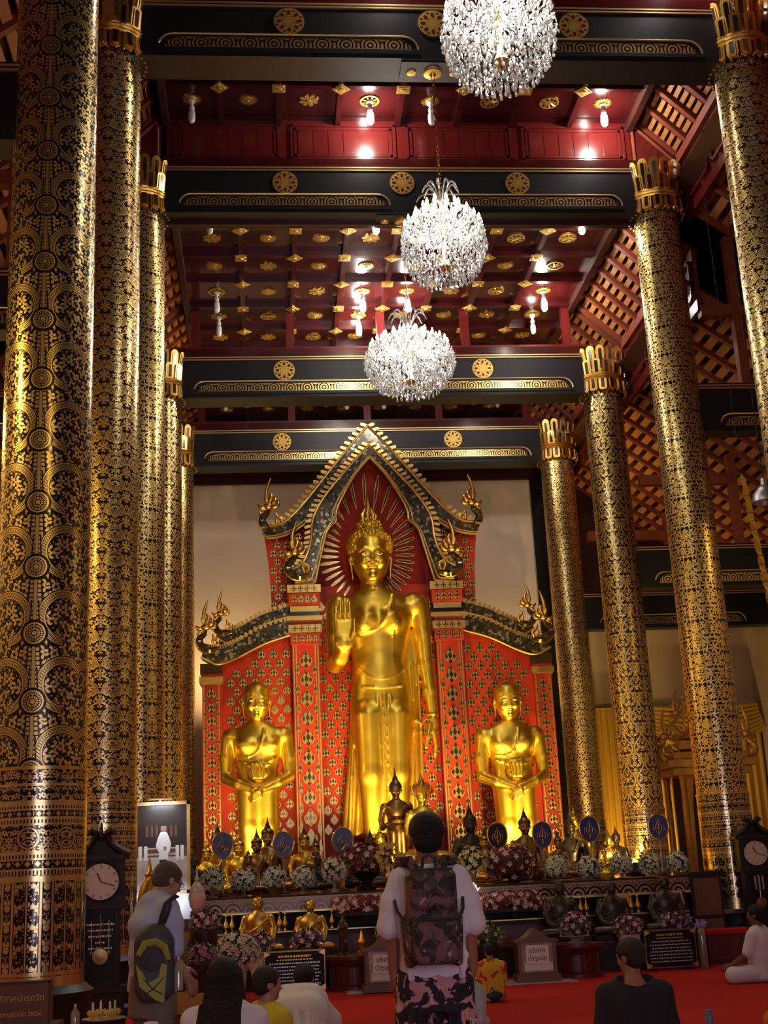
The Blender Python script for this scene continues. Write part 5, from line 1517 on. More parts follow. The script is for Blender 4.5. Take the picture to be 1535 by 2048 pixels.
# flower trays hung before the ledge
for px, py, lab in ((735, 1806, 'long tray of red and pink blossoms below the left flower mound'), (1023, 1800, 'long tray of red and pink blossoms below the right flower mound')):
    p = pix(px, py, 19.75)
    t = thing('flower_tray', lab, 'flowers', (p.x, 19.76, .763), 0, 'flower trays')
    zc = p.z - .76
    MB().bb(-.5, .5, -.14, .14, zc - .17, zc - .12).obj('tray', 'altar_wood', t)
    for x in (-.4, .4): MB().bb(x - .03, x + .03, -.05, .05, 0, zc - .16).obj('leg', 'altar_wood', t)
    r_ = np.random.default_rng(px)
    for c_, k, sz in (('petal_red', 110, .05), ('petal_palepink', 55, .045)):
        P = np.stack([r_.uniform(-.5, .5, k), r_.uniform(-.16, .12, k), r_.uniform(-.12, .10, k)], 1); P[:, 1] -= .05 * (c_ != 'petal_red'); N = P * [.4, 1, 1] + [0, -.15, .12]
        P[:, 2] += zc
        blossoms(P, N, sz, px).obj('blossoms', c_, t, 0, kind='stuff')

# ---- ceremonial fans
def fan(px, py, Y, label, mat='fan_blue', emb=True):
    p = pix(px, py, Y)
    t = thing('ceremonial_fan', label, 'fan', (p.x, Y, ALT), random.Random(px).uniform(-.12, .12), 'ceremonial fans')
    zc = p.z - ALT; n = 28
    def out(k): return [(k * .165 * math.sin(a) * (1 + .10 * math.cos(a)), zc + k * .205 * math.cos(a) + .01) for a in [2 * PI * i / n for i in range(n)]]
    d = MB().prism(out(1.0), -.012, .012).obj('fan_disc', mat, t)
    o = out(1.0); MB().tube([(x, -.004, z) for x, z in o + o[:2]], .013, 6).obj('fan_rim', 'lotus_gilt', d)
    MB().tube([(0, 0, zc - .2), (0, .0, .02)], .012, 8).obj('pole', 'steel', t)
    MB().lathe([(.09, 0), (.09, .02), (.03, .05), (.02, .06)], 14).obj('foot', 'altar_wood', t)
    if emb:
        e = MB(); rr = random.Random(px)
        for s in (-1, 1):
            lick(e, [(0, zc - .10), (s * .05, zc - .02), (s * .03, zc + .07), (0, zc + .13)], .008); lick(e, [(s * .01, zc - .1), (s * .09, zc - .04), (s * .07, zc + .05)], .007)
        lick(e, [(0, zc - .14), (0, zc), (0, zc + .15)], .009)
        e.ball((0, 0, zc - .02), (.03, .01, .035), 8, 5)
        e2 = e.obj('emblem', 'statue_bronze', d); e2.location = (0, -.014, 0)
for a in ((445, 1692, 21.35, 'leftmost dark blue oval fan with gilt rim'), (566, 1691, 21.35, 'blue oval fan, second from the left, over the white bouquets'), (685, 1683, 21.35, 'shiny blue oval fan behind the left red flower mound'),
          (994, 1673, 21.25, 'nearly black oval fan behind the right red flower mound', 'fan_black'), (1084, 1671, 21.2, 'blue oval fan right of the right attendant legs'), (1178, 1660, 21.3, 'blue oval fan before the dark flecked column'), (1316, 1655, 21.3, 'rightmost purple blue oval fan before the lattice column')):
    fan(*a)

# ---- gilt offering bowls beside the visitor head, lotus lamp, candles
def bowlstack(px, Y, label, k):
    p = pix(px, 1720, Y)
    t = thing('offering_bowl', label, 'bowl', (p.x, Y, ALT), 0, 'gilt offering bowls')
    MB().lathe([(0, 0), (.16, 0), (.17, .03), (.10, .07), (.10, .11), (.20, .20), (.22, .30), (.20, .31), (0, .24)], 22).obj('bowl', 'gold', t)
    MB().lathe([(.0, .30), (.10, .30), (.12, .36), (.20, .42), (.21, .48), (.13, .53), (0, .55)], 22).obj('upper_bowl', 'gold', t)
bowlstack(817, 20.8, 'gilt stacked offering bowl left of the visitor neck', 0); bowlstack(884, 20.8, 'gilt stacked offering bowl right of the visitor neck', 1)
M('lotus_glow', (1, 1, 1), .4, emit=(1.0, .93, .78), es=5.0)
p = pix(938, 1785, 19.95)
t = thing('lotus_lamp', 'glowing white lotus lamp at the visitor right sleeve', 'lamp', (p.x, 19.74, .763))
zc = pix(938, 1790, 19.74).z - .76
b = MB()
for rr, hh, n, tl in ((.04, .17, 5, .25), (.06, .14, 6, .5), (.09, .10, 7, .85)):
    for i in range(n):
        a = 2 * PI * i / n + rr * 9; c, s = math.cos(a), math.sin(a)
        b.add([(0, 0, zc), (c * rr - s * .035, s * rr + c * .035, zc + hh * .5), (c * (rr + .05 * tl), s * (rr + .05 * tl), zc + hh), (c * rr + s * .035, s * rr - c * .035, zc + hh * .5)], [(0, 1, 2, 3)])
b.obj('petals', 'lotus_glow', t, 0)
MB().lathe([(.06, 0), (.06, .02), (.015, .04), (.015, zc - .02), (.04, zc)], 12).obj('stand', 'brass', t)

# ---- floodlights that light the statues
FM = MB().box((0, 0, .12), (.22, .12, .18), (-.5, 0, 0)); FM.bb(-.12, .12, -.05, .05, 0, .02); FM.bb(-.12, -.105, -.02, .02, .0, .13); FM.bb(.105, .12, -.02, .02, 0, .13)
FML = FM.mesh('floodlight_body', 'black_board', 0)
M('flood_glow', (1, 1, 1), .4, emit=(1.0, .74, .30), es=40.0)
FGL = MB().box((0, .055, .155), (.18, .012, .14), (-.5, 0, 0)).mesh('floodlight_glass', 'flood_glow', 0)
def flood(x, y, target, pw, label, spot=95, z=ALT):
    t = thing('floodlight', label, 'floodlight', (x, y, z), 0, 'floodlights on the altar')
    v = Vector(target) - Vector((x, y, z)); rz = math.atan2(-v.x, v.y)
    t.rotation_euler = (0, 0, rz)
    mobj('housing', FML, t); mobj('glass', FGL, t)
    l = light('flood_beam', 'SPOT', (x + v.x * .03, y + .13, z + .30), pw, GOLDL, .06, target, spot, .7)
flood(-.5, 26.4, (-.2, 28.0, 3.9), 435, 'floodlight at the left attendant foot')
flood(.45, 26.2, (-.05, 28.1, 4.2), 261, 'floodlight between left attendant and great statue')
flood(1.6, 26.0, (2.4, 28.5, 6.2), 812, 'floodlight left of the great statue hem')
flood(3.6, 26.0, (2.8, 28.5, 5.6), 812, 'floodlight right of the great statue hem')
flood(5.0, 26.4, (5.3, 28.0, 3.6), 435, 'floodlight left of the right attendant')
flood(5.75, 26.4, (5.5, 28.0, 3.8), 377, 'floodlight right of the right attendant')
p = pix(1288, 1772, 20.9); flood(p.x, 21.2, (7.4, 26.5, 2.6), 377, 'bright floodlight among the right white bouquets', 110)
p = pix(820, 1708, 21.2); flood(p.x, 21.4, (2.55, 28.4, 4.6), 478, 'bright floodlight left of the visitor neck', 60)
flood(6.3, 24.6, (7.5, 30.5, 4.5), 348, 'floodlight aimed at the dark flecked column', 100)
for x, z, pw, lab in ((-.75, 5.3, 330, 'unseen stand floodlight added behind the left backdrop wing to light the wall'), (6.1, 5.2, 190, 'unseen stand floodlight added behind the right backdrop wing to light the wall')):  # unseen floods on stands, added to wash the white back wall
    t = thing('added_stand_flood', lab, 'floodlight', (x, 31.3, 0))
    MB().lathe([(.2, 0), (.2, .03), (.03, .05), (.025, z), (0, z)], 12).obj('stand', 'black_board', t); mobj('housing', FML, t, (0, 0, z)); mobj('glass', FGL, t, (0, 0, z))
    light('wall_fill_beam', 'SPOT', (x, 31.45, z + .32), pw, WARM, .08, (x * 1.0, 33.0, z + 2.6), 150, .9)
flood(8.5, 31.0, (8.7, 32.7, 2.6), 330, 'unseen floodlight added on the floor to brighten the yellow curtain', 130, 0.003)  # unseen floor flood added to brighten the curtain
flood(-.9, 24.6, (-2.0, 27.5, 5.0), 348, 'floodlight aimed at the left columns', 110)

# ---- monk portrait statues before the altar
def monk(h=.009):
    S = SDF((-.48, -.48, -.02), (.48, .34, 1.02), h)
    S.ell((0, -.06, .12), (.40, .28, .12), .04); S.chain([(-.38, -.12, .10), (0, -.28, .09), (.38, -.12, .10)], [.09, .10, .09], .05)
    S.loft([(.1, 0, .05, .25, .19), (.3, 0, .05, .22, .16), (.5, 0, .05, .235, .155), (.62, 0, .05, .24, .14), (.70, 0, .05, .17, .11), (.76, 0, .05, .08, .08)], .04)
    for s in (-1, 1):
        S.chain([(s * .22, .05, .63), (s * .28, .04, .44), (s * .25, -.08, .27)], [.08, .07, .06], .03)
        S.chain([(s * .25, -.08, .27), (s * .10, -.22, .23), (s * .0, -.25, .21)], [.055, .045, .035], .02)
    for i in range(6):
        P = lerp_poly([(.20 - .004 * i, .67 - .055 * i), (.05, .52 - .05 * i), (-.12, .42 - .045 * i), (-.2, .40 - .04 * i)], 4); S.chain([(x, surf(S, x, z), z) for x, z in P], [.016 if i == 0 else .010] * len(P), .008)
    S.loft([(.70, 0, .05, .085, .08), (.8, 0, .04, .065, .07), (.86, 0, .04, .065, .075)], .02)
    S.loft([(.79, 0, -.02, .04, .05), (.83, 0, .0, .07, .08), (.90, 0, .02, .088, .10), (.96, 0, .03, .09, .105), (.995, 0, .035, .07, .085), (1.015, 0, .04, .03, .04)], .012)
    face(S, 0, -.075, .90, .085, .009)
    for s in (-1, 1): S.ell((s * .092, .03, .89), (.014, .028, .04), .006)
    return S.mesh('monk_statue', 'statue_oldgold')
MK = monk()
MKD = remat(MK, 'statue_dark'); MKB = remat(MK, 'statue_bronze')
for px, py, Y, me, lab in ((515, 1794, 19.2, MK, 'gold seated monk statue left, behind the purple flowers'), (620, 1800, 19.2, MK, 'bright gold seated monk statue behind the left black board'),
                           (1118, 1764, 19.2, MKD, 'dark seated monk statue left of the three at right'), (1221, 1763, 19.2, MKD, 'dark seated monk statue, middle of the three at right'), (1326, 1752, 19.28, MKD, 'dark seated monk statue behind the right black board')):
    p = pix(px, py, Y); zs = p.z - 1.0
    t = thing('monk_statue', lab, 'statue', (p.x, Y, .423), 0, 'seated monk statues')
    sc_ = .98 if p.z - .98 >= .47 else (p.z - .47)
    mobj('body', me, t, (0, 0, p.z - .42 - 1.015 * sc_), None, sc_)
    MB().bb(-.36, .36, -.22, .18, 0, p.z - .42 - 1.015 * sc_ + .03).obj('plinth', 'altar_wood', t)
MB().bb(5.16, 5.42, 19.70, 19.78, .763, 1.02).obj('gilt_slab', 'statue_oldgold', None, label='plain gilt slab standing on the shelf among the dark monk statues', cat='slab')

# lower flower balls
PP = [('petal_purple', .7), ('petal_palepink', .5)]
bouquet(521, 1893, 18.72, .17, PP, 'pot', 0, 'purple bouquet at the knees of the left gold monk statue', 60, .045, 'ceramic')
bouquet(615, 1880, 18.7, (.22, .15, .13), PP, 'pot', 0, 'purple pink bouquet on the lap of the bright gold monk statue', 60, .045, 'altar_wood')
bouquet(470, 1908, 17.9, (.31, .26, .24), [('petal_white', .8), ('petal_palepink', .4)], 'pot', 0, 'big white and pink flower dome behind the long-haired woman', 120, .055, 'ceramic')
bouquet(1256, 1855, 18.72, .165, PP, 'pot', 0, 'purple pink bouquet left of the right black board', 60, .045, 'ceramic')
bouquet(1350, 1842, 18.82, (.21, .09, .11), PP, 'glass', 0, 'purple pink bouquet over the right black board', 60, .045, 'altar_wood')
bouquet(973, 1872, 18.6, (.22, .14, .17), [('petal_yellow', .35), ('petal_white', .2)], 'pot', 0, 'loose yellow flowers above the kneeling child', 60, .035, 'altar_wood')
bouquet(775, 1868, 18.78, (.15, .11, .16), [('petal_yellow', .35), ('petal_white', .2)], 'pot', 0, 'loose yellow flowers left of the standing visitor', 60, .035, 'altar_wood')

# fluted red drums
def drum(px, py, Y, label, top):
    p = pix(px, py, Y)
    t = thing('fluted_pedestal', label, 'pedestal', (p.x, Y, 0), 0, 'fluted red pedestals')
    MB().lathe([(.36, 0), (.36, .05), (.30, .08), (.30, .30), (.36, .35), (.40, .40), (.40, .44)], 28).obj('core', 'dark_red_wood', t)
    fl = MB().box((0, 0, .19), (.03, .025, .22)).mesh('flute', 'dark_red_wood', 0)
    for i in range(22):
        a = 2 * PI * i / 22; mobj('flute', fl, t, (.305 * math.cos(a), .305 * math.sin(a), 0), (0, 0, a + PI / 2))
    return p
p = drum(706, 1940, 18.48, 'left fluted red pedestal with a glass stupa on it', 0)
t = thing('glass_stupa', 'dark mirror-faced stupa lantern on the left fluted pedestal', 'lantern', (p.x - .12, 18.5, .44))
MB().lathe([(.09, 0), (.09, .03), (.06, .05), (.06, .34), (.08, .36), (.05, .42), (.015, .5), (0, .54)], 8).obj('body', 'glass_mosaic', t)
t = thing('glass_stupa', 'small gilt stupa lantern at the right of the left fluted pedestal', 'lantern', (p.x + .13, 18.5, .44))
MB().lathe([(.07, 0), (.07, .03), (.05, .05), (.05, .14), (.06, .16), (.03, .22), (.01, .3), (0, .32)], 8).obj('body', 'statue_oldgold', t)
p = drum(1150, 1920, 18.45, 'right fluted red pedestal under a purple bouquet', 1)
bouquet(1148, 1855, 18.45, .185, PP, 'bowl', .44, 'purple pink bouquet on the right fluted pedestal', 70, .048, 'ceramic')

# arched donation boxes with paper notices
def don_box(px, Y, label, w=.52):
    p = pix(px, 1940, Y)
    t = thing('donation_box', label, 'box', (p.x, Y, .012), 0, 'arched donation boxes')
    MB().bb(-w / 2 - .03, w / 2 + .03, -.18, .18, 0, .10).obj('base', 'brown_wood', t)
    MB().bb(-w / 2, w / 2, -.13, .15, .10, .52).obj('body', 'brown_wood', t)
    n = 12; ar = [(-w / 2 - .04, .50)] + [(-w / 2 - .04 + (w + .08) * i / n, .53 + .14 * math.exp(-((i / n - .5) / .2) ** 2)) for i in range(n + 1)] + [(w / 2 + .04, .50)]
    MB().prism(ar, -.16, .16).obj('arched_top', 'brown_wood', t)
    for x in (-w / 2 + .025, w / 2 - .025): MB().bb(x - .025, x + .025, -.145, -.13, .10, .52).obj('stile', 'brown_wood', t)
    MB().bb(-w / 2 + .05, w / 2 - .05, -.136, -.13, .12, .50).obj('window', 'vase_glass', t)
    MB().bb(-w / 2 + .08, w / 2 - .06, -.142, -.136, .14, .24).obj('banknotes', 'paper', t)
    nt_ = MB().box((0, -.15, .345), (.31, .004, .24), (0, .03, 0)).obj('notice', 'paper', t)
    text_obj('บริจาค', .085, 'ink', nt_, (0, -.154, .37), (PI / 2, 0, 0)); text_obj('บำรุงวัด', .085, 'ink', nt_, (0, -.154, .27), (PI / 2, 0, 0))
don_box(1072, 17.95, 'arched wooden donation box with white notice, right of the kneeling child')
don_box(768, 17.75, 'arched wooden donation box with white notice, half hidden by the standing visitor')
mt = MB().bb(1.0, 4.05, 17.7, 18.35, 0, .012).obj('floor_mat', 'ceramic', None, label='thin cream mat under the donation boxes at the carpet edge', cat='mat')

# black boards with gilt lettering
def board(x0, x1, z1, Y, label, seed):
    t = thing('inscription_board', label, 'board', ((x0 + x1) / 2, Y, 0), 0, 'black inscription boards')
    w = x1 - x0
    MB().bb(-w / 2, w / 2, -.02, .02, .03, z1).obj('slab', 'black_board', t)
    fr = MB()
    for a in ((-w / 2, w / 2, .03, .05), (-w / 2, w / 2, z1 - .02, z1), (-w / 2, -w / 2 + .015, .03, z1), (w / 2 - .015, w / 2, .03, z1)): fr.bb(a[0], a[1], -.026, -.02, a[2], a[3])
    fr.obj('frame', 'statue_bronze', t, 0)
    for sx in (-1, 1):
        for z in (.07, z1 - .04): MB().prism([(sx * w / 2, z - .04), (sx * (w / 2 - .09), z), (sx * w / 2, z + .04)], -.034, -.02).obj('corner_mount', 'lotus_gilt', t, 0)
        MB().bb(sx * w * .35 - .02, sx * w * .35 + .02, -.06, .12, 0, .03).obj('foot', 'black_board', t)
    r_ = random.Random(seed); n = 9
    for i in range(n):
        z = z1 - .075 - i * (z1 - .15) / n; b = MB(); half_ = w * (.30 if i < 2 else .42) * r_.uniform(.85, 1); x = -half_
        while x < half_:
            l = r_.uniform(.012, .035); b.bb(x, min(x + l, half_), -.024, -.02, z - (.008 if i else .013), z + (.008 if i else .013)); x += l + r_.uniform(.006, .014)
        b.obj('text_line', 'statue_oldgold' if i < 2 else 'steel', t, 0)
board(-.07, .75, .55, 18.3, 'black inscription board with gilt lines before the gold monk statues', 3)
board(5.26, 6.0, .55, 18.66, 'black inscription board with gilt lines behind the black-shirted visitor', 4)
# ribbon-tied offering at right and red dais
t = thing('ribbon_bow', 'pale blue ribbon bow on a glass at the right of the altar', 'ribbon', (6.14, 18.80, 0))
b = MB()
for a in range(6): b.tube([(0, 0, .56), (.07 * math.cos(a), -.03, .60 + .05 * math.sin(a * 2)), (.10 * math.cos(a + .4), -.02, .56 + .06 * math.sin(a + 1))], [.015, .03, .01], 6, flat=.3)
M('ribbon_blue', (.42, .40, .72), .6); b.obj('bow', 'ribbon_blue', t)
MB().lathe([(.06, 0), (.06, .4), (.05, .5), (.03, .54)], 12).obj('holder', 'vase_glass', t)
t = thing('red_dais', 'low dark red dais at the foot of the thick right column', 'platform', (6.72, 19.50, 0))
MB().bb(-.36, .36, -.3, .3, 0, .42).obj('body', 'dark_red_wood', t); MB().bb(-.39, .39, -.33, .33, .42, .47).obj('top', 'carpet_red', t)

# ---- yellow curtain and swag on the rear wall
def drape(name, x0, x1, z0, z1, y, n, amp, label, mat='yellow_cloth'):
    t = thing(name, label, 'curtain', ((x0 + x1) / 2, y, 0)); b = MB(); k = n * 8; r_ = random.Random(int(x0 * 10)); ph = [r_.uniform(-.4, .4) for _ in range(n + 2)]
    for i in range(k + 1):
        u = i / k; x = x0 + (x1 - x0) * u - (x0 + x1) / 2; d = amp * math.sin(2 * PI * u * n + ph[int(u * n)])
        b.v += [(x, d * 1.3, z0), (x, d, (z0 + z1) / 2), (x, d * .8, z1)]
    for i in range(k):
        for j in range(2): b.f.append((i * 3 + j, i * 3 + 3 + j, i * 3 + 4 + j, i * 3 + 1 + j)); b.m.append(0)
    b.obj('cloth', mat, t); MB().tube([((x0 - x1) / 2, 0, z1 + .02), ((x1 - x0) / 2, 0, z1 + .02)], .03, 8).obj('rail', 'brass', t)
    return t
drape('wall_curtain', 7.72, 9.75, .02, 5.34, 32.72, 13, .05, 'yellow curtain hanging between the dark column and the lattice column')
t = drape('wall_curtain', 9.75, 12.85, .02, 5.34, 32.72, 15, .05, 'yellow curtain with a draped swag right of the lattice column')
b = MB()
for i in range(8):
    pts = [(-1.5 + q / 10 * 3.0, -.16 - .02 * i, 5.30 - .09 * i - .5 * math.sin(PI * q / 10) * (i + 1) / 8) for q in range(11)]
    b.tube(pts, .055, 6, flat=.7)
b.obj('swag', 'yellow_cloth', t)

# ---- carved gilt pulpit behind the thick right column
t = thing('carved_pulpit', 'carved gilded wooden pulpit tower behind the thick right column', 'pulpit', (9.35, 27.4, 0))
M('carved_gilt', (.42, .22, .06), .4, .7, .4, 14, bump=.5)
MB().lathe([(.95, 0), (.95, .25), (.82, .32), (.88, .8), (.80, 1.0), (.90, 1.15)], 8, a0=PI / 8).obj('base', 'carved_gilt', t)
for sx in (-1, 1):
    for sy in (-1, 1):
        MB().lathe([(.09, 0), (.07, .2), (.06, 1.9), (.10, 2.1)], 10, (sx * .62, sy * .55, 1.15)).obj('post', 'carved_gilt', t)
    o = MB(); o.prism([(sx * .5, 1.15), (sx * .56, 1.15), (sx * .56, 3.2), (sx * .38, 3.2), (sx * .46, 2.6)], -.58, -.54); o.obj('side_panel', 'carved_gilt', t)
MB().bb(-.5, .5, .5, .54, 1.15, 3.2).obj('back_panel', 'dark_wood', t)
for z, w in ((3.2, .85), (3.36, .95), (3.52, .8), (3.75, .62), (4.0, .45)): MB().bb(-w, w, -w * .85, w * .85, z, z + .15).obj('cornice', 'carved_gilt', t)
fm = remat(FIN, 'carved_gilt'); fm.materials.append(MATS['carved_gilt'])
for sx in (-1, 1):
    for z, x, sc_ in ((3.55, .92, .8), (4.1, .6, .7), (4.5, .3, .6)): mobj('finial', fm, t, (x * sx, -.5, z), None, (sc_ * sx, sc_, sc_))
MB().lathe([(.3, 4.1), (.18, 4.4), (.08, 4.8), (.02, 5.3), (0, 5.4)], 10).obj('spire', 'carved_gilt', t)

# ---- hanging zigzag paper banner and its string
p0, p1 = pix(1485, 958, 19.0), pix(1537, 1192, 19.0)
t = thing('hanging_banner', 'long narrow yellow paper banner hanging at the right picture edge', 'banner', (p0.x, 19.0, p0.z))
d = p1 - p0; b = MB(); n = 17
for i in range(n):
    a, c = d * (i / n) * 1.25, d * ((i + .92) / n) * 1.25; w = .045 + .006 * (i % 2)
    b.add([(a.x - w, 0.03 * (-1) ** i, a.z), (a.x + w, 0, a.z), (c.x + w, 0, c.z), (c.x - w, -.03 * (-1) ** i, c.z)], [(0, 1, 2, 3)])
b.add([(-.045, 0, 0), (.045, 0, 0), (-.02, 0, .1)], [(0, 1, 2)])
b.obj('paper_strip', 'yellow_cloth', t, 0); MB().tube([(-.02, 0, .08), (-.05, 0, 5.6)], .003, 5).obj('string', 'dark_wood', t)

# ---- tall case clocks
def clock(loc, rz, label, wood, face_m, txt):
    t = thing('grandfather_clock', label, 'clock', loc, rz, 'tall case clocks')
    MB().bb(-.27, .27, -.16, .16, 0, .12).obj('foot', wood, t); MB().bb(-.25, .25, -.15, .15, .12, .42).obj('base', wood, t); MB().bb(-.28, .28, -.17, .17, .42, .48).obj('base_moulding', wood, t)
    MB().bb(-.21, .21, -.12, .13, .48, 1.26).obj('trunk', wood, t); MB().bb(-.27, .27, -.16, .15, 1.26, 1.31).obj('moulding', wood, t)
    MB().bb(-.255, .255, -.14, .15, 1.31, 1.76).obj('hood', wood, t); MB().bb(-.30, .30, -.18, .17, 1.76, 1.81).obj('cornice', wood, t)
    gl = MB().bb(-.16, .16, -.128, -.12, .54, 1.22).obj('door', 'black_board', t)
    for x in (-.17, .17): MB().bb(x - .015, x + .015, -.135, -.12, .5, 1.24).obj('door_stile', wood, gl)
    f_ = MB().lathe([(0, 0), (.19, 0), (.19, .02), (0, .02)], 36).obj('dial', face_m, t); f_.location = (0, -.142, 1.535); f_.rotation_euler = (PI / 2, 0, 0)
    n = 40; MB().tube([(.195 * math.cos(2 * PI * i / n), -.155, 1.535 + .195 * math.sin(2 * PI * i / n)) for i in range(n + 1)], .012, 6).obj('bezel', wood, t)
    for i in range(12):
        a = 2 * PI * i / 12; MB().box((.16 * math.sin(a), -.166, 1.535 + .16 * math.cos(a)), (.008, .004, .03), (0, a, 0)).obj('hour_mark', 'ink', t)
    for a, l, w in ((math.radians(-25), .10, .014), (math.radians(108), .15, .009)):
        MB().box((math.sin(a) * l / 2, -.168, 1.535 + math.cos(a) * l / 2), (w, .004, l), (0, a, 0)).obj('clock_hand', 'ink', t)
    for s in (-1, 1):      # swan-neck pediment
        P = lerp_poly([(s * .30, 1.81), (s * .20, 1.86), (s * .11, 1.93), (s * .06, 2.03), (s * .10, 2.07), (s * .13, 2.03)], 5)
        MB().tube([(x, -.13, z) for x, z in P], [.04] * 10 + [.035] * (len(P) - 10), 8, flat=1.6).obj('pediment', wood, t)
    MB().prism([(-.28, 1.81), (.28, 1.81), (.14, 1.90), (.07, 1.98), (-.07, 1.98), (-.14, 1.90)], -.1, -.06).obj('pediment_board', wood, t)
    MB().lathe([(.03, 1.96), (.045, 2.0), (.02, 2.05), (.01, 2.14), (0, 2.16)], 10, (0, -.12, 0)).obj('finial', wood, t)
    pd = MB().tube([(0, -.13, 1.2), (0, -.13, .82)], .006, 6).obj('pendulum_rod', 'brass', t)
    o = MB().lathe([(0, 0), (.085, 0), (.08, .015), (0, .02)], 24).obj('pendulum_bob', 'statue_bronze', pd); o.location = (0, -.132, .78); o.rotation_euler = (PI / 2, 0, 0)
    if txt:
        r2 = random.Random(9)
        for i, hw_ in enumerate((.15, .13, .12, .05, .12)):      # faded, illegible painted lines
            b = MB(); x = -hw_
            while x < hw_:
                l = r2.uniform(.006, .016); b.bb(x, min(x + l, hw_), -.1305, -.129, 1.10 - i * .06 - r2.uniform(.004, .012), 1.10 - i * .06 + r2.uniform(.006, .014)); x += l + r2.uniform(.003, .008)
            b.obj('text_line', 'paper', gl, 0)
        text_obj('11 พ.ค. 2550', .04, 'paper', gl, (0, -.1295, .80), (PI / 2, 0, 0))
        w_ = MB()
        for x in (-.09, .09): w_.bb(x - .003, x + .003, -.1305, -.13, .82, 1.14)
        w_.obj('painted_lines', 'paper', gl, 0)
    else:
        for i in range(3): MB().lathe([(.018, 0), (.018, .2)], 10, (-.06 + .06 * i, -.135, .98)).obj('clock_weight', 'steel', gl)
    return t
M('clock_dark', (0.022, 0.008, 0.005), .5, 0, .3, 5, spec=.25); M('clock_black', (0.012, 0.010, 0.010), .45, 0, .3, 5, spec=.3); M('dial_pale', (.62, .50, .47), .5, 0, .06, 4)
clock((-1.78, 14.55, 0), .12, 'dark wooden tall clock between the two nearest left columns', 'clock_dark', 'dial_pale', True)
clock((7.73, 20.62, 0), -.1, 'black tall clock at the right edge before the thick column', 'clock_black', 'dial_pale', False)

# ---- framed full-length portrait on an easel base, left of the altar
M('frame_cream', (.62, .42, .18), .45, .2, .15, 8); M('photo_dark', (.03, .022, .02), .35); M('photo_floor', (.52, .54, .58), .4, 0, .5, 6); M('photo_white', (.78, .86, .95), .45, emit=None)
M('photo_skin', (.34, .18, .12), .6); M('photo_brown', (.13, .07, .045), .45, 0, .4, 12); M('white_cloth', (.72, .74, .80), .7)
pA, pB = pix(268, 1606, 19.75), pix(381, 1786, 19.75)
fw, fh = .86, pA.z - pB.z
t = thing('framed_portrait', 'large cream framed portrait of a figure in a white coat', 'picture', (pB.x - fw / 2, 19.75, 0))
zb = pB.z
for a in ((-fw / 2, fw / 2, zb, zb + .05), (-fw / 2, fw / 2, zb + fh - .05, zb + fh), (-fw / 2, -fw / 2 + .05, zb, zb + fh), (fw / 2 - .05, fw / 2, zb, zb + fh)): MB().bb(a[0], a[1], -.05, .02, a[2], a[3]).obj('frame_bar', 'frame_cream', t)
g = MB()
w2 = fw / 2 - .05
g.bb(-w2, w2, -.01, .0, zb + .05, zb + fh - .05, 0)
def R4(x0, x1, z0, z1, y, m): g.add([(x0, y, zb + z0 * fh), (x1, y, zb + z0 * fh), (x1, y, zb + z1 * fh), (x0, y, zb + z1 * fh)], [(0, 1, 2, 3)], m)
R4(-w2, w2, .04, .40, -.011, 1); R4(-.27, .32, .52, .95, -.012, 2); R4(-w2, w2, .40, .50, -.011, 5)
for x in (-.3, -.22, .24, .31): R4(x - .025, x + .025, .36, .52, -.013, 3)
R4(-.22, .26, .42, .50, -.0125, 1); R4(-.2, .24, .44, .485, -.0128, 5)
r_ = random.Random(4)
for i in range(7):
    x = -.2 + i * .07; g.prism([(x - .02, zb + fh * .62), (x + .02, zb + fh * .62), (x + .015, zb + fh * .72), (x, zb + fh * .75), (x - .015, zb + fh * .72)], -.0135, -.013, 'y', 5)
X0 = .04
def PG(pts, m, y): g.prism([(X0 + x, zb + z * fh) for x, z in pts], y - .001, y, 'y', m)
PG([(-.062, .12), (.055, .12), (.052, .40), (-.055, .40)], 2, -.015)
PG([(-.070, .37), (.070, .37), (.066, .48), (.085, .60), (.050, .66), (.022, .675), (-.022, .675), (-.050, .66), (-.085, .60), (-.066, .48)], 3, -.017)
PG([(-.083, .605), (-.115, .52), (-.075, .455), (.005, .475), (.005, .505), (-.062, .50), (-.068, .57)], 3, -.0185)
PG([(.083, .605), (.110, .54), (.085, .44), (.062, .44), (.075, .54), (.062, .60)], 3, -.0185)
PG([(.0, .47), (.04, .475), (.04, .51), (.0, .51)], 4, -.0195)
PG([(-.032, .67), (.032, .67), (.040, .715), (.034, .755), (-.034, .755), (-.040, .715)], 4, -.018); PG([(-.042, .735), (.042, .735), (.040, .765), (.02, .785), (-.02, .785), (-.040, .765)], 2, -.019)
PG([(.04, .47), (.05, .47), (.09, .16), (.085, .16)], 3, -.0195)
g.obj('photograph', ['photo_dark', 'photo_floor', 'photo_dark', 'photo_white', 'photo_skin', 'photo_brown'], t, 0)
MB().bb(-fw / 2 - .06, fw / 2 + .06, -.10, .25, 0, zb).obj('draped_stand', 'white_cloth', t)
# small fluorescent tube under the frame lights the cloth
MB().bb(-.18, .18, -.16, -.12, zb + fh + .02, zb + fh + .05).bb(-.01, .01, -.14, .0, zb + fh, zb + fh + .03).obj('picture_lamp', 'brass', t)
light('picture_light', 'AREA', (pB.x - fw / 2, 19.45, zb + fh - .01), 5, (.9, .92, 1.0), .34, (pB.x - fw / 2, 19.74, zb + fh * .45), sy=.04)
lt = light('tube_light', 'AREA', (pB.x - fw / 2, 19.45, zb - .02), 3, (.75, .85, 1.0), .7, (pB.x - fw / 2, 19.68, zb - .3), sy=.05)

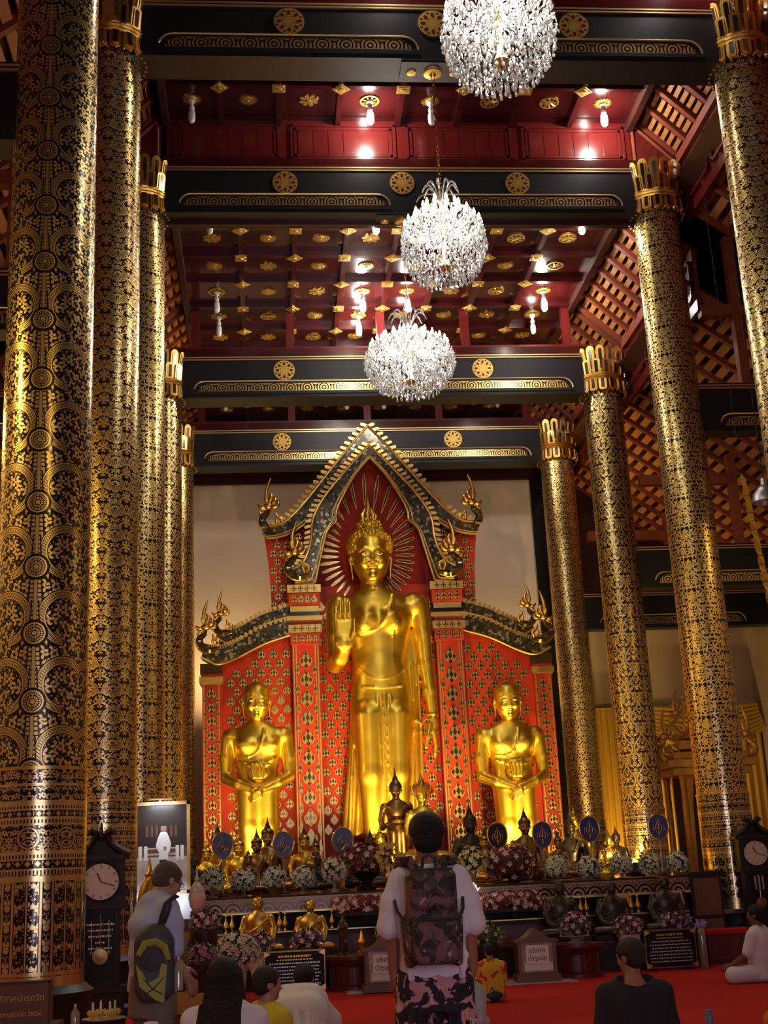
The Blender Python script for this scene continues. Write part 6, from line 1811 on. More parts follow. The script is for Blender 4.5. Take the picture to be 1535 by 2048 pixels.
# ---- left offering stand: yellow shelves, pictures, pink flowers, urn
t = thing('offering_shelf', 'yellow stepped wooden shelf with small pictures behind the older man', 'shelf', (-.83, 15.6, 0))
for x0, x1, y0, y1, z1 in ((-.3, .3, -.15, .3, .62), (-.3, .12, .0, .3, .86), (-.3, -.05, .05, .3, 1.08)): MB().bb(x0, x1, y0, y1, 0, z1).obj('step', 'brown_wood', t)
M('shelf_yellow', (.40, .22, .04), .5, 0, .2, 6)
for x, z, y in ((-.2, .62, -.16), (.08, .38, -.16), (-.16, .30, -.16), (-.05, .72, -.02)):
    pc = MB().bb(x - .09, x + .09, y - .012, y, z - .02, z + .22).obj('picture', 'shelf_yellow', t)
    MB().prism([(x - .05, z + .01), (x + .05, z + .01), (x + .045, z + .09), (x, z + .17), (x - .045, z + .09)], y - .016, y - .012).obj('painted_figure', 'photo_dark', pc)
bouquet(408, 1846, 15.25, (.15, .12, .11), [('petal_pink', .8), ('petal_palepink', .4)], 'pot', .62, 'pink bouquet on the upper step of the yellow shelf', 60, .035, 'altar_wood')
bouquet(404, 1911, 14.6, (.14, .12, .11), [('petal_pink', .8), ('petal_purple', .4)], 'pot', .34, 'pink purple bouquet on the lower tray of the yellow shelf', 60, .035, 'altar_wood')
t = thing('offering_tray', 'orange wooden tray box below the pink bouquets', 'tray', (-.78, 14.65, 0))
zt_ = .34
MB().bb(-.26, .26, -.15, .15, zt_ - .03, zt_).obj('tray_floor', 'shelf_yellow', t)
for a in ((-.26, .26, -.16, -.14), (-.26, .26, .14, .16), (-.27, -.25, -.16, .16), (.25, .27, -.16, .16)): MB().bb(*a, zt_ - .18, zt_ + .02).obj('tray_side', 'shelf_yellow', t)
MB().bb(-.24, .24, -.13, .13, 0, zt_ - .18).obj('stand', 'brown_wood', t)
p = pix(394, 1795, 16.9)
t = thing('ceramic_urn', 'pale pink lidded ceramic urn on a post left of the altar', 'urn', (p.x, 16.9, 0))
zc = p.z
MB().bb(-.08, .08, -.08, .08, 0, zc - .16).obj('post', 'dark_red_wood', t)
MB().lathe([(.0, zc - .17), (.06, zc - .16), (.09, zc - .10), (.11, zc), (.10, zc + .05), (.0, zc + .05)], 18).obj('bowl', 'petal_palepink', t)
MB().lathe([(.10, zc + .05), (.085, zc + .12), (.05, zc + .16), (.025, zc + .19), (.035, zc + .22), (.015, zc + .26), (.008, zc + .33), (0, zc + .36)], 18).obj('lid', 'ceramic', t)
p = pix(299, 1790, 15.0)
t = thing('brass_stupa', 'brass bell-shaped stupa model behind the older man shoulder', 'ornament', (p.x, 15.0, 0))
MB().bb(-.14, .14, -.14, .14, 0, p.z - .12).obj('stand', 'dark_wood', t)
MB().lathe([(.14, p.z - .12), (.14, p.z - .08), (.13, p.z - .02), (.10, p.z + .10), (.05, p.z + .16), (.045, p.z + .2), (.06, p.z + .22), (.03, p.z + .26), (.012, p.z + .36), (0, p.z + .44)], 20).obj('bell', 'statue_oldgold', t)

# ---- donation cabinet at the lower left corner
p0, p1 = pix(-40, 1975, 10.6), pix(96, 1975, 10.6)
t = thing('donation_cabinet', 'dark brown donation cabinet with gilt lettering at the lower left corner', 'box', ((p0.x + p1.x) / 2, 10.75, 0))
w = p1.x - p0.x; z1 = p0.z
MB().bb(-w / 2, w / 2, -.02, .1, z1 - .30, z1 + .02).obj('sign_panel', 'brown_wood', t)
MB().bb(-w / 2 - .04, w / 2 + .06, -.1, .3, z1 - .36, z1 - .30).obj('top', 'brown_wood', t); MB().bb(-w / 2, w / 2 + .02, -.06, .3, 0, z1 - .36).obj('body', 'altar_wood', t)
for a in ((-w / 2, w / 2, z1 + .0, z1 + .02), (w / 2 - .015, w / 2, z1 - .3, z1 + .02)): MB().bb(a[0], a[1], -.03, -.02, a[2], a[3]).obj('frame_bar', 'dark_wood', t)
sp = pix(88, 1998, 10.7).x - t.location.x
text_obj('บริจาคบำรุงวัด', .066, 'lotus_gilt', t, (sp, -.024, z1 - .125), (PI / 2, 0, 0), align='RIGHT'); text_obj('Donation box', .064, 'lotus_gilt', t, (sp - .02, -.024, z1 - .235), (PI / 2, 0, 0), align='RIGHT')
# ---- tray with four candle cups and a small bottle
p = pix(208, 2040, 10.4)
tz = p.z
t = thing('candle_stand', 'low round stand in front of the tall clock', 'stand', (p.x, 10.4, 0))
MB().lathe([(.16, 0), (.16, .02), (.03, .05), (.03, tz - .06), (.16, tz - .02), (.17, tz), (0, tz - .005)], 20).obj('stand', 'altar_wood', t)
t2 = MB().lathe([(0, 0), (.15, 0), (.165, .012), (.15, .012), (0, .006)], 20).obj('tray', 'ceramic', None, loc=(p.x, 10.4, tz + .002), label='shallow pale tray carrying the candle cups', cat='tray')
CL = ('leftmost', 'second from left', 'third from left', 'rightmost')
for i, dx in enumerate((-.075, -.03, .05, .075)):
    t = thing('candle_cup', 'lotus shaped gold cup with white candle, %s on the pale tray' % CL[i], 'candle', (p.x + dx, 10.38 + (.06 if i % 2 else -.04), tz + .012), 0, 'candle cups on the tray')
    b = MB(); b.lathe([(0, 0), (.02, 0), (.012, .012), (.03, .035), (.034, .055), (.0, .05)], 12)
    for k in range(8):
        a = 2 * PI * k / 8; b.tube([(.02 * math.cos(a), .02 * math.sin(a), .02), (.036 * math.cos(a), .036 * math.sin(a), .045), (.034 * math.cos(a), .034 * math.sin(a), .065)], [.008, .012, .002], 5)
    b.obj('cup', 'petal_yellow', t); MB().lathe([(.009, .05), (.008, .12), (0, .122)], 8).obj('candle', 'white_cloth', t)
p = pix(150, 2044, 10.75)
t = thing('water_bottle', 'small clear bottle left of the candle tray', 'bottle', (p.x, 10.75, 0))
MB().lathe([(.05, 0), (.05, p.z - .02), (0, p.z - .02)], 12).obj('stand', 'altar_wood', t); MB().lathe([(.035, p.z - .02), (.036, p.z + .06), (.012, p.z + .10), (.012, p.z + .13), (0, p.z + .13)], 12).obj('body', 'vase_glass', t)
# ================================================================== PEOPLE
def skinm(n, c): return M(n, c, .5, 0, .12, 14, spec=.3)
skinm('skin_tan', (.30, .135, .075)); skinm('skin_light', (.42, .22, .15)); skinm('skin_dark', (.17, .075, .042))
M('hair_black', (.009, .007, .007), .6, 0, .4, 90, bump=.7, spec=.3); M('hair_brown', (.028, .018, .012), .65, 0, .4, 90, bump=.7, spec=.3); M('hair_grey', (.09, .065, .05), .65, 0, .4, 90, bump=.7, spec=.3)
M('shirt_white', (.66, .62, .66), .8, 0, .05, 5, sheen=.2); M('shirt_blue', (.36, .42, .62), .8, 0, .06, 5); M('shirt_black', (.012, .010, .014), .85, 0, .2, 5)
M('trousers_khaki', (.17, .135, .10), .8, 0, .15, 5); M('trousers_navy', (.02, .022, .045), .8); M('cloth_yellow', (.62, .48, .02), .8, 0, .12, 6); M('robe_orange', (.62, .13, .01), .8, 0, .2, 4)
M('cap_grey', (.34, .33, .32), .8); M('strap_black', (.02, .018, .02), .6); M('pack_green', (.30, .33, .05), .6, 0, .2, 8); M('pack_grey', (.045, .05, .055), .6, 0, .2, 8); M('bottle_blue', (.10, .18, .34), .3)
def mat_print(name, base, blobs, scale):
    m, b = mat_new(name); nt = X.nt
    t = nt.nodes.new('ShaderNodeTexCoord'); c = None; prev = base
    for i, (c_, lo, sc_) in enumerate(blobs):
        n = nt.nodes.new('ShaderNodeTexNoise'); n.inputs['Scale'].default_value = scale * sc_; n.inputs['Detail'].default_value = 2.5; n.inputs['Distortion'].default_value = .8
        mp = nt.nodes.new('ShaderNodeMapping'); mp.inputs['Location'].default_value = (i * 3.7, i * 1.3, i * 2.1); nt.links.new(t.outputs['Object'], mp.inputs[0]); nt.links.new(mp.outputs[0], n.inputs['Vector'])
        prev = mixc(rmp(X(n.outputs[0]), lo, lo + .02), prev, c_)
    lnk(prev, b.inputs['Base Color']); b.inputs['Roughness'].default_value = .8
mat_print('floral_trousers', (.012, .008, .012), [((.50, .26, .24), .55, 1), ((.62, .40, .36), .62, 1.3), ((.20, .05, .12), .66, 1.7)], 9)
mat_print('camo_pack', (.020, .014, .016), [((.14, .07, .07), .50, 1), ((.05, .045, .035), .56, 1.3), ((.36, .22, .20), .64, 1.2)], 10)
mat_print('floral_shirt', (.60, .34, .02), [((.42, .03, .02), .55, .8), ((.10, .05, .10), .66, 1.5)], 9)

class Rig:
    """helper that places primitives in a body frame: x right, y forward, z up, turned by yaw about z"""
    def __init__(s, lo, hi, h): s.S = SDF(lo, hi, h)
def hpt(c, yaw, pit, p, s=1.0):
    v = Euler((pit, 0, yaw)).to_matrix() @ (Vector(p) * s)
    return (c[0] + v.x, c[1] + v.y, c[2] + v.z)
def head(S, c, yaw=0., pit=0., s=1.0, k=.02):
    R_ = (pit, 0, yaw)
    def E_(p, r, kk=k, op='u'): S.ell(hpt(c, yaw, pit, p, s), [q * s for q in r], kk * s, op, R_)
    E_((0, -.012, .027), (.081, .096, .084)); E_((0, .02, -.03), (.063, .075, .085)); E_((0, .035, -.078), (.046, .05, .04))
    E_((0, .082, .012), (.05, .02, .014), .015); E_((0, .078, -.098), (.022, .018, .018), .015)
    for sx in (-1, 1):
        E_((sx * .077, -.008, -.018), (.012, .022, .032), .006); E_((sx * .038, .062, -.035), (.026, .025, .028)); E_((sx * .031, .083, -.006), (.014, .010, .007), .006)
        E_((sx * .012, .099, -.04), (.010, .010, .009), .008)
    S.cap(hpt(c, yaw, pit, (0, .086, .004), s), hpt(c, yaw, pit, (0, .108, -.036), s), .009 * s, .013 * s, .01 * s)
    E_((0, .088, -.060), (.024, .011, .006), .006); E_((0, .087, -.071), (.020, .011, .007), .006)
def hair(c, yaw, pit, s, mat, name='hair', low=-.05, fr=.035, thick=.012, h=.009, extra=None):
    S = SDF((c[0] - .2, c[1] - .2, c[2] - .25), (c[0] + .2, c[1] + .2, c[2] + .2), h)
    R_ = (pit, 0, yaw)
    S.ell(hpt(c, yaw, pit, (0, -.014, .027), s), [(q + thick) * s for q in (.081, .096, .084)], 0, 'u', R_)
    S.ell(hpt(c, yaw, pit, (0, -.045, low + .02), s), [(.068 + thick * .6) * s, (.058 + thick) * s, .06 * s], .02, 'u', R_)
    # clear the face and the ears
    S.box(hpt(c, yaw, pit, (0, .13, -.04), s), [.17 * s, .16 * s, .17 * s], .03, .008, 's', R_)
    for sx in (-1, 1): S.box(hpt(c, yaw, pit, (sx * .10, .01, -.045), s), [.07 * s, .085 * s, .10 * s], .02, .006, 's', R_)
    if extra: extra(S)
    return S.mesh(name, mat)
def hand(S, w, d, n_, s=1.0, curl=1.0, flip=1):
    d = Vector(d).normalized(); n_ = Vector(n_); n_ = (n_ - d * n_.dot(d)).normalized(); sd = d.cross(n_) * flip; w = Vector(w)
    for i, l in enumerate((.066, .076, .072, .056)):
        b = w + (d * .085 + sd * (i - 1.5) * .0195) * s
        S.cap(w + sd * (i - 1.5) * .011 * s, b, .016 * s, .0125 * s, .014 * s)
        S.chain([b, b + (d * l * .5 + n_ * .012 * curl) * s, b + (d * l * .85 + n_ * .036 * curl) * s], [.0105 * s, .0095 * s, .0075 * s], .004)
    t0 = w + (d * .025 - sd * .024) * s
    S.chain([t0, t0 + (d * .035 - sd * .026 + n_ * .012) * s, t0 + (d * .066 - sd * .028 + n_ * .022) * s], [.014 * s, .0115 * s, .0085 * s], .010 * s)
def finger_side(x): return 1 if x > 0 else -1

# ---------- 1 standing visitor with camouflage backpack, seen from behind
t = thing('person', 'person standing in white T-shirt and floral trousers wearing a backpack', 'person', (.945, 7.8, 0))
S = SDF((-.42, -.3, -.02), (.42, .3, 1.82), .0105)
for s in (-1, 1):
    S.chain([(s * .095, .0, .90), (s * .10, .01, .50), (s * .10, -.01, .10)], [.085, .058, .042], .03)
    S.chain([(s * .10, -.03, .05), (s * .11, .15, .035)], [.042, .034], .02)
    S.chain([(s * .175, 0, 1.43), (s * .225, -.01, 1.17), (s * .232, .03, .92)], [.052, .042, .030], .02)
    hand(S, (s * .232, .035, .915), (s * -.05, .1, -1), (-s, .25, 0), 1.0, 1.0, flip=-s)
S.loft([(.85, 0, 0, .15, .11), (1.0, 0, 0, .14, .10), (1.25, 0, 0, .165, .105), (1.42, 0, 0, .17, .09), (1.5, 0, .0, .08, .07)], .03)
S.loft([(1.44, 0, -.005, .085, .075), (1.52, 0, .0, .058, .062), (1.62, 0, .01, .056, .06)], .02)
head(S, (0, .02, 1.672), 0, -.06, 1.14)
mobj('body', S.mesh('visitor_body', 'skin_tan'), t)
S = SDF((-.42, -.3, .75), (.42, .3, 1.6), .0105)
S.loft([(.855, 0, 0, .205, .145, 2.4), (1.0, 0, 0, .195, .135, 2.4), (1.2, 0, 0, .20, .13, 2.4), (1.36, 0, 0, .215, .12, 2.3), (1.45, 0, 0, .18, .095), (1.51, 0, 0, .085, .072)], .02)
for s in (-1, 1):
    S.chain([(s * .165, 0, 1.425), (s * .215, -.005, 1.30), (s * .248, .0, 1.165)], [.075, .073, .074], .03)
    for i in range(3): S.chain([(s * (.06 + .05 * i), -.13, 1.25 - .1 * i), (s * (.12 + .03 * i), -.135, 1.0), (s * .15, -.13, .88)], [.010] * 3, .012)
S.cut(2, .865, '>')
S.ell((0, .0, 1.54), (.062, .066, .05), .01, 's')
mobj('t_shirt', S.mesh('t_shirt', 'shirt_white'), t)
S = SDF((-.36, -.3, .02), (.36, .3, 1.05), .0115)
S.loft([(.70, 0, 0, .205, .155), (.85, 0, 0, .20, .15), (.98, 0, 0, .175, .125)], .03)
for s in (-1, 1):
    S.chain([(s * .10, .0, .85), (s * .125, .01, .5), (s * .135, 0, .14)], [.125, .125, .12], .04)
    for i in range(3): S.chain([(s * (.06 + .05 * i), -.125, .75), (s * (.07 + .05 * i), -.13, .2)], [.012, .016], .02)
mobj('trousers', S.mesh('floral_trousers', 'floral_trousers'), t)
mobj('hair', hair((0, .02, 1.672), 0, -.06, 1.15, 'hair_black', low=-.055), t)
# backpack (worn, a thing of its own)
t = thing('backpack', 'camouflage floral backpack on the back of the standing visitor', 'backpack', (.925, 7.55, .955))
S = SDF((-.26, -.2, -.02), (.26, .3, .66), .0105)
S.box((0, .02, .27), (.29, .15, .52), .055, 0); S.box((0, -.07, .13), (.25, .10, .24), .04, .015); S.box((0, -.055, .41), (.245, .07, .22), .04, .015)
for s in (-1, 1): S.chain([(s * .135, .04, .02), (s * .15, .06, .25)], [.03, .03], .02)
mobj('pack', S.mesh('pack', 'camo_pack'), t)
for s in (-1, 1):
    MB().tube([(s * .055, .08, .50), (s * .10, .12, .565), (s * .135, .22, .575), (s * .15, .32, .50)], [.030, .042, .045, .04], 8, flat=.35).obj('shoulder_strap', 'camo_pack', t)
MB().tube([(-.04, .06, .53), (-.035, .05, .585), (0, .05, .605), (.035, .05, .585), (.04, .06, .53)], .010, 8).obj('grab_handle', 'strap_black', t)
for z, x in ((.25, .125), (.52, .118)): MB().tube([(-x, -.10 if z < .4 else -.075, z), (0, -.135 if z < .4 else -.10, z), (x, -.10 if z < .4 else -.075, z)], .006, 6).obj('zip', 'strap_black', t)
for s in (-1, 1): MB().tube([(s * .145, .05, .22), (s * .19, .10, .30), (s * .2, .16, .36)], .010, 6, flat=.5).obj('side_strap', 'strap_black', t)
# grey jacket or cap held in the right hand
t = thing('sun_hat', 'grey cloth hat hanging from the right hand of the standing visitor', 'hat', (1.185, 7.84, .60))
S = SDF((-.13, -.13, -.02), (.13, .13, .28), .009)
S.ell((0, 0, .12), (.06, .085, .12), .02); S.chain([(-.03, 0, .24), (.0, 0, .16)], [.02, .05], .03); S.chain([(.01, -.06, .03), (.045, 0, .02), (.01, .06, .03)], [.02, .025, .02], .02)
mobj('hat_cloth', S.mesh('hat_cloth', 'cap_grey'), t)

# ---------- 2 older man in a pale blue shirt, turned right, looking down
yaw = math.radians(-58)
hc_ = (.10, .055, 1.50)
t = thing('person', 'older balding person in pale blue shirt looking down at the left', 'person', (-.80, 9.5, 0))
def F(p): c, s = math.cos(yaw), math.sin(yaw); return (p[0] * c - p[1] * s, p[0] * s + p[1] * c, p[2])
S = SDF((-.42, -.42, -.02), (.5, .45, 1.72), .011)
for s in (-1, 1):
    S.chain([F((s * .10, -.02, .86)), F((s * .10, .0, .48)), F((s * .10, -.02, .08))], [.09, .06, .045], .03); S.chain([F((s * .10, -.03, .05)), F((s * .11, .15, .035))], [.045, .036], .02)
S.loft([(.8, 0, 0, .11, .11), (1.1, 0, 0, .11, .11), (1.3, .02, .01, .10, .10), (1.40, .04, .02, .07, .07)], .03)
S.chain([F((0, .02, 1.34)), F((0, .07, 1.44))], [.066, .06], .03)
head(S, hc_, yaw, -.42, 1.02)
S.chain([F((.19, .03, 1.27)), F((.22, .02, 1.02)), F((.20, .16, .84))], [.05, .042, .032], .02); hand(S, F((.20, .165, .835)), F((-.1, .5, -.8)), F((-1, 0, 0)), 1.0, 1.1, -1)
S.chain([F((-.19, .03, 1.27)), F((-.24, .06, 1.02)), F((-.14, .26, .90))], [.05, .042, .032], .02); hand(S, F((-.14, .265, .90)), F((.3, .9, -.2)), F((0, 0, -1)), 1.0, 1.0, 1)
mobj('body', S.mesh('old_man_body', 'skin_light'), t)
S = SDF((-.42, -.42, .7), (.5, .45, 1.52), .011)
A = [(.74, 0, 0), (.95, -.005, 0), (1.15, .0, .0), (1.28, .015, .01), (1.36, .03, .02)]
for (z, x, y), (rx, ry) in zip(A, [(0, 0)] * 5): pass
for z0, z1, r0, r1 in ((.78, 1.0, .17, .165), (1.0, 1.2, .165, .17), (1.2, 1.32, .17, .12)):
    for sx in (-.06, 0, .06): S.cap(F((sx, -.01, z0)), F((sx, .01 + (z1 - 1) * .05, z1)), r0 - .03, r1 - .03, .03)
S.ell(F((0, .03, 1.36)), (.11, .11, .07), .05)
for s in (-1, 1): S.chain([F((s * .15, .03, 1.30)), F((s * .205, .03, 1.20)), F((s * .23, .03, 1.04))], [.088, .084, .078], .03)
for i in range(4): S.chain([F((.17 - .03 * i, -.10, 1.2)), F((.12 - .05 * i, -.14, 1.0)), F((.1 - .05 * i, -.14, .8))], [.010] * 3, .012)
S.cut(2, .76, '>'); mobj('shirt', S.mesh('shirt', 'shirt_blue'), t)
S = SDF((-.36, -.36, .02), (.36, .36, .95), .012)
S.loft([(.6, 0, 0, .17, .17), (.8, 0, 0, .16, .16), (.88, 0, 0, .15, .15)], .03)
for s in (-1, 1): S.chain([F((s * .09, 0, .75)), F((s * .10, .01, .45)), F((s * .10, -.01, .09))], [.11, .09, .08], .03)
mobj('trousers', S.mesh('trousers', 'trousers_khaki'), t)
def thin(Sx): Sx.ell(hpt(hc_, yaw, -.42, (0, .05, .115)), (.05, .05, .03), .02, 's')
mobj('hair', hair(hc_, yaw, -.42, 1.03, 'hair_grey', low=-.045, fr=.0, thick=.008, extra=thin), t)
g = MB()
for s in (-1, 1):
    n = 10; g.tube([hpt(hc_, yaw, -.42, (s * .033 + .022 * math.cos(2 * PI * i / n), .105, -.004 + .017 * math.sin(2 * PI * i / n))) for i in range(n + 1)], .0025, 5)
    g.tube([hpt(hc_, yaw, -.42, (s * .056, .10, 0)), hpt(hc_, yaw, -.42, (s * .08, .0, -.005))], .0025, 5)
g.obj('glasses', 'strap_black', t)
t = thing('backpack', 'black and yellow-green backpack slung from the older person shoulder', 'backpack', (-.77, 9.25, .82), 0, None, .9)
S = SDF((-.24, -.2, -.22), (.24, .2, .46), .011)
S.box((0, 0, .14), (.30, .17, .44), .07, 0); S.ell((0, -.02, .33), (.13, .09, .11), .04); S.box((0, .0, -.02), (.24, .15, .2), .06, .03)
mobj('pack', S.mesh('pack', 'pack_grey'), t)
MB().tube([(-.11, -.085, .22), (-.06, -.105, .30), (.02, -.11, .31), (.08, -.10, .27), (.11, -.085, .18)], [.02, .03, .032, .03, .02], 8, flat=.4).obj('trim_panel', 'pack_green', t)
MB().prism([(-.13, .16), (-.10, .0), (.02, -.10), (.08, -.12), (.10, .14), (.06, .16), (.04, .06), (-.04, .02), (-.08, .10)], -.10, -.082).obj('front_panel', 'pack_green', t)
o = MB().lathe([(0, 0), (.085, 0), (.08, .015), (0, .02)], 20).obj('mesh_pocket', 'strap_black', t); o.location = (-.01, -.09, .19); o.rotation_euler = (PI / 2, 0, 0)
MB().tube([(.04, .03, .40), (.07, -.01, .48), (.10, .0, .57), (.13, .06, .62), (.15, .16, .62)], [.028, .032, .034, .034, .03], 8, flat=.4).obj('shoulder_strap', 'strap_black', t)
for s in (-1, 1): MB().tube([(-.1, -.095, .08 * s), (0, -.105, -.02), (.1, -.095, -.08 * s)], .004, 5).obj('bungee_cord', 'strap_black', t)
t = thing('water_bottle', 'clear water bottle in the side pocket of the green backpack', 'bottle', (-.61, 9.24, .78))
MB().lathe([(.032, 0), (.034, .14), (.012, .19), (.012, .21), (0, .21)], 12).obj('body', 'vase_glass', t)

# ---------- seated / kneeling bodies
def seated(name, label, loc, yaw, H, shirt, trous, skin, hairm, head_yaw=None, pit=0., lean=0., sleeves=.5, wide=1.0, hair_fn=None, cross=True, arms='lap', h=.012, neckline=.0, bottoms=True):
    """person sitting on the floor, H = seat-to-crown height; faces +y before yaw"""
    t = thing('person', label, 'person', loc, yaw)
    k = H / .90; hy = (head_yaw or 0.)
    S = SDF((-.5 * k, -.35 * k, -.02), (.5 * k, .62 * k, H + .05), h * k)
    P = lambda x, y, z: (x * k, (y + lean * z) * k, z * k)
    S.chain([P(0, 0, .14), P(0, .0, .40), P(0, 0, .56)], [.12 * k, .10 * k, .10 * k], .04 * k)
    S.chain([P(0, 0, .56), P(0, .01, .70)], [.065 * k, .052 * k], .03 * k)
    hc_ = P(0, .02, .79); head(S, hc_, hy, pit, k)
    for s in (-1, 1):
        x = s * .19 * wide
        if arms == 'lap': A_ = [P(x, 0, .55), P(x * 1.22, .02, .32), P(s * .12, .24, .20)]; hd_ = (s * -.6, .8, -.1)
        elif arms == 'knee': A_ = [P(x, 0, .55), P(x * 1.35, .06, .34), P(s * .33, .26, .20)]; hd_ = (s * .1, 1, -.3)
        elif arms == 'pray': A_ = [P(x, 0, .55), P(x * 1.15, .08, .32), P(s * .03, .24, .46)]; hd_ = (0, .2, 1)
        elif arms == 'reach': A_ = [P(x, 0, .55), P(x * 1.25, .10, .34), P(x * (1.7 if s > 0 else .5), .30, .30)]; hd_ = (.1, 1, .1)
        S.chain(A_, [.048 * k, .040 * k, .030 * k], .02 * k); hand(S, A_[-1], hd_, (-s, 0, -.4), k, .8, -s)
    if cross:
        for s in (-1, 1): S.chain([P(s * .09, .0, .11), P(s * .36, .22, .10), P(s * -.05, .36, .06)], [.085 * k, .06 * k, .042 * k], .03 * k)
    else:
        for s in (-1, 1): S.chain([P(s * .08, .0, .16), P(s * .11, .34, .12), P(s * .10, -.06, .05)], [.085 * k, .06 * k, .045 * k], .03 * k)
    mobj('body', S.mesh('seated_body', skin), t)
    S = SDF((-.5 * k, -.35 * k, -.02), (.5 * k, .62 * k, H), h * k)
    w = wide
    for z0, z1, r0, r1 in ((.07, .30, .135, .125), (.30, .50, .125, .13), (.50, .585, .12, .085)):
        for sx in (-.085 * w, 0, .085 * w): S.cap(P(sx, 0, z0), P(sx * (1.0 if z1 < .55 else .95), 0, z1), r0 * k, r1 * k, .03 * k)
    S.chain([P(-.19 * w, 0, .545), P(0, 0, .60), P(.19 * w, 0, .545)], [.065 * k, .06 * k, .065 * k], .03 * k)
    for s in (-1, 1):
        x = s * .19 * w
        if arms == 'lap': A_ = [P(x, 0, .55), P(x * 1.22, .02, .32), P(s * .14, .22, .21)]
        elif arms == 'knee': A_ = [P(x, 0, .55), P(x * 1.35, .06, .34), P(s * .32, .24, .21)]
        elif arms == 'pray': A_ = [P(x, 0, .55), P(x * 1.15, .08, .32), P(s * .05, .22, .42)]
        else: A_ = [P(x, 0, .55), P(x * 1.25, .10, .34), P(x * (1.6 if s > 0 else .5), .27, .30)]
        a, b_, c_ = [Vector(q) for q in A_]
        if sleeves <= .5: S.chain([a, a.lerp(b_, sleeves * 2)], [.075 * k, .068 * k], .03 * k)
        else: S.chain([a, b_, b_.lerp(c_, sleeves * 2 - 1)], [.075 * k, .062 * k, .052 * k], .03 * k)
    for i in range(5): S.chain([P(-.16 + .08 * i, -.115, .45), P(-.14 + .07 * i, -.14, .25), P(-.16 + .08 * i, -.13, .08)], [.009 * k] * 3, .014 * k)
    S.ell(P(0, .01, .655), (.062 * k, .066 * k, .05 * k), .01, 's')
    if neckline: S.ell(P(0, -.06, .655), (.13 * k, .08 * k, neckline * k), .01, 's')
    S.cut(2, .03 * k, '>')
    mobj('shirt', S.mesh('shirt', shirt), t)
    if bottoms:
        S = SDF((-.55 * k, -.35 * k, -.02), (.55 * k, .62 * k, .4 * k), h * k)
        S.ell((0, -.01 * k, .10 * k), (.19 * k, .16 * k, .11 * k), .03)
        if cross:
            for s in (-1, 1): S.chain([P(s * .10, .0, .11), P(s * .36, .22, .10), P(s * .05, .36, .07)], [.115 * k, .092 * k, .07 * k], .04 * k)
        else:
            for s in (-1, 1): S.chain([P(s * .09, .0, .15), P(s * .11, .34, .12)], [.115 * k, .09 * k], .03 * k); S.chain([P(s * .11, .34, .10), P(s * .10, 0, .06)], [.07 * k, .06 * k], .03 * k)
        S.cut(2, .004, '>'); mobj('trousers', S.mesh('trousers', trous), t)
    if hair_fn: hair_fn(t, hc_, k)
    else: mobj('hair', hair(hc_, hy, pit, k * 1.02, hairm, low=-.05), t)
    return t
seated('person', 'person in black shirt sitting on the red carpet at lower right', (2.60, 9.6, 0), .05, .93, 'shirt_black', 'trousers_navy', 'skin_tan', 'hair_brown', head_yaw=.55, pit=-.1, wide=1.06, sleeves=.8, neckline=.055)
seated('person', 'person in white clothes sitting cross-legged at the right picture edge', (6.02, 16.2, 0), .75, .89, 'shirt_white', 'shirt_white', 'skin_dark', 'hair_black', head_yaw=.2, sleeves=.45, arms='knee')
seated('person', 'child in yellow floral shirt kneeling before the donation boxes', (2.56, 15.6, 0), .1, .64, 'floral_shirt', 'trousers_navy', 'skin_tan', 'hair_black', cross=False, arms='pray', sleeves=.45, pit=-.35, lean=.05)
# long-haired woman
def longhair(t, hc_, k):
    S = SDF((hc_[0] - .3, hc_[1] - .34, .06), (hc_[0] + .3, hc_[1] + .2, hc_[2] + .2), .011)
    S.ell((hc_[0], hc_[1] - .018, hc_[2] + .026), (.106, .118, .104), 0)
    S.loft([(.10, hc_[0] - .03, hc_[1] - .135, .18, .035), (.35, hc_[0] - .02, hc_[1] - .14, .185, .05), (.6, hc_[0], hc_[1] - .115, .155, .06), (.75, hc_[0], hc_[1] - .05, .128, .09), (.88, hc_[0], hc_[1] - .03, .108, .10)], .04)
    for i in range(9): S.chain([(hc_[0] - .12 + .03 * i, hc_[1] - .13, .7), (hc_[0] - .15 + .037 * i, hc_[1] - .175, .45), (hc_[0] - .16 + .04 * i, hc_[1] - .17, .12 + .03 * (i % 3))], [.016, .018, .010], .012)
    for s in (-1, 1): S.chain([(hc_[0] + s * .085, hc_[1] + .02, hc_[2] + .02), (hc_[0] + s * .12, hc_[1] + .0, .62), (hc_[0] + s * .15, hc_[1] - .06, .42), (hc_[0] + s * .17, hc_[1] - .08, .25)], [.03, .04, .03, .008], .03)
    S.box((hc_[0], hc_[1] + .14, hc_[2] - .05), (.15, .15, .2), .03, .01, 's')
    mobj('long_hair', S.mesh('long_hair', 'hair_black'), t)
seated('person', 'woman with long loose black hair in white top kneeling at lower left', (-.30, 9.0, 0), -.25, .985, 'shirt_white', 'trousers_navy', 'skin_light', 'hair_black', hair_fn=longhair, cross=False, arms='reach', sleeves=.95, h=.0125)
seated('person', 'child in yellow top beside the long-haired woman, face in profile', (-.03, 9.78, 0), -.9, .86, 'cloth_yellow', 'trousers_navy', 'skin_light', 'hair_brown', head_yaw=-.35, pit=-.1, cross=False, arms='lap', sleeves=.45, h=.0125)
seated('person', 'monk in orange robe sitting low at the lower right corner', (4.50, 11.2, 0), -.5, .80, 'robe_orange', 'robe_orange', 'skin_tan', 'hair_brown', pit=-.9, lean=.62, sleeves=.95, wide=1.15)
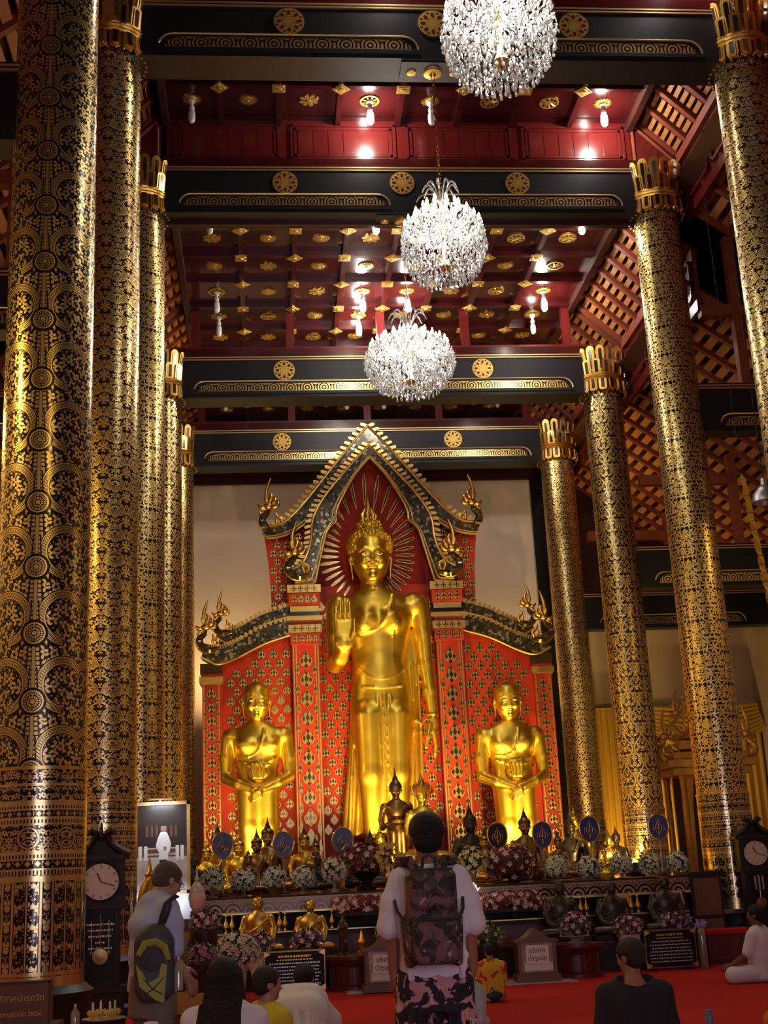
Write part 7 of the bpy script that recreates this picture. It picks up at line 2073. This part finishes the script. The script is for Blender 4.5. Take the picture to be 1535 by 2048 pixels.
# ---------- bowing person in white T-shirt
t = thing('person', 'person in white T-shirt bowing forward on the carpet beside the child in yellow', 'person', (.22, 11.0, 0), -.15)
S = SDF((-.4, -.4, -.02), (.4, .75, .85), .012)
S.chain([(0, -.12, .28), (0, .08, .46), (0, .30, .50)], [.13, .11, .09], .05); S.chain([(0, .28, .50), (0, .40, .58)], [.06, .055], .03)
hb = (0, .45, .65); head(S, hb, 0, -.95, 1.0)
for s in (-1, 1):
    S.chain([(s * .18, .24, .46), (s * .24, .34, .26), (s * .10, .52, .12)], [.048, .040, .03], .02); hand(S, (s * .10, .52, .12), (-s * .3, .9, -.35), (0, 0, -1), 1, .6, -s)
    S.chain([(s * .09, -.12, .22), (s * .12, .22, .10), (s * .11, -.22, .05)], [.10, .065, .045], .03)
mobj('body', S.mesh('bowing_body', 'skin_tan'), t)
S = SDF((-.42, -.45, .02), (.42, .6, .8), .012)
for sx in (-.09, 0, .09): S.chain([(sx, -.20, .20), (sx, -.05, .42), (sx, .12, .50), (sx * .9, .28, .47)], [.145, .15, .135, .11], .04)
for s in (-1, 1): S.chain([(s * .15, .22, .46), (s * .235, .29, .34), (s * .25, .34, .24)], [.085, .078, .078], .03)
for i in range(4): S.chain([(-.14 + .09 * i, -.22, .5), (-.1 + .08 * i, -.3, .3)], [.01] * 2, .015)
mobj('t_shirt', S.mesh('t_shirt', 'shirt_white'), t)
S = SDF((-.4, -.5, -.01), (.4, .4, .42), .012)
S.ell((0, -.2, .20), (.21, .17, .17), .03)
for s in (-1, 1): S.chain([(s * .10, -.14, .20), (s * .13, .24, .11)], [.125, .09], .03); S.chain([(s * .13, .24, .09), (s * .11, -.2, .06)], [.07, .06], .03)
S.cut(2, .004, '>'); mobj('trousers', S.mesh('trousers', 'trousers_navy'), t)
mobj('hair', hair(hb, 0, -.95, 1.03, 'hair_black', low=-.04), t)
p = pix(1416, 2022, 11.5)
t = thing('water_bottle', 'blue water bottle standing on the red carpet at lower right', 'bottle', (p.x, 11.5, 0))
MB().lathe([(.034, 0), (.036, .02), (.034, .14), (.036, .16), (.02, .19)], 14).obj('body', 'bottle_blue', t); MB().lathe([(.032, .17), (.033, .215), (.028, .222), (0, .222)], 14).obj('cap', 'bottle_blue', t)
# crumpled bag and shoes left of the woman
t = thing('plastic_bag', 'crumpled white bag on the floor left of the long-haired woman', 'bag', (-.80, 9.0, 0))
S = SDF((-.2, -.2, -.02), (.2, .2, .62), .014); S.ell((0, 0, .28), (.10, .09, .26), .03); S.chain([(0, 0, .45), (.01, 0, .52), (.03, .01, .60)], [.06, .03, .05], .03); S.ell((.06, .05, .12), (.12, .1, .12), .03); S.cut(2, .003, '>')
mobj('bag', S.mesh('bag', 'paper'), t)
